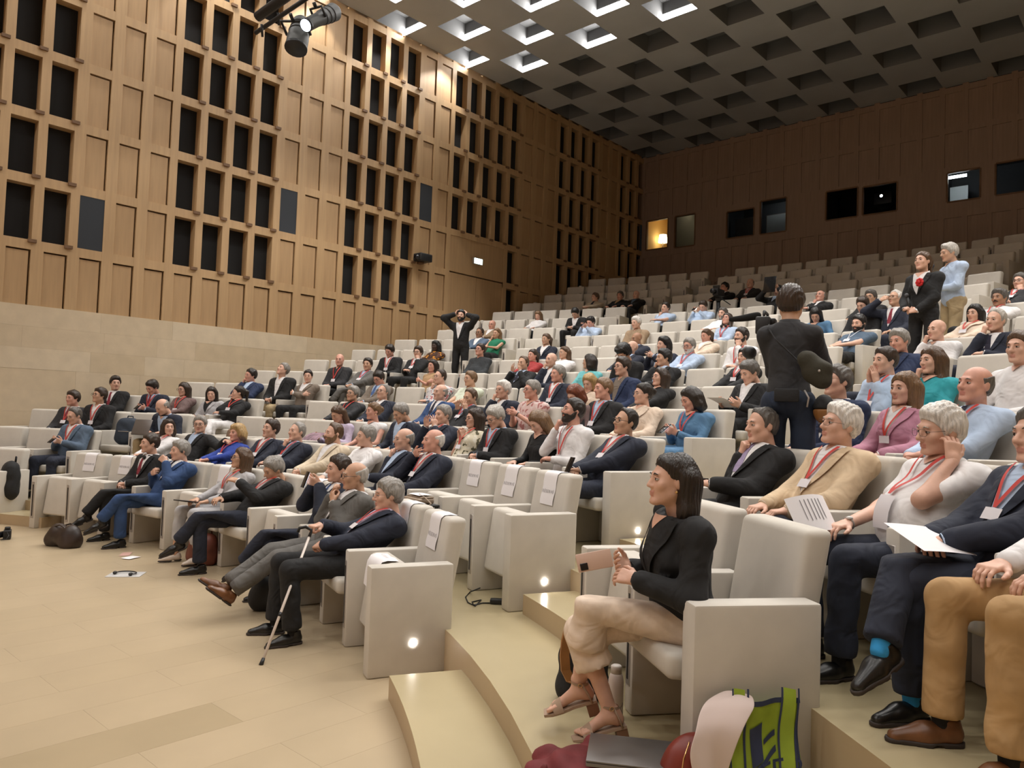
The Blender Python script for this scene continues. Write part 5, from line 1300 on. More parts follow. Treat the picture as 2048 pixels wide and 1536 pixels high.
    if jack:
        vt = (0.30 if sex == 'm' else 0.42) if not tie_ else 0.36
        rows = [(1.03-(1.03-vt)*i/(nr_-1), -(0.092*(1-i/(nr_-1))**0.85+0.001), 0.092*(1-i/(nr_-1))**0.85+0.001) for i in range(nr_)]
        inner = o['top'][2]
        patch('shirt_front', rows, 7, wz, cloth(inner))
        if sex == 'f' and not inner == o['top'][1]:
            pass
        for s in (-1, 1):
            rows = []
            for i in range(nr_):
                u = i/(nr_-1); t = 1.0-(1.0-vt)*u; xe = 0.086*(1-u)**0.85
                wd_ = 0.046*sin(pi*min(1, 0.35+0.65*u)**1.0)*(1 if u < 0.98 else 0.2)+0.006
                rows.append((t, s*xe, s*(xe+wd_)))
            patch('lapel', rows, 3, wz+0.005, topm)
        tie = o['top'][3] if len(o['top']) > 3 else None
    else: tie = o['top'][3] if len(o['top']) > 3 else None
    if tie:
        rows = [(0.965-0.50*i/(nr_-1), -w_, w_) for i, w_ in enumerate(np.interp(np.linspace(0, 1, nr_), (0, .08, .12, 1), (.020, .019, .016, .040)))]
        patch('tie', rows, 3, wz+0.004, cloth(tie))
    if open_neck and sex == 'f' and not jack or (ttype in ('tee',)):
        rows = [(1.02-0.15*i/5, -(0.07*(1-i/5)+0.002), 0.07*(1-i/5)+0.002) for i in range(6)]; patch('neckline', rows, 5, wz, skinm(skin))
    if jack and sex == 'f' and True:
        rows = [(1.03-0.13*i/5, -(0.062*(1-i/5)+0.002), 0.062*(1-i/5)+0.002) for i in range(6)]; patch('neckline', rows, 5, wz+0.002, skinm(skin))
    if ttype in ('shirt', 'jacket') and sex == 'm' and not tie:
        rows = [(1.03-0.11*i/4, -(0.036*(1-i/4)+0.002), 0.036*(1-i/4)+0.002) for i in range(5)]; patch('neckline', rows, 5, wz+0.002, skinm(skin))
    # collar: two flaring bands round the neck
    if ttype in ('jacket', 'shirt') or (ttype == 'tee' and sex == 'm'):
        def collar(nm, r0, r1, z0, z1, mt, a0):
            V = []; n_ = 18
            for i in range(n_+1):
                t = -pi+a0+(2*pi-2*a0)*i/n_     # opening at the front
                for r_, zz in ((r0, z1), (r1, z0), (r1+0.006, z0-0.006), (r0+0.005, z1+0.002)):
                    V.append(Nk+lx*(r_*sin(t))+fw*(r_*0.98*cos(t)+0.004)+ax*(zz-0.030*max(0, -cos(t))))
            F = np.array([(i*4+j, i*4+(j+1) % 4, (i+1)*4+(j+1) % 4, (i+1)*4+j) for i in range(n_) for j in range(4)])
            obj(nm, mesh_np(nm, V, F, mt, smooth=True), e)
        nr = (0.062 if sex == 'm' else 0.052)*hs
        innerc = cloth(o['top'][2] if jack else o['top'][1])
        if not (jack and sex == 'f' and o['top'][2] == o['top'][1]): collar('shirt_collar', nr, nr+0.014, -0.012, 0.036, innerc, 0.22 if tie else 0.5)
        if jack: collar('jacket_collar', nr+0.012, nr+0.030, -0.028, 0.012, topm, 0.85)
    for key, mt in (('lanyard', M_LANY), ('lanyard2', M_LANY2)):
        if o.get(key):
            lt = 0.50 if jack else 0.42
            hw = 0.0095 if key == 'lanyard' else 0.004
            for s in (-1, 1):
                rows = [(1.0-(1.0-lt)*u, s*0.075*(1-u)-hw, s*0.075*(1-u)+hw) for u in np.linspace(0, 1, nr_)]
                if s == -1: ly = patch('lanyard', rows, 2, wz+0.011, mt)
                else:
                    q = patch('lanyard_strap', rows, 2, wz+0.012, mt); q.parent = ly
            bw, bh = (0.045, 0.12) if not o.get('bigbadge') else (0.052, 0.36)
            rows = [(lt-bh*u, -bw, bw) for u in np.linspace(0.05, 1, 5)]
            q = patch('badge', rows, 3, wz+0.014, M_BADGE); q.parent = ly
    return dict(T=T, Pv=Pv, Nk=Nk, face=face, ax=ax, lx=lx, fw=fw, wr=o['wr'], hold=o.get('hold'), an=an, kn=kn, skin=skin, toe=toe)

WATCH = {'walking cane': 1, 'denim jacket': 1, 'white polo': -1, 'watch at his chin': -1, 'praying hands over': -1, 'bright blue sock': 1, 'dark glasses and floral': 1, 'hidden behind the bald': -1, 'hands joined, fourth': 1}
for p in PEOPLE:
    for q, v in WATCH.items():
        if q in p['label']: p['watch'] = v
PINFO = {}
for p in PEOPLE:
    k = p['row']; R = RT(k)+p['sh']; th = p['s']/RT(k)
    x, y = pol(R, th)
    # local head position from the ray
    q = on_R(p['x'], p['y'], R-p['dR']); dep = proj(q)[2]
    hz = float(np.clip(q[2]-LV(k), 1.02, 1.30))+p['dz']
    p['H'] = np.array([0.0, -p['dR'], hz]); p['lod'] = 0 if dep < 6.6 else (1 if dep < 11.5 else 2)
    e = empty('person', (x, y, LV(k)), -th); tag(e, p['label'], 'person', 'seated audience')
    PINFO[p['label']] = (e, make_person(p, e), p)
# ---- standing people
STAND = [
 dict(row=7, x=925, y=632, sex='m', hair=('short', 'black'), top=('jacket', 'black', 'white', None), legs='black', label='man in black suit standing with both hands on his head', pose='headhold', leg='down', yaw=6, pitch=0, dR=0.1, face=None, height=1.74, R=RT(7)-0.28, beard='black'),
 dict(row=3, x=1580, y=606, sex='m', hair=('thick', 'dkbrown'), top=('shirt', 'charcoal', 'charcoal'), legs='denimdk', label='cameraman in dark shirt and jeans filming with his back turned', pose='camera', leg='down', yaw=0, pitch=0, dR=0.1, height=1.80, rot=None, slim=0.80),
 dict(row=8, x=1851, y=524, sex='f', hair=('pony', 'brown'), top=('jacket', 'black', 'white', None), legs='black', label='young woman in black suit with red flower holding a microphone', pose='mic', leg='down', yaw=0, pitch=4, dR=0.1, height=1.70),
 dict(row=10, x=1906, y=506, sex='m', hair=('thick', 'ltgrey'), top=('shirt', 'ltblue', 'ltblue'), legs='khaki', label='grey haired man in pale blue shirt and khaki trousers standing with a microphone', pose='micman', leg='down', yaw=0, pitch=-10, dR=0.1, height=1.74),
]
COLS['denimdk'] = (.020, .032, .062)
for o in STAND:
    # the standing spot lies on the viewing ray where the head height above the local floor fits
    best = None
    for d in np.arange(3.0, 22.0, 0.02):
        q = CAMP+ray(o['x'], o['y'])*d; r = hypot(q[0]-CX, q[1]-CY)
        k = int(np.clip(np.floor((r-(RT(1)-DE))/RP)+2, 1, NROW)) if r > RT(1)-DE else 1
        er = abs(q[2]-LV(k)-(o['height']-0.115))
        if o['label'].startswith('camer') and not 4.2 < proj(q)[2] < 6.6: continue
        if best is None or er < best[0]: best = (er, q, k)
    er, q, k = best; print('stand', o['label'][:20], 'row', k, 'X %.2f Y %.2f' % (q[0], q[1]), 'err %.2f' % er, 'depth %.1f' % proj(q)[2])
    th = atan2(q[0]-CX, q[1]-CY)
    rotz = -th
    if o['pose'] == 'camera': rotz = atan2(q[0], -q[1])-0.12
    if o['pose'] == 'micman': rotz = -th-0.5
    if o['pose'] == 'headhold': rotz = -th+0.15
    e = empty('person', (q[0], q[1], LV(k)), rotz); tag(e, o['label'], 'person', 'people standing in the aisles')
    o['H'] = np.array([0, -0.06, q[2]-LV(k)]); o['lod'] = 0 if proj(q)[2] < 6.6 else 1; o['sc'] = o['height']/1.74
    o['yaw'] = o['yaw']; PINFO[o['label']] = (e, make_person(o, e, standing=True), o)

# ================================================================== things carried, worn, lying about
def at_person(lbl, nm, me, label, cat, group=None):
    e = PINFO[lbl][0]; o = obj(nm, me); o.location = e.location; o.rotation_euler = e.rotation_euler
    return tag(o, label, cat, group)
def find(sub):
    for k in PINFO:
        if sub in k: return k
    raise KeyError(sub)
def xf(V, A, c): return np.asarray(V, float)@np.asarray(A).T+np.asarray(c)
def boxV(dx, dy, dz):
    V = [(x*dx/2, y*dy/2, z*dz/2) for z in (-1, 1) for x, y in ((-1, -1), (1, -1), (1, 1), (-1, 1))]
    return np.array(V), np.array([(3, 2, 1, 0), (4, 5, 6, 7), (0, 1, 5, 4), (1, 2, 6, 5), (2, 3, 7, 6), (3, 0, 4, 7)])
def rbox(name, dx, dy, dz, mt, bev=0.004, seg=2, shape=None): return box_mesh(name, -dx/2, dx/2, -dy/2, dy/2, -dz/2, dz/2, mt, bevel=bev, seg=seg, shape=shape)
def xform_mesh(me, A, c):
    co = np.empty(len(me.vertices)*3, np.float32); me.vertices.foreach_get('co', co)
    me.vertices.foreach_set('co', xf(co.reshape(-1, 3), A, c).astype(np.float32).ravel()); me.update(); return me
def mobj(name, A, c, me, parent=None): return obj(name, xform_mesh(me, A, c), parent)
def blob(name, fld, h, mt, parent=None, off=0.0, cut=None, wr=0.0, ph=0.0, sm=1):
    V, F = polygonise(fld, h, off, cut=cut, wr=wr, ph=ph, sm=sm); return obj(name, mesh_np(name, V, F, mt, smooth=True), parent)

# ---- RÉSERVÉ sheets
def surf_y(z): return -0.115+0.115*(z-0.30)/0.665
def reserve_sheet(idx, label, drop=0.23, x0=0.0, tilt=0.0):
    e = SEAT_OBJ[idx]; prof = [(0.142, 0.86), (0.139, 0.94), (0.118, 0.966), (0.06, 0.972), (0.015, 0.968), (-0.007, 0.950)]
    for z in np.linspace(0.93, 0.965-drop, 7): prof.append((surf_y(z)-0.006, z))
    wd = 0.105; V = []; F = []
    for i, (y, z) in enumerate(prof):
        for x in (-wd, -wd*0.4, wd*0.4, wd):
            V.append((x0+x+tilt*(0.965-z), y-(0.004*sin(i*1.3) if i > 6 and abs(x) > 0.08 else 0)-0.001, z))
    n = 4
    for i in range(len(prof)-1):
        for j in range(n-1): F.append((i*n+j, i*n+j+1, (i+1)*n+j+1, (i+1)*n+j))
    o = obj('reserved_sheet', mesh_np('reserved_sheet', V, F, M_PAPER, smooth=True)); o.location = e.location; o.rotation_euler = e.rotation_euler
    tag(o, label, 'paper', 'reserved signs on the seats')
    me = TXT.copy(); co = np.empty(len(me.vertices)*3, np.float32); me.vertices.foreach_get('co', co); co = co.reshape(-1, 3)
    zt = 0.965-drop*0.60; z = zt+co[:, 1]
    co2 = np.stack([x0+co[:, 0]+tilt*(0.965-z), surf_y(z)-0.0095, z], 1); me.vertices.foreach_set('co', co2.astype(np.float32).ravel()); me.update()
    obj('printed_word', me, o)
cvb = bpy.data.curves.new('t', 'FONT'); cvb.body = 'RÉSERVÉ'; cvb.size = 0.036; cvb.align_x = 'CENTER'; cvb.align_y = 'CENTER'; cvb.space_character = 1.42
ob_ = bpy.data.objects.new('t', cvb); COL.objects.link(ob_); TXT = bpy.data.meshes.new_from_object(ob_); bpy.data.objects.remove(ob_)
TXT.materials.clear(); TXT.materials.append(M_INK)
r1 = sorted((s, idx) for idx, (k, b, i, s) in enumerate(SEATS) if k == 1 and b == 'C')
for n, nm in ((0, 'reserved sheet on the front row seat nearest the left aisle'), (1, 'reserved sheet on the second front row seat from the left aisle'), (4, 'reserved sheet between the blue suit and the long haired woman'),
              (7, 'reserved sheet behind the grey haired man in the front row'), (10, 'white sheet behind the elderly man with the cane'), (11, 'reserved sheet on the front row end seat by the steps')):
    reserve_sheet(r1[n][1], nm, 0.235 if n not in (4,) else 0.33, x0=0.02 if n != 11 else 0.03, tilt=random.uniform(-.03, .03))
r2 = sorted((s, idx) for idx, (k, b, i, s) in enumerate(SEATS) if k == 2 and b == 'C')[::-1]
for n, nm in ((0, 'reserved sheet on the second row end seat'), (1, 'tilted reserved sheet on the middle of three empty seats'), (2, 'reserved sheet on the empty seat beside the bald man')):
    reserve_sheet(r2[n][1], nm, (0.255, 0.26, 0.235)[n], x0=(0.0, 0.0, -0.01)[n], tilt=(0.0, -0.07, 0.02)[n])
# sheet lying over the folded end seat
e = SEAT_OBJ[r1[11][1]]; V = []; F = []
for i, (y, z) in enumerate([(-0.30, 0.672), (-0.34, 0.676), (-0.38, 0.680), (-0.42, 0.672), (-0.445, 0.635), (-0.458, 0.57), (-0.468, 0.48)]):
    for x in (-0.15, -0.05, 0.05, 0.15): V.append((x+0.03*(i/6), y, z+0.006*sin(x*20)))
for i in range(6):
    for j in range(3): F.append((i*4+j, i*4+j+1, i*4+j+5, i*4+j+4))
o = obj('reserved_sheet', mesh_np('reserved_sheet', V, F, M_PAPER, smooth=True)); o.location = e.location; o.rotation_euler = e.rotation_euler; tag(o, 'curled white sheet lying over the folded end seat', 'paper', 'reserved signs on the seats')
me = TXT.copy(); co = np.empty(len(me.vertices)*3, np.float32); me.vertices.foreach_get('co', co); co = co.reshape(-1, 3)
me.vertices.foreach_set('co', np.stack([co[:, 0]*0.8, -0.36+co[:, 1]*0.8, 0.684+0*co[:, 0]], 1).astype(np.float32).ravel()); me.update(); obj('printed_word', me, o)

# ---- walking cane
lb = find('walking cane'); e, inf, pp = PINFO[lb]; Mi = np.array(e.matrix_world) if False else None
loc = np.array(e.location); rz = e.rotation_euler[2]
def w2l(e, p):
    rz = e.rotation_euler[2]; d = np.asarray(p, float)-np.array(e.location); c_, s_ = cos(-rz), sin(-rz); return np.array([d[0]*c_-d[1]*s_, d[0]*s_+d[1]*c_, d[2]])
def l2w(e, p):
    rz = e.rotation_euler[2]; c_, s_ = cos(rz), sin(rz); return np.array([p[0]*c_-p[1]*s_, p[0]*s_+p[1]*c_, p[2]])+np.array(e.location)
tip = w2l(e, on_z(522, 1330, 0.0)); top = inf['hold']+np.array([0.02, 0.0, 0.02])
d = unit(top-tip); cn_ = at_person(lb, 'walking_cane', None, 'silver walking cane with black handle held by the elderly man', 'cane') if False else empty('walking_cane', e.location, e.rotation_euler[2])
tag(cn_, 'silver walking cane with black handle held by the elderly man', 'cane')
M_CANE = mat('brushed aluminium', (0.66, 0.58, 0.52), 0.35)
tube('shaft', [tip+d*0.03, top-d*0.05], 0.0095, M_CANE, cn_, 12); tube('ferrule', [tip, tip+d*0.045], [0.015, 0.011], M_BLACK, cn_, 12)
tube('collar', [tip+d*0.34, tip+d*0.37], 0.0115, M_BLACK, cn_, 12)
tube('handle', [top-d*0.06, top, top+np.array([0.02, -0.05, 0.03]), top+np.array([0.0, -0.09, 0.02]), top+np.array([0.0, -0.10, -0.01])], 0.012, M_BLACK, cn_, 10)

# ---- phones, papers, laptops in hands
PH = [('grey blue jacket and glasses typing', 'phone', 'black phone in the hands of the man in grey blue jacket'), ('holding up a phone, hidden', 'phone', 'phone held up behind the bald man'),
      ('looking down at a phone, fourth', 'phone', 'phone of the dark haired man by the stone wall'), ('denim jacket', 'phone', 'black phone of the woman in denim'), ('lit by a phone, fifth', 'phone', 'phone lighting the blonde woman'),
      ('looking at his phone, tenth', 'phone', 'dark phone of the black haired man in tenth row'), ('bright phone, eleventh', 'phone', 'bright phone in the eleventh row')]
M_SCR = emat('phone screen', (0.75, 0.85, 1.0), 2.2); M_SCRB = emat('bright phone screen', (0.85, 0.95, 1.0), 14.0)
for sub, nm, label in PH:
    lb = find(sub); e, inf, p_ = PINFO[lb]; c = inf['hold']; ph = empty('phone', l2w(e, c+np.array([0, -0.035, 0.01])), e.rotation_euler[2]); tag(ph, label, 'phone', 'phones in hands')
    A = np.array(Matrix.Rotation(radians(-55 if 'hidden' not in sub else -20), 3, 'X'))
    mobj('case', A, (0, 0, 0), rbox('case', 0.074, 0.009, 0.15, M_PHONE, 0.004), ph)
    mobj('screen', A, A@np.array([0, 0.0052, 0]), rbox('screen', 0.066, 0.001, 0.138, M_SCRB if 'bright' in sub else M_SCR, 0.0), ph)
# woman's phone and others
M_ROSE = mat('rose gold phone', (0.62, 0.42, 0.33), 0.35)
lb = find('cream trousers'); e, inf, p_ = PINFO[lb]; wp = empty('phone', l2w(e, inf['hold']+np.array([0.02, -0.115, 0.02])), e.rotation_euler[2]); tag(wp, 'rose gold phone held by the woman in black blazer', 'phone')
A = np.array(Matrix.Rotation(radians(10), 3, 'X')@Matrix.Rotation(radians(-18), 3, 'Y'))
mobj('case', A, (0, 0, 0), rbox('case', 0.010, 0.158, 0.078, M_ROSE, 0.0045), wp)
mobj('lens_block', A, A@np.array([0.007, -0.052, -0.018]), rbox('lens_block', 0.006, 0.034, 0.030, M_BLACKG, 0.003), wp)
lb = find('lavender tie'); e, inf, p_ = PINFO[lb]; wr_, el_, fd_ = inf['wr'][1]
ph = empty('phone', l2w(e, wr_+fd_*0.11+np.array([0, -0.02, 0.02])), e.rotation_euler[2]); tag(ph, 'black phone in the hand of the man with lavender tie', 'phone'); obj('case', rbox('case', 0.074, 0.15, 0.009, M_PHONE, 0.004), ph)
lb = find('navy suit and black glasses'); e, inf, p_ = PINFO[lb]; wr_, el_, fd_ = inf['wr'][-1]
ph = empty('phone', l2w(e, wr_+fd_*0.10+np.array([-0.03, -0.03, 0.06])), e.rotation_euler[2]); tag(ph, 'black phone standing in the hand of the man at the aisle', 'phone')
mobj('case', np.array(Matrix.Rotation(radians(-25), 3, 'X')), (0, 0, 0), rbox('case', 0.074, 0.009, 0.15, M_PHONE, 0.004), ph)
def sheet(name, w_, h_, bend, mt, loc, rotz, tiltx, label, cat, group=None, lines=0, roly=0.0):
    V = []; F = []; nx = 8
    for j in range(nx+1):
        for i in (0, 1):
            u = j/nx; V.append(((i-0.5)*w_, (u-0.5)*h_, bend*(1-(2*u-1)**2)))
    for j in range(nx): F.append((j*2, j*2+1, j*2+3, j*2+2))
    o = obj(name, mesh_np(name, V, F, mt, smooth=True)); o.location = loc; o.rotation_euler = (tiltx, roly, rotz); tag(o, label, cat, group)
    for q in range(lines):
        u0 = 0.25+0.09*q; zz = bend*(1-(2*u0-1)**2)+0.0015
        obj('print_line', mesh_np('print_line', [(-w_*0.38, (u0-0.5)*h_, zz), (w_*(0.1+0.2*random.random()), (u0-0.5)*h_, zz), (w_*0.2, (u0-0.48)*h_, zz), (-w_*0.38, (u0-0.48)*h_, zz)], [(0, 1, 2, 3)], M_INK), o)
    return o
lb = find('white polo'); e, inf, p_ = PINFO[lb]; wr_, el_, fd_ = inf['wr'][-1]
sheet('brochure', 0.19, 0.25, 0.035, M_PAPER, l2w(e, wr_+fd_*0.10+np.array([-0.05, -0.08, 0.05])), e.rotation_euler[2]+0.3, radians(6), 'curled white programme held by the man in white polo', 'paper', None, 6, radians(58))
lb = find('bright blue sock'); e, inf, p_ = PINFO[lb]
sheet('brochure', 0.21, 0.29, 0.004, M_PAPER, l2w(e, np.array([0.02, inf['Pv'][1]-0.33, inf['Pv'][2]+0.155])), e.rotation_euler[2]+0.2, radians(-6), 'white paper on the lap of the man in navy suit', 'paper', None, 0, radians(22))
lb = find('magazine'); e, inf, p_ = PINFO[lb]; sheet('magazine', 0.30, 0.24, 0.02, mat('magazine print', (0.25, 0.16, 0.20), 0.5, var=0.6, vscale=18), l2w(e, inf['hold']+np.array([0, -0.08, 0.0])), e.rotation_euler[2], radians(25), 'open magazine of the woman in lilac', 'magazine')
lb = find('reading papers'); e, inf, p_ = PINFO[lb]; sheet('papers', 0.22, 0.28, 0.01, M_PAPER, l2w(e, inf['hold']+np.array([0, -0.05, 0.0])), e.rotation_euler[2], radians(-20), 'papers read by the man at the aisle', 'paper')
lb = find('dark glasses in pale grey'); e, inf, p_ = PINFO[lb]; o = obj('tablet', rbox('tablet', 0.20, 0.26, 0.012, M_BLACKG, 0.005)); o.location = l2w(e, np.array([-0.02, inf['Pv'][1]-0.40, inf['Pv'][2]+0.11])); o.rotation_euler = (radians(-8), 0, e.rotation_euler[2]+0.2); tag(o, 'tablet on the lap of the woman in pale grey', 'tablet')
lb = find('holding up a dark tablet'); e, inf, p_ = PINFO[lb]; o = obj('tablet', rbox('tablet', 0.27, 0.012, 0.36, M_BLACKG, 0.006)); o.location = l2w(e, inf['hold']+np.array([0, -0.05, 0.04])); o.rotation_euler = (radians(-12), 0, e.rotation_euler[2]); tag(o, 'dark tablet held up in the twelfth row', 'tablet')
def laptop(loc, rotz, tiltx, label, mt, op=110):
    e = empty('laptop', loc, rotz); e.rotation_euler = (tiltx, 0, rotz); tag(e, label, 'laptop')
    obj('base', rbox('base', 0.33, 0.23, 0.016, mt, 0.004), e)
    if op: 
        A = np.array(Matrix.Rotation(radians(90-op+180), 3, 'X')); mobj('lid', A, np.array([0, -0.115, 0.008])+A@np.array([0, 0, -0.115]), rbox('lid', 0.33, 0.008, 0.23, mt, 0.003), e)
    else:
        obj('lid', rbox('lid', 0.33, 0.23, 0.007, mt, 0.003), e, (0, 0, 0.0125)); obj('hinge', rbox('hinge', 0.24, 0.012, 0.012, M_BLACK, 0.002), e, (0, 0.116, 0.006)); obj('port', rbox('port', 0.012, 0.002, 0.006, M_BLACK, 0), e, (-0.1, 0.1155, -0.002))
    return e
M_ALU = mat('grey aluminium', (0.20, 0.185, 0.18), 0.35, metal=0.6)
lb = find('open laptop'); e, inf, p_ = PINFO[lb]; laptop(l2w(e, inf['hold']+np.array([0, -0.10, -0.06])), e.rotation_euler[2], 0, 'open grey laptop on the knees of the balding man', M_ALU)

# ---- bags on seats
def soft_bag(name, loc, rotz, dims, mt, label, cat, strapm=None, straps='top', ph=1.0, h=0.016):
    e = empty(name, loc, rotz); tag(e, label, cat); dx, dy, dz = dims; f = Field()
    for x in (-1, 1):
        f.cap((x*dx*0.30, -dy*0.05, dz*0.22), (x*dx*0.24, 0, dz*0.72), dy*0.42, dy*0.36, k=0.09)
    f.ell((0, 0, dz*0.42), (dx*0.48, dy*0.46, dz*0.44), k=0.08)
    blob('bag_body', f, h, mt, e, cut=lambda X, Y, Z: -Z+0*X+0*Y, wr=0.006, ph=ph)
    sm_ = strapm or mt
    if straps == 'top':
        for yy in (-0.25, 0.25): tube('handle', [(-dx*0.22, yy*dy, dz*0.80), (-dx*0.18, yy*dy, dz*1.02), (0, yy*dy, dz*1.12), (dx*0.18, yy*dy, dz*1.02), (dx*0.22, yy*dy, dz*0.80)], 0.009, sm_, e)
    elif straps == 'pack':
        tube('grab_loop', [(-0.05, dy*0.2, dz*0.86), (-0.04, dy*0.22, dz*0.97), (0.04, dy*0.22, dz*0.97), (0.05, dy*0.2, dz*0.86)], 0.010, sm_, e)
        f2 = Field(); f2.ell((0, -dy*0.42, dz*0.30), (dx*0.34, dy*0.18, dz*0.24), k=0.03); blob('front_pocket', f2, h, mt, e, wr=0.003)
        obj('zip', rbox('zip', dx*0.5, 0.006, 0.010, M_METAL, 0.001), e, (0, -dy*0.56, dz*0.46))
    return e
M_NAVYB = mat('navy nylon', (0.022, 0.034, 0.055), 0.7, bump=0.4, bscale=20); M_BROWNB = mat('brown leather', (0.20, 0.125, 0.08), 0.5, var=0.2, vscale=9, bump=0.3, bscale=18)
M_DKBROWN = mat('dark brown leather', (0.030, 0.017, 0.012), 0.45, var=0.3, vscale=8, bump=0.3, bscale=16); M_MAROON = mat('maroon cloth', (0.17, 0.025, 0.028), 0.75, var=0.25, vscale=9, bump=0.5, bscale=14); M_BLKN = mat('black nylon', (0.010, 0.010, 0.011), 0.75, bump=0.4, bscale=22)
sL3 = [idx for idx, (k, b, i, s) in enumerate(SEATS) if k == 3 and b == 'L' and abs(s+5.09) < 0.3 and idx not in OCC]
if sL3:
    e = SEAT_OBJ[sL3[0]]; soft_bag('backpack', l2w(e, (0.03, -0.36, 0.462)), e.rotation_euler[2]+0.2, (0.34, 0.22, 0.46), M_NAVYB, 'navy backpack standing on a third row seat', 'backpack', straps='pack')
sC3 = sorted((s, idx) for idx, (k, b, i, s) in enumerate(SEATS) if k == 3 and b == 'C')[0][1]
e = SEAT_OBJ[sC3]; soft_bag('handbag', l2w(e, (0.0, -0.36, 0.462)), e.rotation_euler[2], (0.36, 0.18, 0.36), M_BROWNB, 'brown leather handbag on a third row seat', 'handbag')

# ---- floor things in front of the first row
def fpos(x, y, z=0.0): q = on_z(x, y, z); return (q[0], q[1], z)
soft_bag('holdall', fpos(128, 1092), 0.3, (0.46, 0.26, 0.22), M_DKBROWN, 'dark brown holdall under the man with headset', 'bag', h=0.014)
soft_bag('handbag', fpos(405, 1128), 0.5, (0.30, 0.20, 0.34), mat('russet leather', (0.14, 0.035, 0.02), 0.45, var=0.3, vscale=8), 'russet bag under the front row seat of the grey haired man', 'handbag')
soft_bag('briefcase', fpos(545, 1222), 0.6, (0.40, 0.16, 0.30), M_BLKN, 'black briefcase standing under the bald man in grey', 'briefcase', h=0.014)
q = fpos(252, 1149, 0.003)
pf = obj('folder', rbox('folder', 0.31, 0.23, 0.006, mat('pale folder', (0.55, 0.54, 0.53), 0.5), 0.002)); pf.location = (q[0], q[1], 0.003); pf.rotation_euler = (0, 0, 0.9); tag(pf, 'pale folder lying on the stage floor under a headset', 'folder')
hd = empty('headset', (q[0], q[1], 0.007), 0.5); tag(hd, 'black interpreting headset lying on the pale folder', 'headset')
tube('headband', [(0.10*cos(t), 0.075*sin(t), 0.012) for t in np.linspace(-0.5, pi+0.5, 16)], 0.006, M_BLACK, hd)
for s in (-1, 1): 
    a, b = sphere_q((s*0.088, -0.045, 0.016), (0.018, 0.024, 0.016), 10, 8); obj('ear_cup', mesh_np('ear_cup', a, b, M_BLACK, smooth=True), hd)
sheet('leaflet', 0.10, 0.21, 0.002, mat('pink leaflet', (0.55, 0.33, 0.28), 0.6), fpos(252, 1108, 0.004), 1.0, 0, 'small pink leaflet on the floor before the front row', 'leaflet')
sheet('leaflet', 0.12, 0.16, 0.002, M_PAPER, fpos(262, 1115, 0.008), 0.4, 0, 'small white leaflet on the floor before the front row', 'leaflet')
q = fpos(14, 1078); ca = empty('photo_camera', (q[0], q[1], 0.0), -0.3); tag(ca, 'black photo camera lying on the stage floor at the frame edge', 'camera')
obj('camera_body', rbox('camera_body', 0.15, 0.08, 0.11, M_BLACK, 0.012, 3), ca, (0.0, 0, 0.056)); obj('prism', rbox('prism', 0.06, 0.06, 0.04, M_BLACK, 0.012, 3), ca, (0, 0, 0.125))
V, F = lathe_np([(0.030, 0), (0.038, 0.01), (0.038, 0.08), (0.042, 0.09), (0.042, 0.15), (0.036, 0.152)], 20); mobj('lens', np.array(Matrix.Rotation(radians(90), 3, 'X')@Matrix.Rotation(radians(50), 3, 'Y')), (-0.03, -0.035, 0.055), mesh_np('lens', V, F, M_BLACKG, smooth=True), ca)
tube('strap', [(0.075, 0, 0.09), (0.13, 0.02, 0.06), (0.16, 0.0, 0.02), (0.12, -0.05, 0.012), (0.09, -0.02, 0.012)], 0.005, M_BLACK, ca)
q = on_z(18, 1002, LV(2)); bp = soft_bag('backpack', (q[0], q[1], LV(2)), -0.2, (0.32, 0.24, 0.62), M_BLKN, 'black backpack slumped at the left aisle', 'backpack', straps='pack')

# ---- second row: writing tablet with handbag, power adapter
e2 = SEAT_OBJ[r2[2][1]]
wt = obj('writing_tablet', rbox('writing_tablet', 0.30, 0.24, 0.022, M_BLACK, 0.008, 2), e2, (PITCH_S/2-0.11, -0.70, 0.60)); obj('tablet_post', box_mesh('tablet_post', -0.012, 0.012, -0.012, 0.012, -0.10, 0.0, M_BLACK), wt, (0.11, 0.11, 0))
hb = empty('handbag', l2w(e2, (PITCH_S/2-0.14, -0.70, 0.612)), e2.rotation_euler[2]+0.1); tag(hb, 'beige clutch bag with strap on the fold out tablet', 'handbag')
M_BEIGEB = mat('beige bag leather', (0.27, 0.20, 0.14), 0.5, bump=0.3, bscale=20)
obj('bag_body', rbox('bag_body', 0.27, 0.17, 0.05, M_BEIGEB, 0.018, 3), hb, (0, 0, 0.025)); obj('flap', rbox('flap', 0.26, 0.12, 0.012, M_BEIGEB, 0.005, 2), hb, (0, 0.02, 0.055))
tube('strap', [(-0.10, 0.02, 0.05), (0.02, 0.0, 0.075), (0.14, -0.02, 0.06), (0.24, -0.02, 0.02), (0.22, -0.06, -0.02), (0.10, -0.09, 0.03)], 0.007, M_BEIGEB, hb)
sheet('papers', 0.20, 0.14, 0.004, M_PAPER, l2w(e2, (PITCH_S/2-0.15, -0.67, 0.685)), e2.rotation_euler[2], 0, 'white papers lying on the beige clutch bag', 'paper')
q = fpos(1000, 1208, LV(2)); ad = empty('power_adapter', (q[0], q[1], LV(2)), 0.7); tag(ad, 'black power adapter with cable on the second row floor', 'adapter')
obj('adapter_body', rbox('adapter_body', 0.15, 0.065, 0.036, M_BLACK, 0.01, 2), ad, (0, 0, 0.02))
pts = [on_z(x, y, LV(2)+0.006) for x, y in ((985, 1206), (965, 1206), (948, 1210), (944, 1204), (962, 1200), (950, 1212), (936, 1205), (931, 1194), (940, 1184))]+[on_z(960, 1176, LV(2)+0.14)]
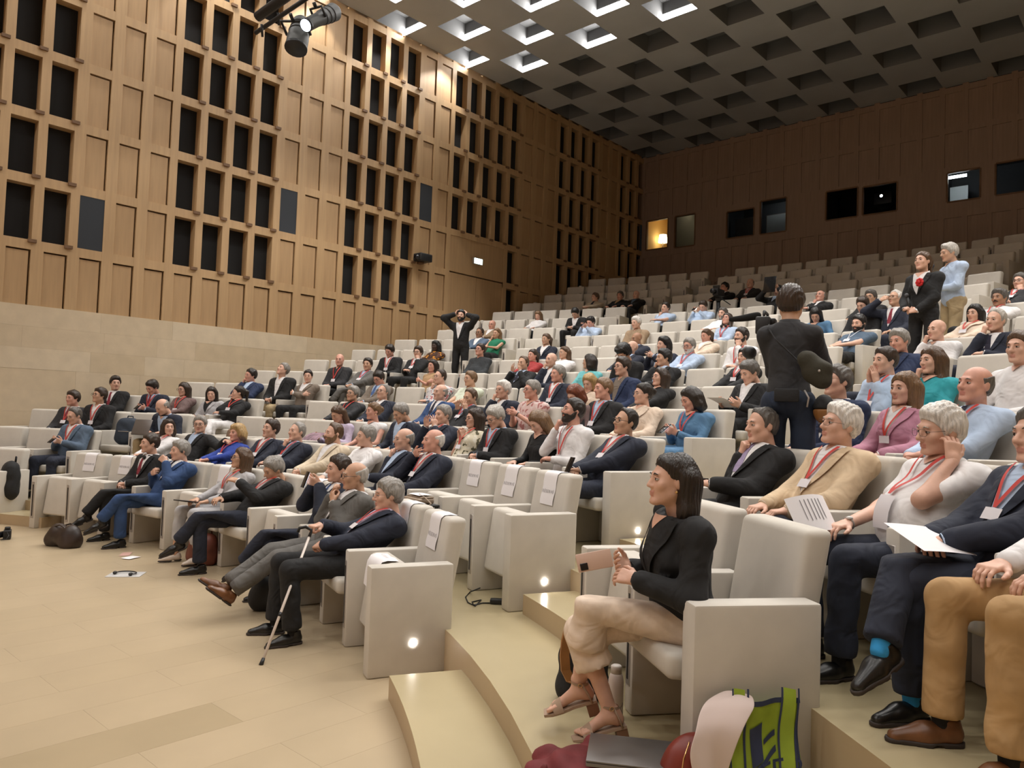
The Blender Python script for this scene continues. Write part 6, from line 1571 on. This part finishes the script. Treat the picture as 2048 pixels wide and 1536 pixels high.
V, F = tube_np([w2l(ad, p) for p in pts], 0.005, 6); obj('cable', mesh_np('cable', V, F, M_BLACK, smooth=True), ad)

# ---- things at the feet of the woman by the aisle
q = fpos(1165, 1395, LV(2)); bk = empty('backpack', (q[0], q[1], LV(2)), 0.9); tag(bk, 'black backpack with tan leather straps at the woman\'s feet', 'backpack')
f = Field(); f.ell((0, 0, 0.17), (0.13, 0.085, 0.19), k=0.05); f.cap((-0.07, 0, 0.05), (0.07, 0, 0.05), 0.07, k=0.06); blob('bag_body', f, 0.014, M_BLKN, bk, cut=lambda X, Y, Z: -Z+0*X+0*Y, wr=0.004)
M_TAN = mat('tan leather strap', (0.30, 0.13, 0.035), 0.45, var=0.15, vscale=8)
def band(name, pts, wdir, w_, th_, mt, parent):
    V = []; F = []; wd_ = unit(wdir); P_ = [np.asarray(p, float) for p in pts]
    for i, p in enumerate(P_):
        t = unit(P_[min(i+1, len(P_)-1)]-P_[max(i-1, 0)]); n_ = unit(np.cross(t, wd_))
        V += [p+wd_*w_/2+n_*th_/2, p-wd_*w_/2+n_*th_/2, p-wd_*w_/2-n_*th_/2, p+wd_*w_/2-n_*th_/2]
    for i in range(len(P_)-1):
        for j in range(4): F.append((i*4+j, i*4+(j+1) % 4, i*4+4+(j+1) % 4, i*4+4+j))
    F += [(3, 2, 1, 0), tuple(len(V)-4+j for j in range(4))]
    return obj(name, mesh_np(name, V, F, mt, smooth=False), parent)
def lw(px, py, z): return w2l(bk, on_z(px, py, z))
def ray_at(px, py, dep):
    d_ = ray(px, py); return CAMP+d_*dep
dp = proj(q)[2]
band('shoulder_strap', [w2l(bk, ray_at(x, y, dp-0.10)) for x, y in ((1158, 1230), (1140, 1246), (1132, 1280), (1129, 1310), (1131, 1340), (1142, 1362), (1158, 1368))], np.array([1, 0.3, 0]), 0.05, 0.010, M_TAN, bk)
band('side_strap', [w2l(bk, ray_at(x, y, dp-0.14)) for x, y in ((1188, 1340), (1196, 1360), (1206, 1385), (1214, 1400))], np.array([1, 0.3, 0]), 0.03, 0.010, M_TAN, bk)
tube('grab_loop', [(-0.05, 0, 0.35), (-0.03, 0, 0.42), (0.03, 0, 0.42), (0.05, 0, 0.35)], 0.010, M_TAN, bk)
q = fpos(1230, 1438, LV(2)); bo = empty('water_bottle', (q[0], q[1], LV(2)), 0); tag(bo, 'white insulated water bottle with floral motif', 'bottle')
mt, nt, bb = newmat('bottle enamel'); tc = N(nt, 'ShaderNodeTexCoord'); vo = N(nt, 'ShaderNodeTexVoronoi', feature='DISTANCE_TO_EDGE'); vo.inputs['Scale'].default_value = 26; rp = N(nt, 'ShaderNodeValToRGB')
rp.color_ramp.elements[0].position = 0.06; rp.color_ramp.elements[0].color = (0.36, 0.30, 0.30, 1); rp.color_ramp.elements[1].position = 0.12; rp.color_ramp.elements[1].color = (0.66, 0.58, 0.54, 1)
sp_ = N(nt, 'ShaderNodeSeparateXYZ'); mx = N(nt, 'ShaderNodeMix', data_type='RGBA'); gt = N(nt, 'ShaderNodeMath', operation='GREATER_THAN'); gt.inputs[1].default_value = 0.085
nt.links.new(tc.outputs['Object'], vo.inputs['Vector']); nt.links.new(vo.outputs['Distance'], rp.inputs[0]); nt.links.new(tc.outputs['Object'], sp_.inputs[0]); nt.links.new(sp_.outputs['Z'], gt.inputs[0])
nt.links.new(gt.outputs[0], mx.inputs['Factor']); nt.links.new(rp.outputs[0], mx.inputs['A']); mx.inputs['B'].default_value = (0.66, 0.58, 0.54, 1); nt.links.new(mx.outputs['Result'], bb.inputs['Base Color']); bb.inputs['Roughness'].default_value = 0.4
V, F = lathe_np([(0.030, 0), (0.036, 0.006), (0.036, 0.18), (0.030, 0.205), (0.024, 0.215)], 24); obj('bottle_body', mesh_np('bottle_body', V, F, mt, smooth=True), bo)
V, F = lathe_np([(0.026, 0.213), (0.026, 0.245), (0.020, 0.25)], 24); obj('bottle_cap', mesh_np('bottle_cap', V, F, mat('bottle cap', (0.6, 0.55, 0.5), 0.4), smooth=True), bo)
q = on_z(1190, 1536, LV(2)); rb = empty('bag', (q[0]+0.05, q[1]-0.05, LV(2)), 0.75); tag(rb, 'maroon cloth bag crumpled under the laptop', 'bag')
f = Field(); f.ell((0, 0, 0.04), (0.24, 0.15, 0.055), k=0.05); f.ell((-0.20, 0.06, 0.055), (0.06, 0.05, 0.05), k=0.02); f.ell((-0.15, -0.03, 0.06), (0.05, 0.06, 0.045), k=0.02); f.ell((-0.24, -0.03, 0.035), (0.05, 0.05, 0.04), k=0.02)
for i in range(16): f.ell((random.uniform(-0.26, 0.22), random.uniform(-0.13, 0.13), random.uniform(0.03, 0.085)), (random.uniform(.015, .05), random.uniform(.015, .04), random.uniform(.015, .035)), k=0.008)
blob('bag_body', f, 0.012, M_MAROON, rb, cut=lambda X, Y, Z: -Z+0*X+0*Y, wr=0.010, ph=2.0)
lc = on_z(1262, 1512, LV(2)+0.11); laptop((lc[0], lc[1], LV(2)+0.115), 0.55, radians(3), 'closed grey laptop lying on the maroon bag', M_ALU, op=0)
# red bag with a pale cloth hanging over, green tote
M_LIME = mat('lime green fabric', (0.30, 0.42, 0.035), 0.7, var=0.08, vscale=12); M_NAVYT = mat('navy trim', (0.028, 0.040, 0.095), 0.7); M_PALECLOTH = mat('pale pink cloth', (0.66, 0.54, 0.50), 0.85)
ws = sorted((s, idx) for idx, (k, b, i, s) in enumerate(SEATS) if k == 2 and b == 'R')[-1][1]; we = SEAT_OBJ[ws]; X0 = PITCH_S/2+0.085
tb_e = empty('tote_bag', we.location, we.rotation_euler[2]); tag(tb_e, 'lime green and navy tote bag leaning on the end panel', 'tote bag')
def tx(y, z): return X0+0.075+0.012*sin(y*38+1)+0.010*sin(z*22)-0.08*z
def panel(nm, pts, mt, lift, n=6, m=14):      # polygon strip given as left/right edges
    (L_, R_) = pts; V = []; F = []
    n = 26
    for j in range(n+1):
        u = j/n; a = np.array([np.interp(u, np.linspace(0, 1, len(L_)), [q[c] for q in L_]) for c in (0, 1)]); b = np.array([np.interp(u, np.linspace(0, 1, len(R_)), [q[c] for q in R_]) for c in (0, 1)])
        for i in range(m+1):
            y, z = a+(b-a)*i/m; V.append((tx(y, z)+lift, y, z))
    for j in range(n):
        for i in range(m): F.append((j*(m+1)+i, j*(m+1)+i+1, (j+1)*(m+1)+i+1, (j+1)*(m+1)+i))
    return obj(nm, mesh_np(nm, V, F, mt, smooth=True), tb_e)
panel('front_panel', ([(-0.47, 0.0), (-0.46, 0.33)], [(-0.14, 0.0), (-0.15, 0.35)]), M_LIME, 0.0, 10)
V, F = boxV(0.10, 0.32, 0.30); obj('bag_body', mesh_np('bag_body', V*np.array([0.3, 1, 0.95])+np.array([X0+0.004, -0.305, 0.150]), F, M_LIME), tb_e)
panel('top_hem', ([(-0.465, 0.318), (-0.462, 0.338)], [(-0.145, 0.335), (-0.148, 0.355)]), M_NAVYT, 0.003)
for yy in (-0.43, -0.225):
    panel('strap', ([(yy, 0.0), (yy+0.01, 0.2), (yy+0.02, 0.39)], [(yy+0.05, 0.0), (yy+0.06, 0.2), (yy+0.062, 0.385)]), M_LIME, 0.006, 10)
    for d_ in (-0.008, 0.05): panel('strap_trim', ([(yy+d_, 0.0), (yy+d_+0.01, 0.2), (yy+d_+0.019, 0.39)], [(yy+d_+0.008, 0.0), (yy+d_+0.018, 0.2), (yy+d_+0.026, 0.39)]), M_NAVYT, 0.008, 10)
panel('logo_block', ([(-0.345, 0.10), (-0.345, 0.235)], [(-0.298, 0.13), (-0.298, 0.265)]), M_NAVYT, 0.004)
panel('logo_line', ([(-0.35, 0.075), (-0.35, 0.092)], [(-0.232, 0.150), (-0.232, 0.172)]), M_NAVYT, 0.004)
panel('logo_line', ([(-0.29, 0.18), (-0.29, 0.197)], [(-0.232, 0.205), (-0.232, 0.227)]), M_NAVYT, 0.004)
panel('side_trim', ([(-0.155, 0.0), (-0.158, 0.35)], [(-0.145, 0.0), (-0.150, 0.352)]), M_NAVYT, 0.003, 10)
for body_, sz, yc, zc in (('FF', 0.125, -0.262, 0.075), ('B', 0.125, -0.168, 0.085), ('AISE DU B', 0.030, -0.27, 0.017)):
    me = text_mesh(body_, sz, M_NAVYT); co = np.empty(len(me.vertices)*3, np.float32); me.vertices.foreach_get('co', co); co = co.reshape(-1, 3)
    y = yc+co[:, 0]; z = zc+co[:, 1]+0.12*co[:, 0]
    me.vertices.foreach_set('co', np.stack([np.array([tx(a, b) for a, b in zip(y, z)])+0.0055, y, z], 1).astype(np.float32).ravel()); me.update(); obj('printed_letters', me, tb_e)
rbg = empty('shoulder_bag', we.location, we.rotation_euler[2]); tag(rbg, 'red leather shoulder bag under the pale cloth', 'bag')
f = Field(); f.ell((X0+0.07, -0.58, 0.10), (0.07, 0.13, 0.14), k=0.04); blob('bag_body', f, 0.012, mat('red leather', (0.20, 0.03, 0.02), 0.4, var=0.15, vscale=8), rbg, cut=lambda X, Y, Z: -Z+0*X+0*Y, wr=0.003)
tube('chain', [(X0+0.12, -0.66, 0.02), (X0+0.13, -0.655, 0.10), (X0+0.12, -0.64, 0.17), (X0+0.10, -0.61, 0.22)], 0.0035, M_GOLD, rbg, 6)
rows_ = [(0.355, -0.46, -0.33, 0.02), (0.350, -0.52, -0.335, 0.05), (0.335, -0.56, -0.35, 0.085), (0.31, -0.585, -0.385, 0.105), (0.27, -0.61, -0.43, 0.12), (0.21, -0.645, -0.455, 0.128), (0.14, -0.625, -0.475, 0.132), (0.06, -0.605, -0.49, 0.132), (0.004, -0.60, -0.51, 0.134)]
V = []; F = []
for j, (z, a, b, xo) in enumerate(rows_):
    for i in range(7):
        u = i/6; V.append((X0+xo+(0.012 if j < 4 else 0.030)+0.020*sin(u*5+z*9)-0.03*abs(u-0.5), a+(b-a)*u, z+0.015*sin(u*3.1)))
for j in range(len(rows_)-1):
    for i in range(6): F.append((j*7+i, j*7+i+1, j*7+i+8, j*7+i+7))
pc = obj('cloth', mesh_np('cloth', V, F, M_PALECLOTH, smooth=True)); pc.location = we.location; pc.rotation_euler = we.rotation_euler; tag(pc, 'pale pink cloth hanging over the red bag', 'cloth')
sd = pc.modifiers.new('thickness', 'SOLIDIFY'); sd.thickness = 0.003; sb_ = pc.modifiers.new('smooth', 'SUBSURF'); sb_.levels = 2; sb_.render_levels = 2

# ---- sandals of the woman
lb = find('cream trousers'); e, inf, o_ = PINFO[lb]; M_SANDAL = mat('taupe suede', (0.36, 0.25, 0.175), 0.7); M_HEEL = mat('stacked wood heel', (0.20, 0.10, 0.055), 0.5)
for s in (-1, 1):
    A_, an_ = o_['feet'][s]; sn = empty('sandal'); sn.parent = e
    prof = [(-0.188, -0.088), (-0.15, -0.090), (-0.10, -0.089), (-0.05, -0.086), (0.0, -0.085), (0.055, -0.086)]; V = []; F = []
    for y, z in prof:
        w_ = 0.040 if y > -0.16 else 0.030
        if y > -0.06: w_ = 0.031
        for xx, zz in ((-w_, z+0.004), (w_, z+0.004), (w_, z-0.008), (-w_, z-0.008)): V.append((xx, y, zz))
    for i in range(len(prof)-1):
        for j in range(4): F.append((i*4+j, i*4+(j+1) % 4, i*4+4+(j+1) % 4, i*4+4+j))
    F += [(3, 2, 1, 0), (20, 21, 22, 23)]
    obj('sole', mesh_np('sole', xf(V, A_, an_), F, M_SANDAL), sn)
    V, F = boxV(0.056, 0.050, 0.058); obj('heel', mesh_np('heel', xf(V+np.array([0, 0.030, -0.122]), A_, an_), F, M_HEEL), sn)
    V = []; F = []
    for i in range(11):
        t = pi*i/10
        for y in (-0.095, -0.140): V.append((0.044*cos(t), y-0.004*sin(t), -0.090+(0.052+(y+0.095)*0.45)*sin(t)))
    for i in range(10): F.append((i*2, i*2+1, i*2+3, i*2+2))
    obj('toe_strap', mesh_np('toe_strap', xf(V, A_, an_), F, M_SANDAL, smooth=True), sn)
    V = []; F = []
    for i in range(19):
        t = 2*pi*i/18
        for dz in (-0.006, 0.006): V.append((0.0375*cos(t), 0.006+0.038*sin(t), 0.006+dz-0.012*sin(t)))
    for i in range(18): F.append((i*2, i*2+1, i*2+3, i*2+2))
    obj('ankle_strap', mesh_np('ankle_strap', xf(V, A_, an_), F, M_SANDAL, smooth=True), sn)
    for sx in (-1, 1):
        V, F = tube_np([(sx*0.036, 0.015, 0.006), (sx*0.037, 0.030, -0.05), (sx*0.031, 0.035, -0.088)], 0.005, 6); obj('side_strap', mesh_np('side_strap', xf(V, A_, an_), F, M_SANDAL, smooth=True), sn)
    V, F = tube_np([(0.042, 0.006+0.009*cos(t), 0.006+0.009*sin(t)) for t in np.linspace(0, 2*pi, 13)], 0.0018, 6); obj('buckle', mesh_np('buckle', xf(V, A_, an_), F, M_GOLD, smooth=True), sn)

# ---- cameraman's gear
lb = find('cameraman in dark'); e, inf, o_ = PINFO[lb]; fc = inf['face']; T_ = inf['T']
vc = empty('video_camera', e.location, e.rotation_euler[2]); tag(vc, 'black shoulder video camera with furry microphone', 'video camera')
c0 = fc(0.20, -0.22, -0.13)
mobj('camera_body', np.eye(3), c0, rbox('camera_body', 0.10, 0.30, 0.13, M_BLACK, 0.012, 2), vc); V, F = lathe_np([(0.030, 0), (0.036, 0.02), (0.036, 0.08), (0.045, 0.10), (0.045, 0.13)], 16)
mobj('lens', np.array(Matrix.Rotation(radians(90), 3, 'X')), c0+np.array([0, -0.15, 0]), mesh_np('lens', V, F, M_BLACKG, smooth=True), vc)
f = Field(); f.cap(c0+np.array([0.06, -0.02, 0.09]), c0+np.array([0.26, -0.06, 0.075]), 0.028, 0.020, k=0.01); blob('furry_microphone', f, 0.008, mat('black fur', (0.006, 0.006, 0.006), 0.95), vc, wr=0.004)
tube('carry_handle', [c0+np.array([0, 0.08, 0.06]), c0+np.array([0, 0.07, 0.11]), c0+np.array([0, -0.09, 0.11]), c0+np.array([0, -0.10, 0.06])], 0.011, M_BLACK, vc)
mobj('viewfinder', np.eye(3), c0+np.array([-0.06, 0.06, 0.03]), rbox('viewfinder', 0.05, 0.09, 0.05, M_BLACK, 0.01, 2), vc)
f = Field(); g0 = c0+np.array([0.12, -0.08, -0.18]); f.cap(g0, g0+np.array([0.03, -0.08, 0.01]), 0.05, 0.045, k=0.02); blob('zoom_grip', f, 0.012, M_BLACK, vc)
sb = empty('shoulder_bag', e.location, e.rotation_euler[2]); tag(sb, 'olive shoulder bag on the cameraman\'s hip', 'shoulder bag'); M_OLIVE = mat('olive canvas', (0.030, 0.026, 0.014), 0.8, bump=0.4, bscale=22)
b0 = T_(-0.19, 0.20, 0.34); f = Field(); f.ell(b0, (0.085, 0.06, 0.085), k=0.04); f.cap(b0+np.array([0.05, 0, 0.07]), b0+np.array([-0.05, 0, -0.06]), 0.055, k=0.04); f.cap(b0+np.array([0.07, 0, 0.09]), b0+np.array([-0.07, 0, 0.02]), 0.04, k=0.04); blob('bag_body', f, 0.014, M_OLIVE, sb, wr=0.005)
band('strap', [T_(0.13, -0.02, 1.0), T_(0.12, 0.10, 0.92), T_(0.06, 0.165, 0.75), T_(-0.02, 0.175, 0.60), T_(-0.09, 0.19, 0.46)], np.array([0.6, 0, 0.8]), 0.045, 0.006, M_BLKN, sb)
a, b = sphere_q(b0+np.array([-0.03, 0.078, 0.0]), (0.008, 0.004, 0.008), 8, 6); obj('snap_button', mesh_np('snap_button', a, b, M_METAL, smooth=True), sb)
wp_ = empty('belt_pack', e.location, e.rotation_euler[2]); tag(wp_, 'black radio belt pack on the cameraman\'s waist', 'belt pack')
mobj('pack_body', np.eye(3), T_(-0.01, 0.165, 0.03), rbox('pack_body', 0.16, 0.045, 0.09, M_BLKN, 0.012, 2), wp_)
tube('aerial', [T_(-0.12, 0.15, 0.10), T_(-0.15, 0.17, 0.0), T_(-0.14, 0.17, -0.12)], 0.006, M_METAL, wp_)
hp = empty('pouch', e.location, e.rotation_euler[2]); tag(hp, 'tan and black pouch hanging beside the cameraman', 'pouch'); p0 = T_(-0.235, 0.05, -0.13)
f = Field(); f.ell(p0, (0.07, 0.09, 0.10), k=0.03); blob('tan_half', f, 0.012, M_TAN, hp, cut=lambda X, Y, Z: Z-p0[2]+0*X+0*Y); blob('black_half', f, 0.012, M_BLKN, hp, cut=lambda X, Y, Z: p0[2]-Z+0*X+0*Y)

# ---- microphones and the red flower
def handmic(lb, d, label):
    e, inf, o_ = PINFO[lb]; c = inf['hold']; mc = empty('microphone', e.location, e.rotation_euler[2]); tag(mc, label, 'microphone'); d = unit(d)
    tube('grip_tube', [c-d*0.08, c+d*0.10], [0.014, 0.020], M_BLACK, mc, 14); a, b = sphere_q(c+d*0.125, (0.027, 0.027, 0.030), 14, 10); obj('mic_head', mesh_np('mic_head', a, b, mat('mic mesh', (0.05, 0.05, 0.055), 0.45, metal=0.4, bump=0.5, bscale=300), smooth=True), mc)
handmic(find('red flower'), np.array([-0.15, -0.25, 1]), 'black microphone held by the young woman in black'); handmic(find('standing with a microphone'), np.array([0.2, 0.1, 1]), 'black microphone held by the man in pale blue shirt')
lb = find('red flower'); e, inf, o_ = PINFO[lb]; fo = empty('flower', e.location, e.rotation_euler[2]); tag(fo, 'red fabric flower pinned on the young woman\'s jacket', 'flower'); M_RED = mat('red silk', (0.50, 0.008, 0.010), 0.6, var=0.3, vscale=60)
c = inf['T'](0.045, -0.150, 0.74)
for i in range(9):
    t = 2*pi*i/8; r_ = 0.032 if i < 8 else 0
    a, b = sphere_q(c+np.array([r_*cos(t), -0.012-(0.012 if i == 8 else 0), r_*sin(t)]), (0.022, 0.012, 0.022), 8, 6); obj('petal', mesh_np('petal', a, b, M_RED, smooth=True), fo)
# ---- tripod camera in the back rows
q = on_R(1437, 590, RT(12)-0.35); zf = LV(12); tp = empty('tripod_camera', (q[0], q[1], zf), -atan2(q[0]-CX, q[1]-CY)); tag(tp, 'video camera on a black tripod in the back rows', 'video camera'); ht = q[2]-zf
tube('centre_column', [(0, 0, 0.25), (0, 0, ht-0.12)], 0.045, M_BLACK, tp, 12); tube('head', [(0, 0, ht-0.14), (0, 0, ht-0.05)], [0.06, 0.075], M_BLACK, tp, 12)
for i in range(3): t = 2*pi*i/3+0.5; tube('leg', [(0.03*cos(t), 0.03*sin(t), ht-0.25), (0.33*cos(t), 0.33*sin(t), 0.0)], 0.018, M_BLACK, tp)
obj('camera_body', rbox('camera_body', 0.14, 0.34, 0.16, M_BLACK, 0.015, 2), tp, (0, 0, ht+0.05)); V, F = lathe_np([(0.04, 0), (0.05, 0.02), (0.05, 0.10), (0.058, 0.14)], 16); mobj('lens', np.array(Matrix.Rotation(radians(90), 3, 'X')), np.array([0, -0.17, ht+0.05]), mesh_np('lens', V, F, M_BLACKG, smooth=True), tp)
obj('monitor', rbox('monitor', 0.16, 0.02, 0.10, M_BLACK, 0.006, 2), tp, (-0.10, 0.08, ht+0.19)); tube('pan_bar', [(0.05, 0.05, ht-0.08), (0.16, 0.42, ht-0.22)], 0.011, M_BLACK, tp)

# ---- stage lanterns on a bar
M_GREYL = mat('grey lantern paint', (0.075, 0.078, 0.078), 0.5); D0 = 8.2
lbar = empty('lighting_bar', ray_at(560, 50, D0)); tag(lbar, 'dark lighting bar under the ceiling', 'lighting bar')
def rp_(x, y, d=D0): return ray_at(x, y, d)-np.array(lbar.location)
tube('bar', [rp_(511, 66, 8.6), rp_(700, -62, 7.9)], 0.024, M_BLACK, lbar, 10); tube('bar', [rp_(515, 34, 8.6), rp_(690, -90, 7.9)], 0.055, M_BLACK, lbar, 10)
for px, py in ((523, 48), (556, 25)): tube('spigot', [rp_(px, py, 8.45), rp_(px+2, py+26, 8.5)], 0.014, M_BLACK, lbar)
def lantern(name, pa, pb, ra, rb, label, lit=None, da=D0, db=D0):
    e = empty(name, ray_at(pa[0], pa[1], da)); tag(e, label, 'stage light'); A = np.zeros(3); B = ray_at(pb[0], pb[1], db)-np.array(e.location)
    u = unit(B); tube('housing', [A, A+u*0.03, B*0.35, B*0.92, B], [ra*0.97, ra, ra, rb, rb*0.7], M_GREYL, e, 18)
    tube('lens_ring', [A-u*0.015, A+u*0.02], ra*1.05, M_BLACK, e, 18)
    if lit: tube('lens', [A-u*0.019, A-u*0.014], ra*0.9, lit, e, 18)
    for fr in (0.5, 0.62, 0.74): tube('cooling_fin', [B*fr, B*(fr+0.03)], np.interp(fr, (0.35, 0.92), (ra, rb))*1.06, M_BLACK, e, 18)
    n_ = unit(np.cross(u, [0, 0, 1])); mid = B*0.45; up_ = unit(np.cross(n_, u)); up_ = up_ if up_[2] > 0 else -up_
    tube('yoke', [mid+n_*ra*1.15, mid+n_*ra*1.15+up_*ra*1.6, mid-n_*ra*1.15+up_*ra*1.6, mid-n_*ra*1.15], 0.016, M_BLACK, e, 6)
    tube('clamp', [mid+up_*ra*1.6, mid+up_*ra*2.4], 0.02, M_BLACK, e, 8); return e
lantern('stage_lantern', (613, 50), (672, 22), 0.068, 0.095, 'grey stage lantern with a glowing lens', emat('lantern lens', (0.75, 0.88, 1.0), 9.0), D0-0.25, D0+0.15)
lantern('stage_lantern', (592, 96), (604, 38), 0.115, 0.085, 'grey stage lantern pointing down beside the glowing one', None, D0, D0+0.15)
# ---- exit sign, wall projector
def on_X(x, y, X): d_ = ray(x, y); return CAMP+d_*(X/d_[0])
q = on_X(955, 523, WX+0.05); es = empty('exit_sign', q); tag(es, 'glowing white exit sign above the oak door', 'exit sign')
obj('sign_box', rbox('sign_box', 0.07, 0.33, 0.17, M_METAL, 0.01), es); obj('sign_face', rbox('sign_face', 0.004, 0.31, 0.15, emat('exit light', (0.72, 1.0, 0.95), 5.0), 0), es, (0.037, 0, 0))
q = on_X(846, 516, WX+0.16); pr = empty('projector', q); tag(pr, 'black projector on a bracket on the oak wall', 'projector')
obj('projector_body', rbox('projector_body', 0.30, 0.40, 0.20, M_BLACK, 0.03, 3), pr); V, F = lathe_np([(0.07, 0), (0.075, 0.02), (0.06, 0.09)], 18); mobj('lens', np.array(Matrix.Rotation(radians(70), 3, 'X')), np.array([0.02, -0.18, -0.03]), mesh_np('lens', V, F, M_BLACKG, smooth=True), pr); obj('bracket', rbox('bracket', 0.14, 0.12, 0.05, M_DWOOD, 0.005), pr, (-0.09, 0, -0.125))
# ---- booth contents
def on_Y(x, y, Y): d_ = ray(x, y); return CAMP+d_*(Y/d_[1])
q = on_Y(1326, 478, BY+0.9); tl = empty('table_lamp', (q[0], q[1], q[2]-0.35)); tag(tl, 'table lamp with glowing shade in the ochre booth', 'table lamp')
V, F = lathe_np([(0.17, 0.22), (0.13, 0.50), (0.125, 0.50), (0.165, 0.22)], 20); obj('lamp_shade', mesh_np('lamp_shade', V, F, emat('lamp shade glow', (1.0, 0.80, 0.45), 9.0), smooth=True), tl)
V, F = lathe_np([(0.09, -0.15), (0.10, -0.13), (0.03, -0.10), (0.02, 0.0), (0.018, 0.28)], 16); obj('lamp_base', mesh_np('lamp_base', V, F, M_DWOOD, smooth=True), tl)
def strip(name, x0, x1, y, z0, z1, mt, label, cat): 
    o = obj(name, box_mesh(name, x0, x1, y-0.02, y+0.02, z0, z1, mt)); tag(o, label, cat); return o
bz = zw1+0.40
strip('booth_light', BWIN[0][0], BWIN[0][1], BY+0.9, bz, bz+0.03, emat('booth warm fill', (1.0, 0.72, 0.35), 14.0), 'added warm light strip on the ceiling of the ochre booth', 'lamp')  # added strip out of view, warms the booth besides its table lamp
strip('booth_light', BWIN[1][0]+0.1, BWIN[1][1], BY+1.0, bz, bz+0.03, emat('booth pale fill', (1.0, 0.86, 0.62), 5.0), 'added pale light strip in the half lit booth', 'lamp')  # added strip, stands in for spill from the lamp next door
strip('booth_light', BWIN[3][0]-0.2, BWIN[3][1]+0.1, BY+1.2, bz, bz+0.03, emat('booth white fill', (0.95, 1.0, 1.0), 12.0), 'added white light strip in the booth with the white board', 'lamp')  # added strip hidden above the window, brightens the white board
q0 = on_Y(1534, 432, BY+1.3); q1 = on_Y(1576, 462, BY+1.3); wbd = empty('white_board', (0, 0, 0)); tag(wbd, 'bright white board seen through the booth window', 'white board')
obj('board', box_mesh('board', q0[0], q1[0], BY+1.3, BY+1.32, q1[2], q0[2], mat('white board enamel', (0.85, 0.87, 0.87), 0.4)), wbd); obj('board_rim', box_mesh('board_rim', q0[0]-0.02, q1[0]+0.02, BY+1.305, BY+1.33, q1[2]-0.02, q0[2]+0.02, M_METAL), wbd)
q = on_Y(1915, 354, BY+0.35); strip('booth_light', q[0]-0.28, q[0]+0.22, BY+0.35, q[2]-0.02, q[2]+0.05, emat('fluorescent tube', (0.9, 0.97, 1.0), 26.0), 'bright fluorescent tube in the booth window', 'lamp')
q = on_Y(1920, 388, BY+1.2); strip('cabinet', q[0]-0.25, q[0]+0.2, BY+1.2, q[2]-0.6, q[2]+0.22, mat('grey cabinet', (0.45, 0.47, 0.48), 0.5), 'grey cabinet under the fluorescent tube', 'cabinet')
q = on_Y(1485, 452, BY+0.9); strip('cabinet', q[0]-0.25, q[0]+0.45, BY+0.9, q[2]-0.8, q[2]+0.25, mat('grey cabinet', (0.45, 0.47, 0.48), 0.5), 'dim grey cabinet in the middle booth', 'cabinet')
q = on_Y(1763, 392, BY+0.5); pj_ = empty('film_projector', q); tag(pj_, 'film projector with glowing lens in the dark booth', 'projector'); obj('projector_body', rbox('projector_body', 0.5, 0.6, 0.36, M_BLACK, 0.03, 2), pj_, (0.02, 0.35, -0.05))
V, F = lathe_np([(0.05, 0), (0.055, 0.02), (0.045, 0.10)], 16); mobj('lens_tube', np.array(Matrix.Rotation(radians(90), 3, 'X')), np.array([0, 0.08, 0]), mesh_np('lens_tube', V, F, M_BLACKG, smooth=True), pj_); V, F = lathe_np([(0.001, 0), (0.04, 0), (0.04, 0.004)], 16); mobj('lens', np.array(Matrix.Rotation(radians(90), 3, 'X')), np.array([0, -0.022, 0]), mesh_np('lens', V, F, emat('projector beam', (1.0, 0.92, 1.0), 8.0), smooth=True), pj_)
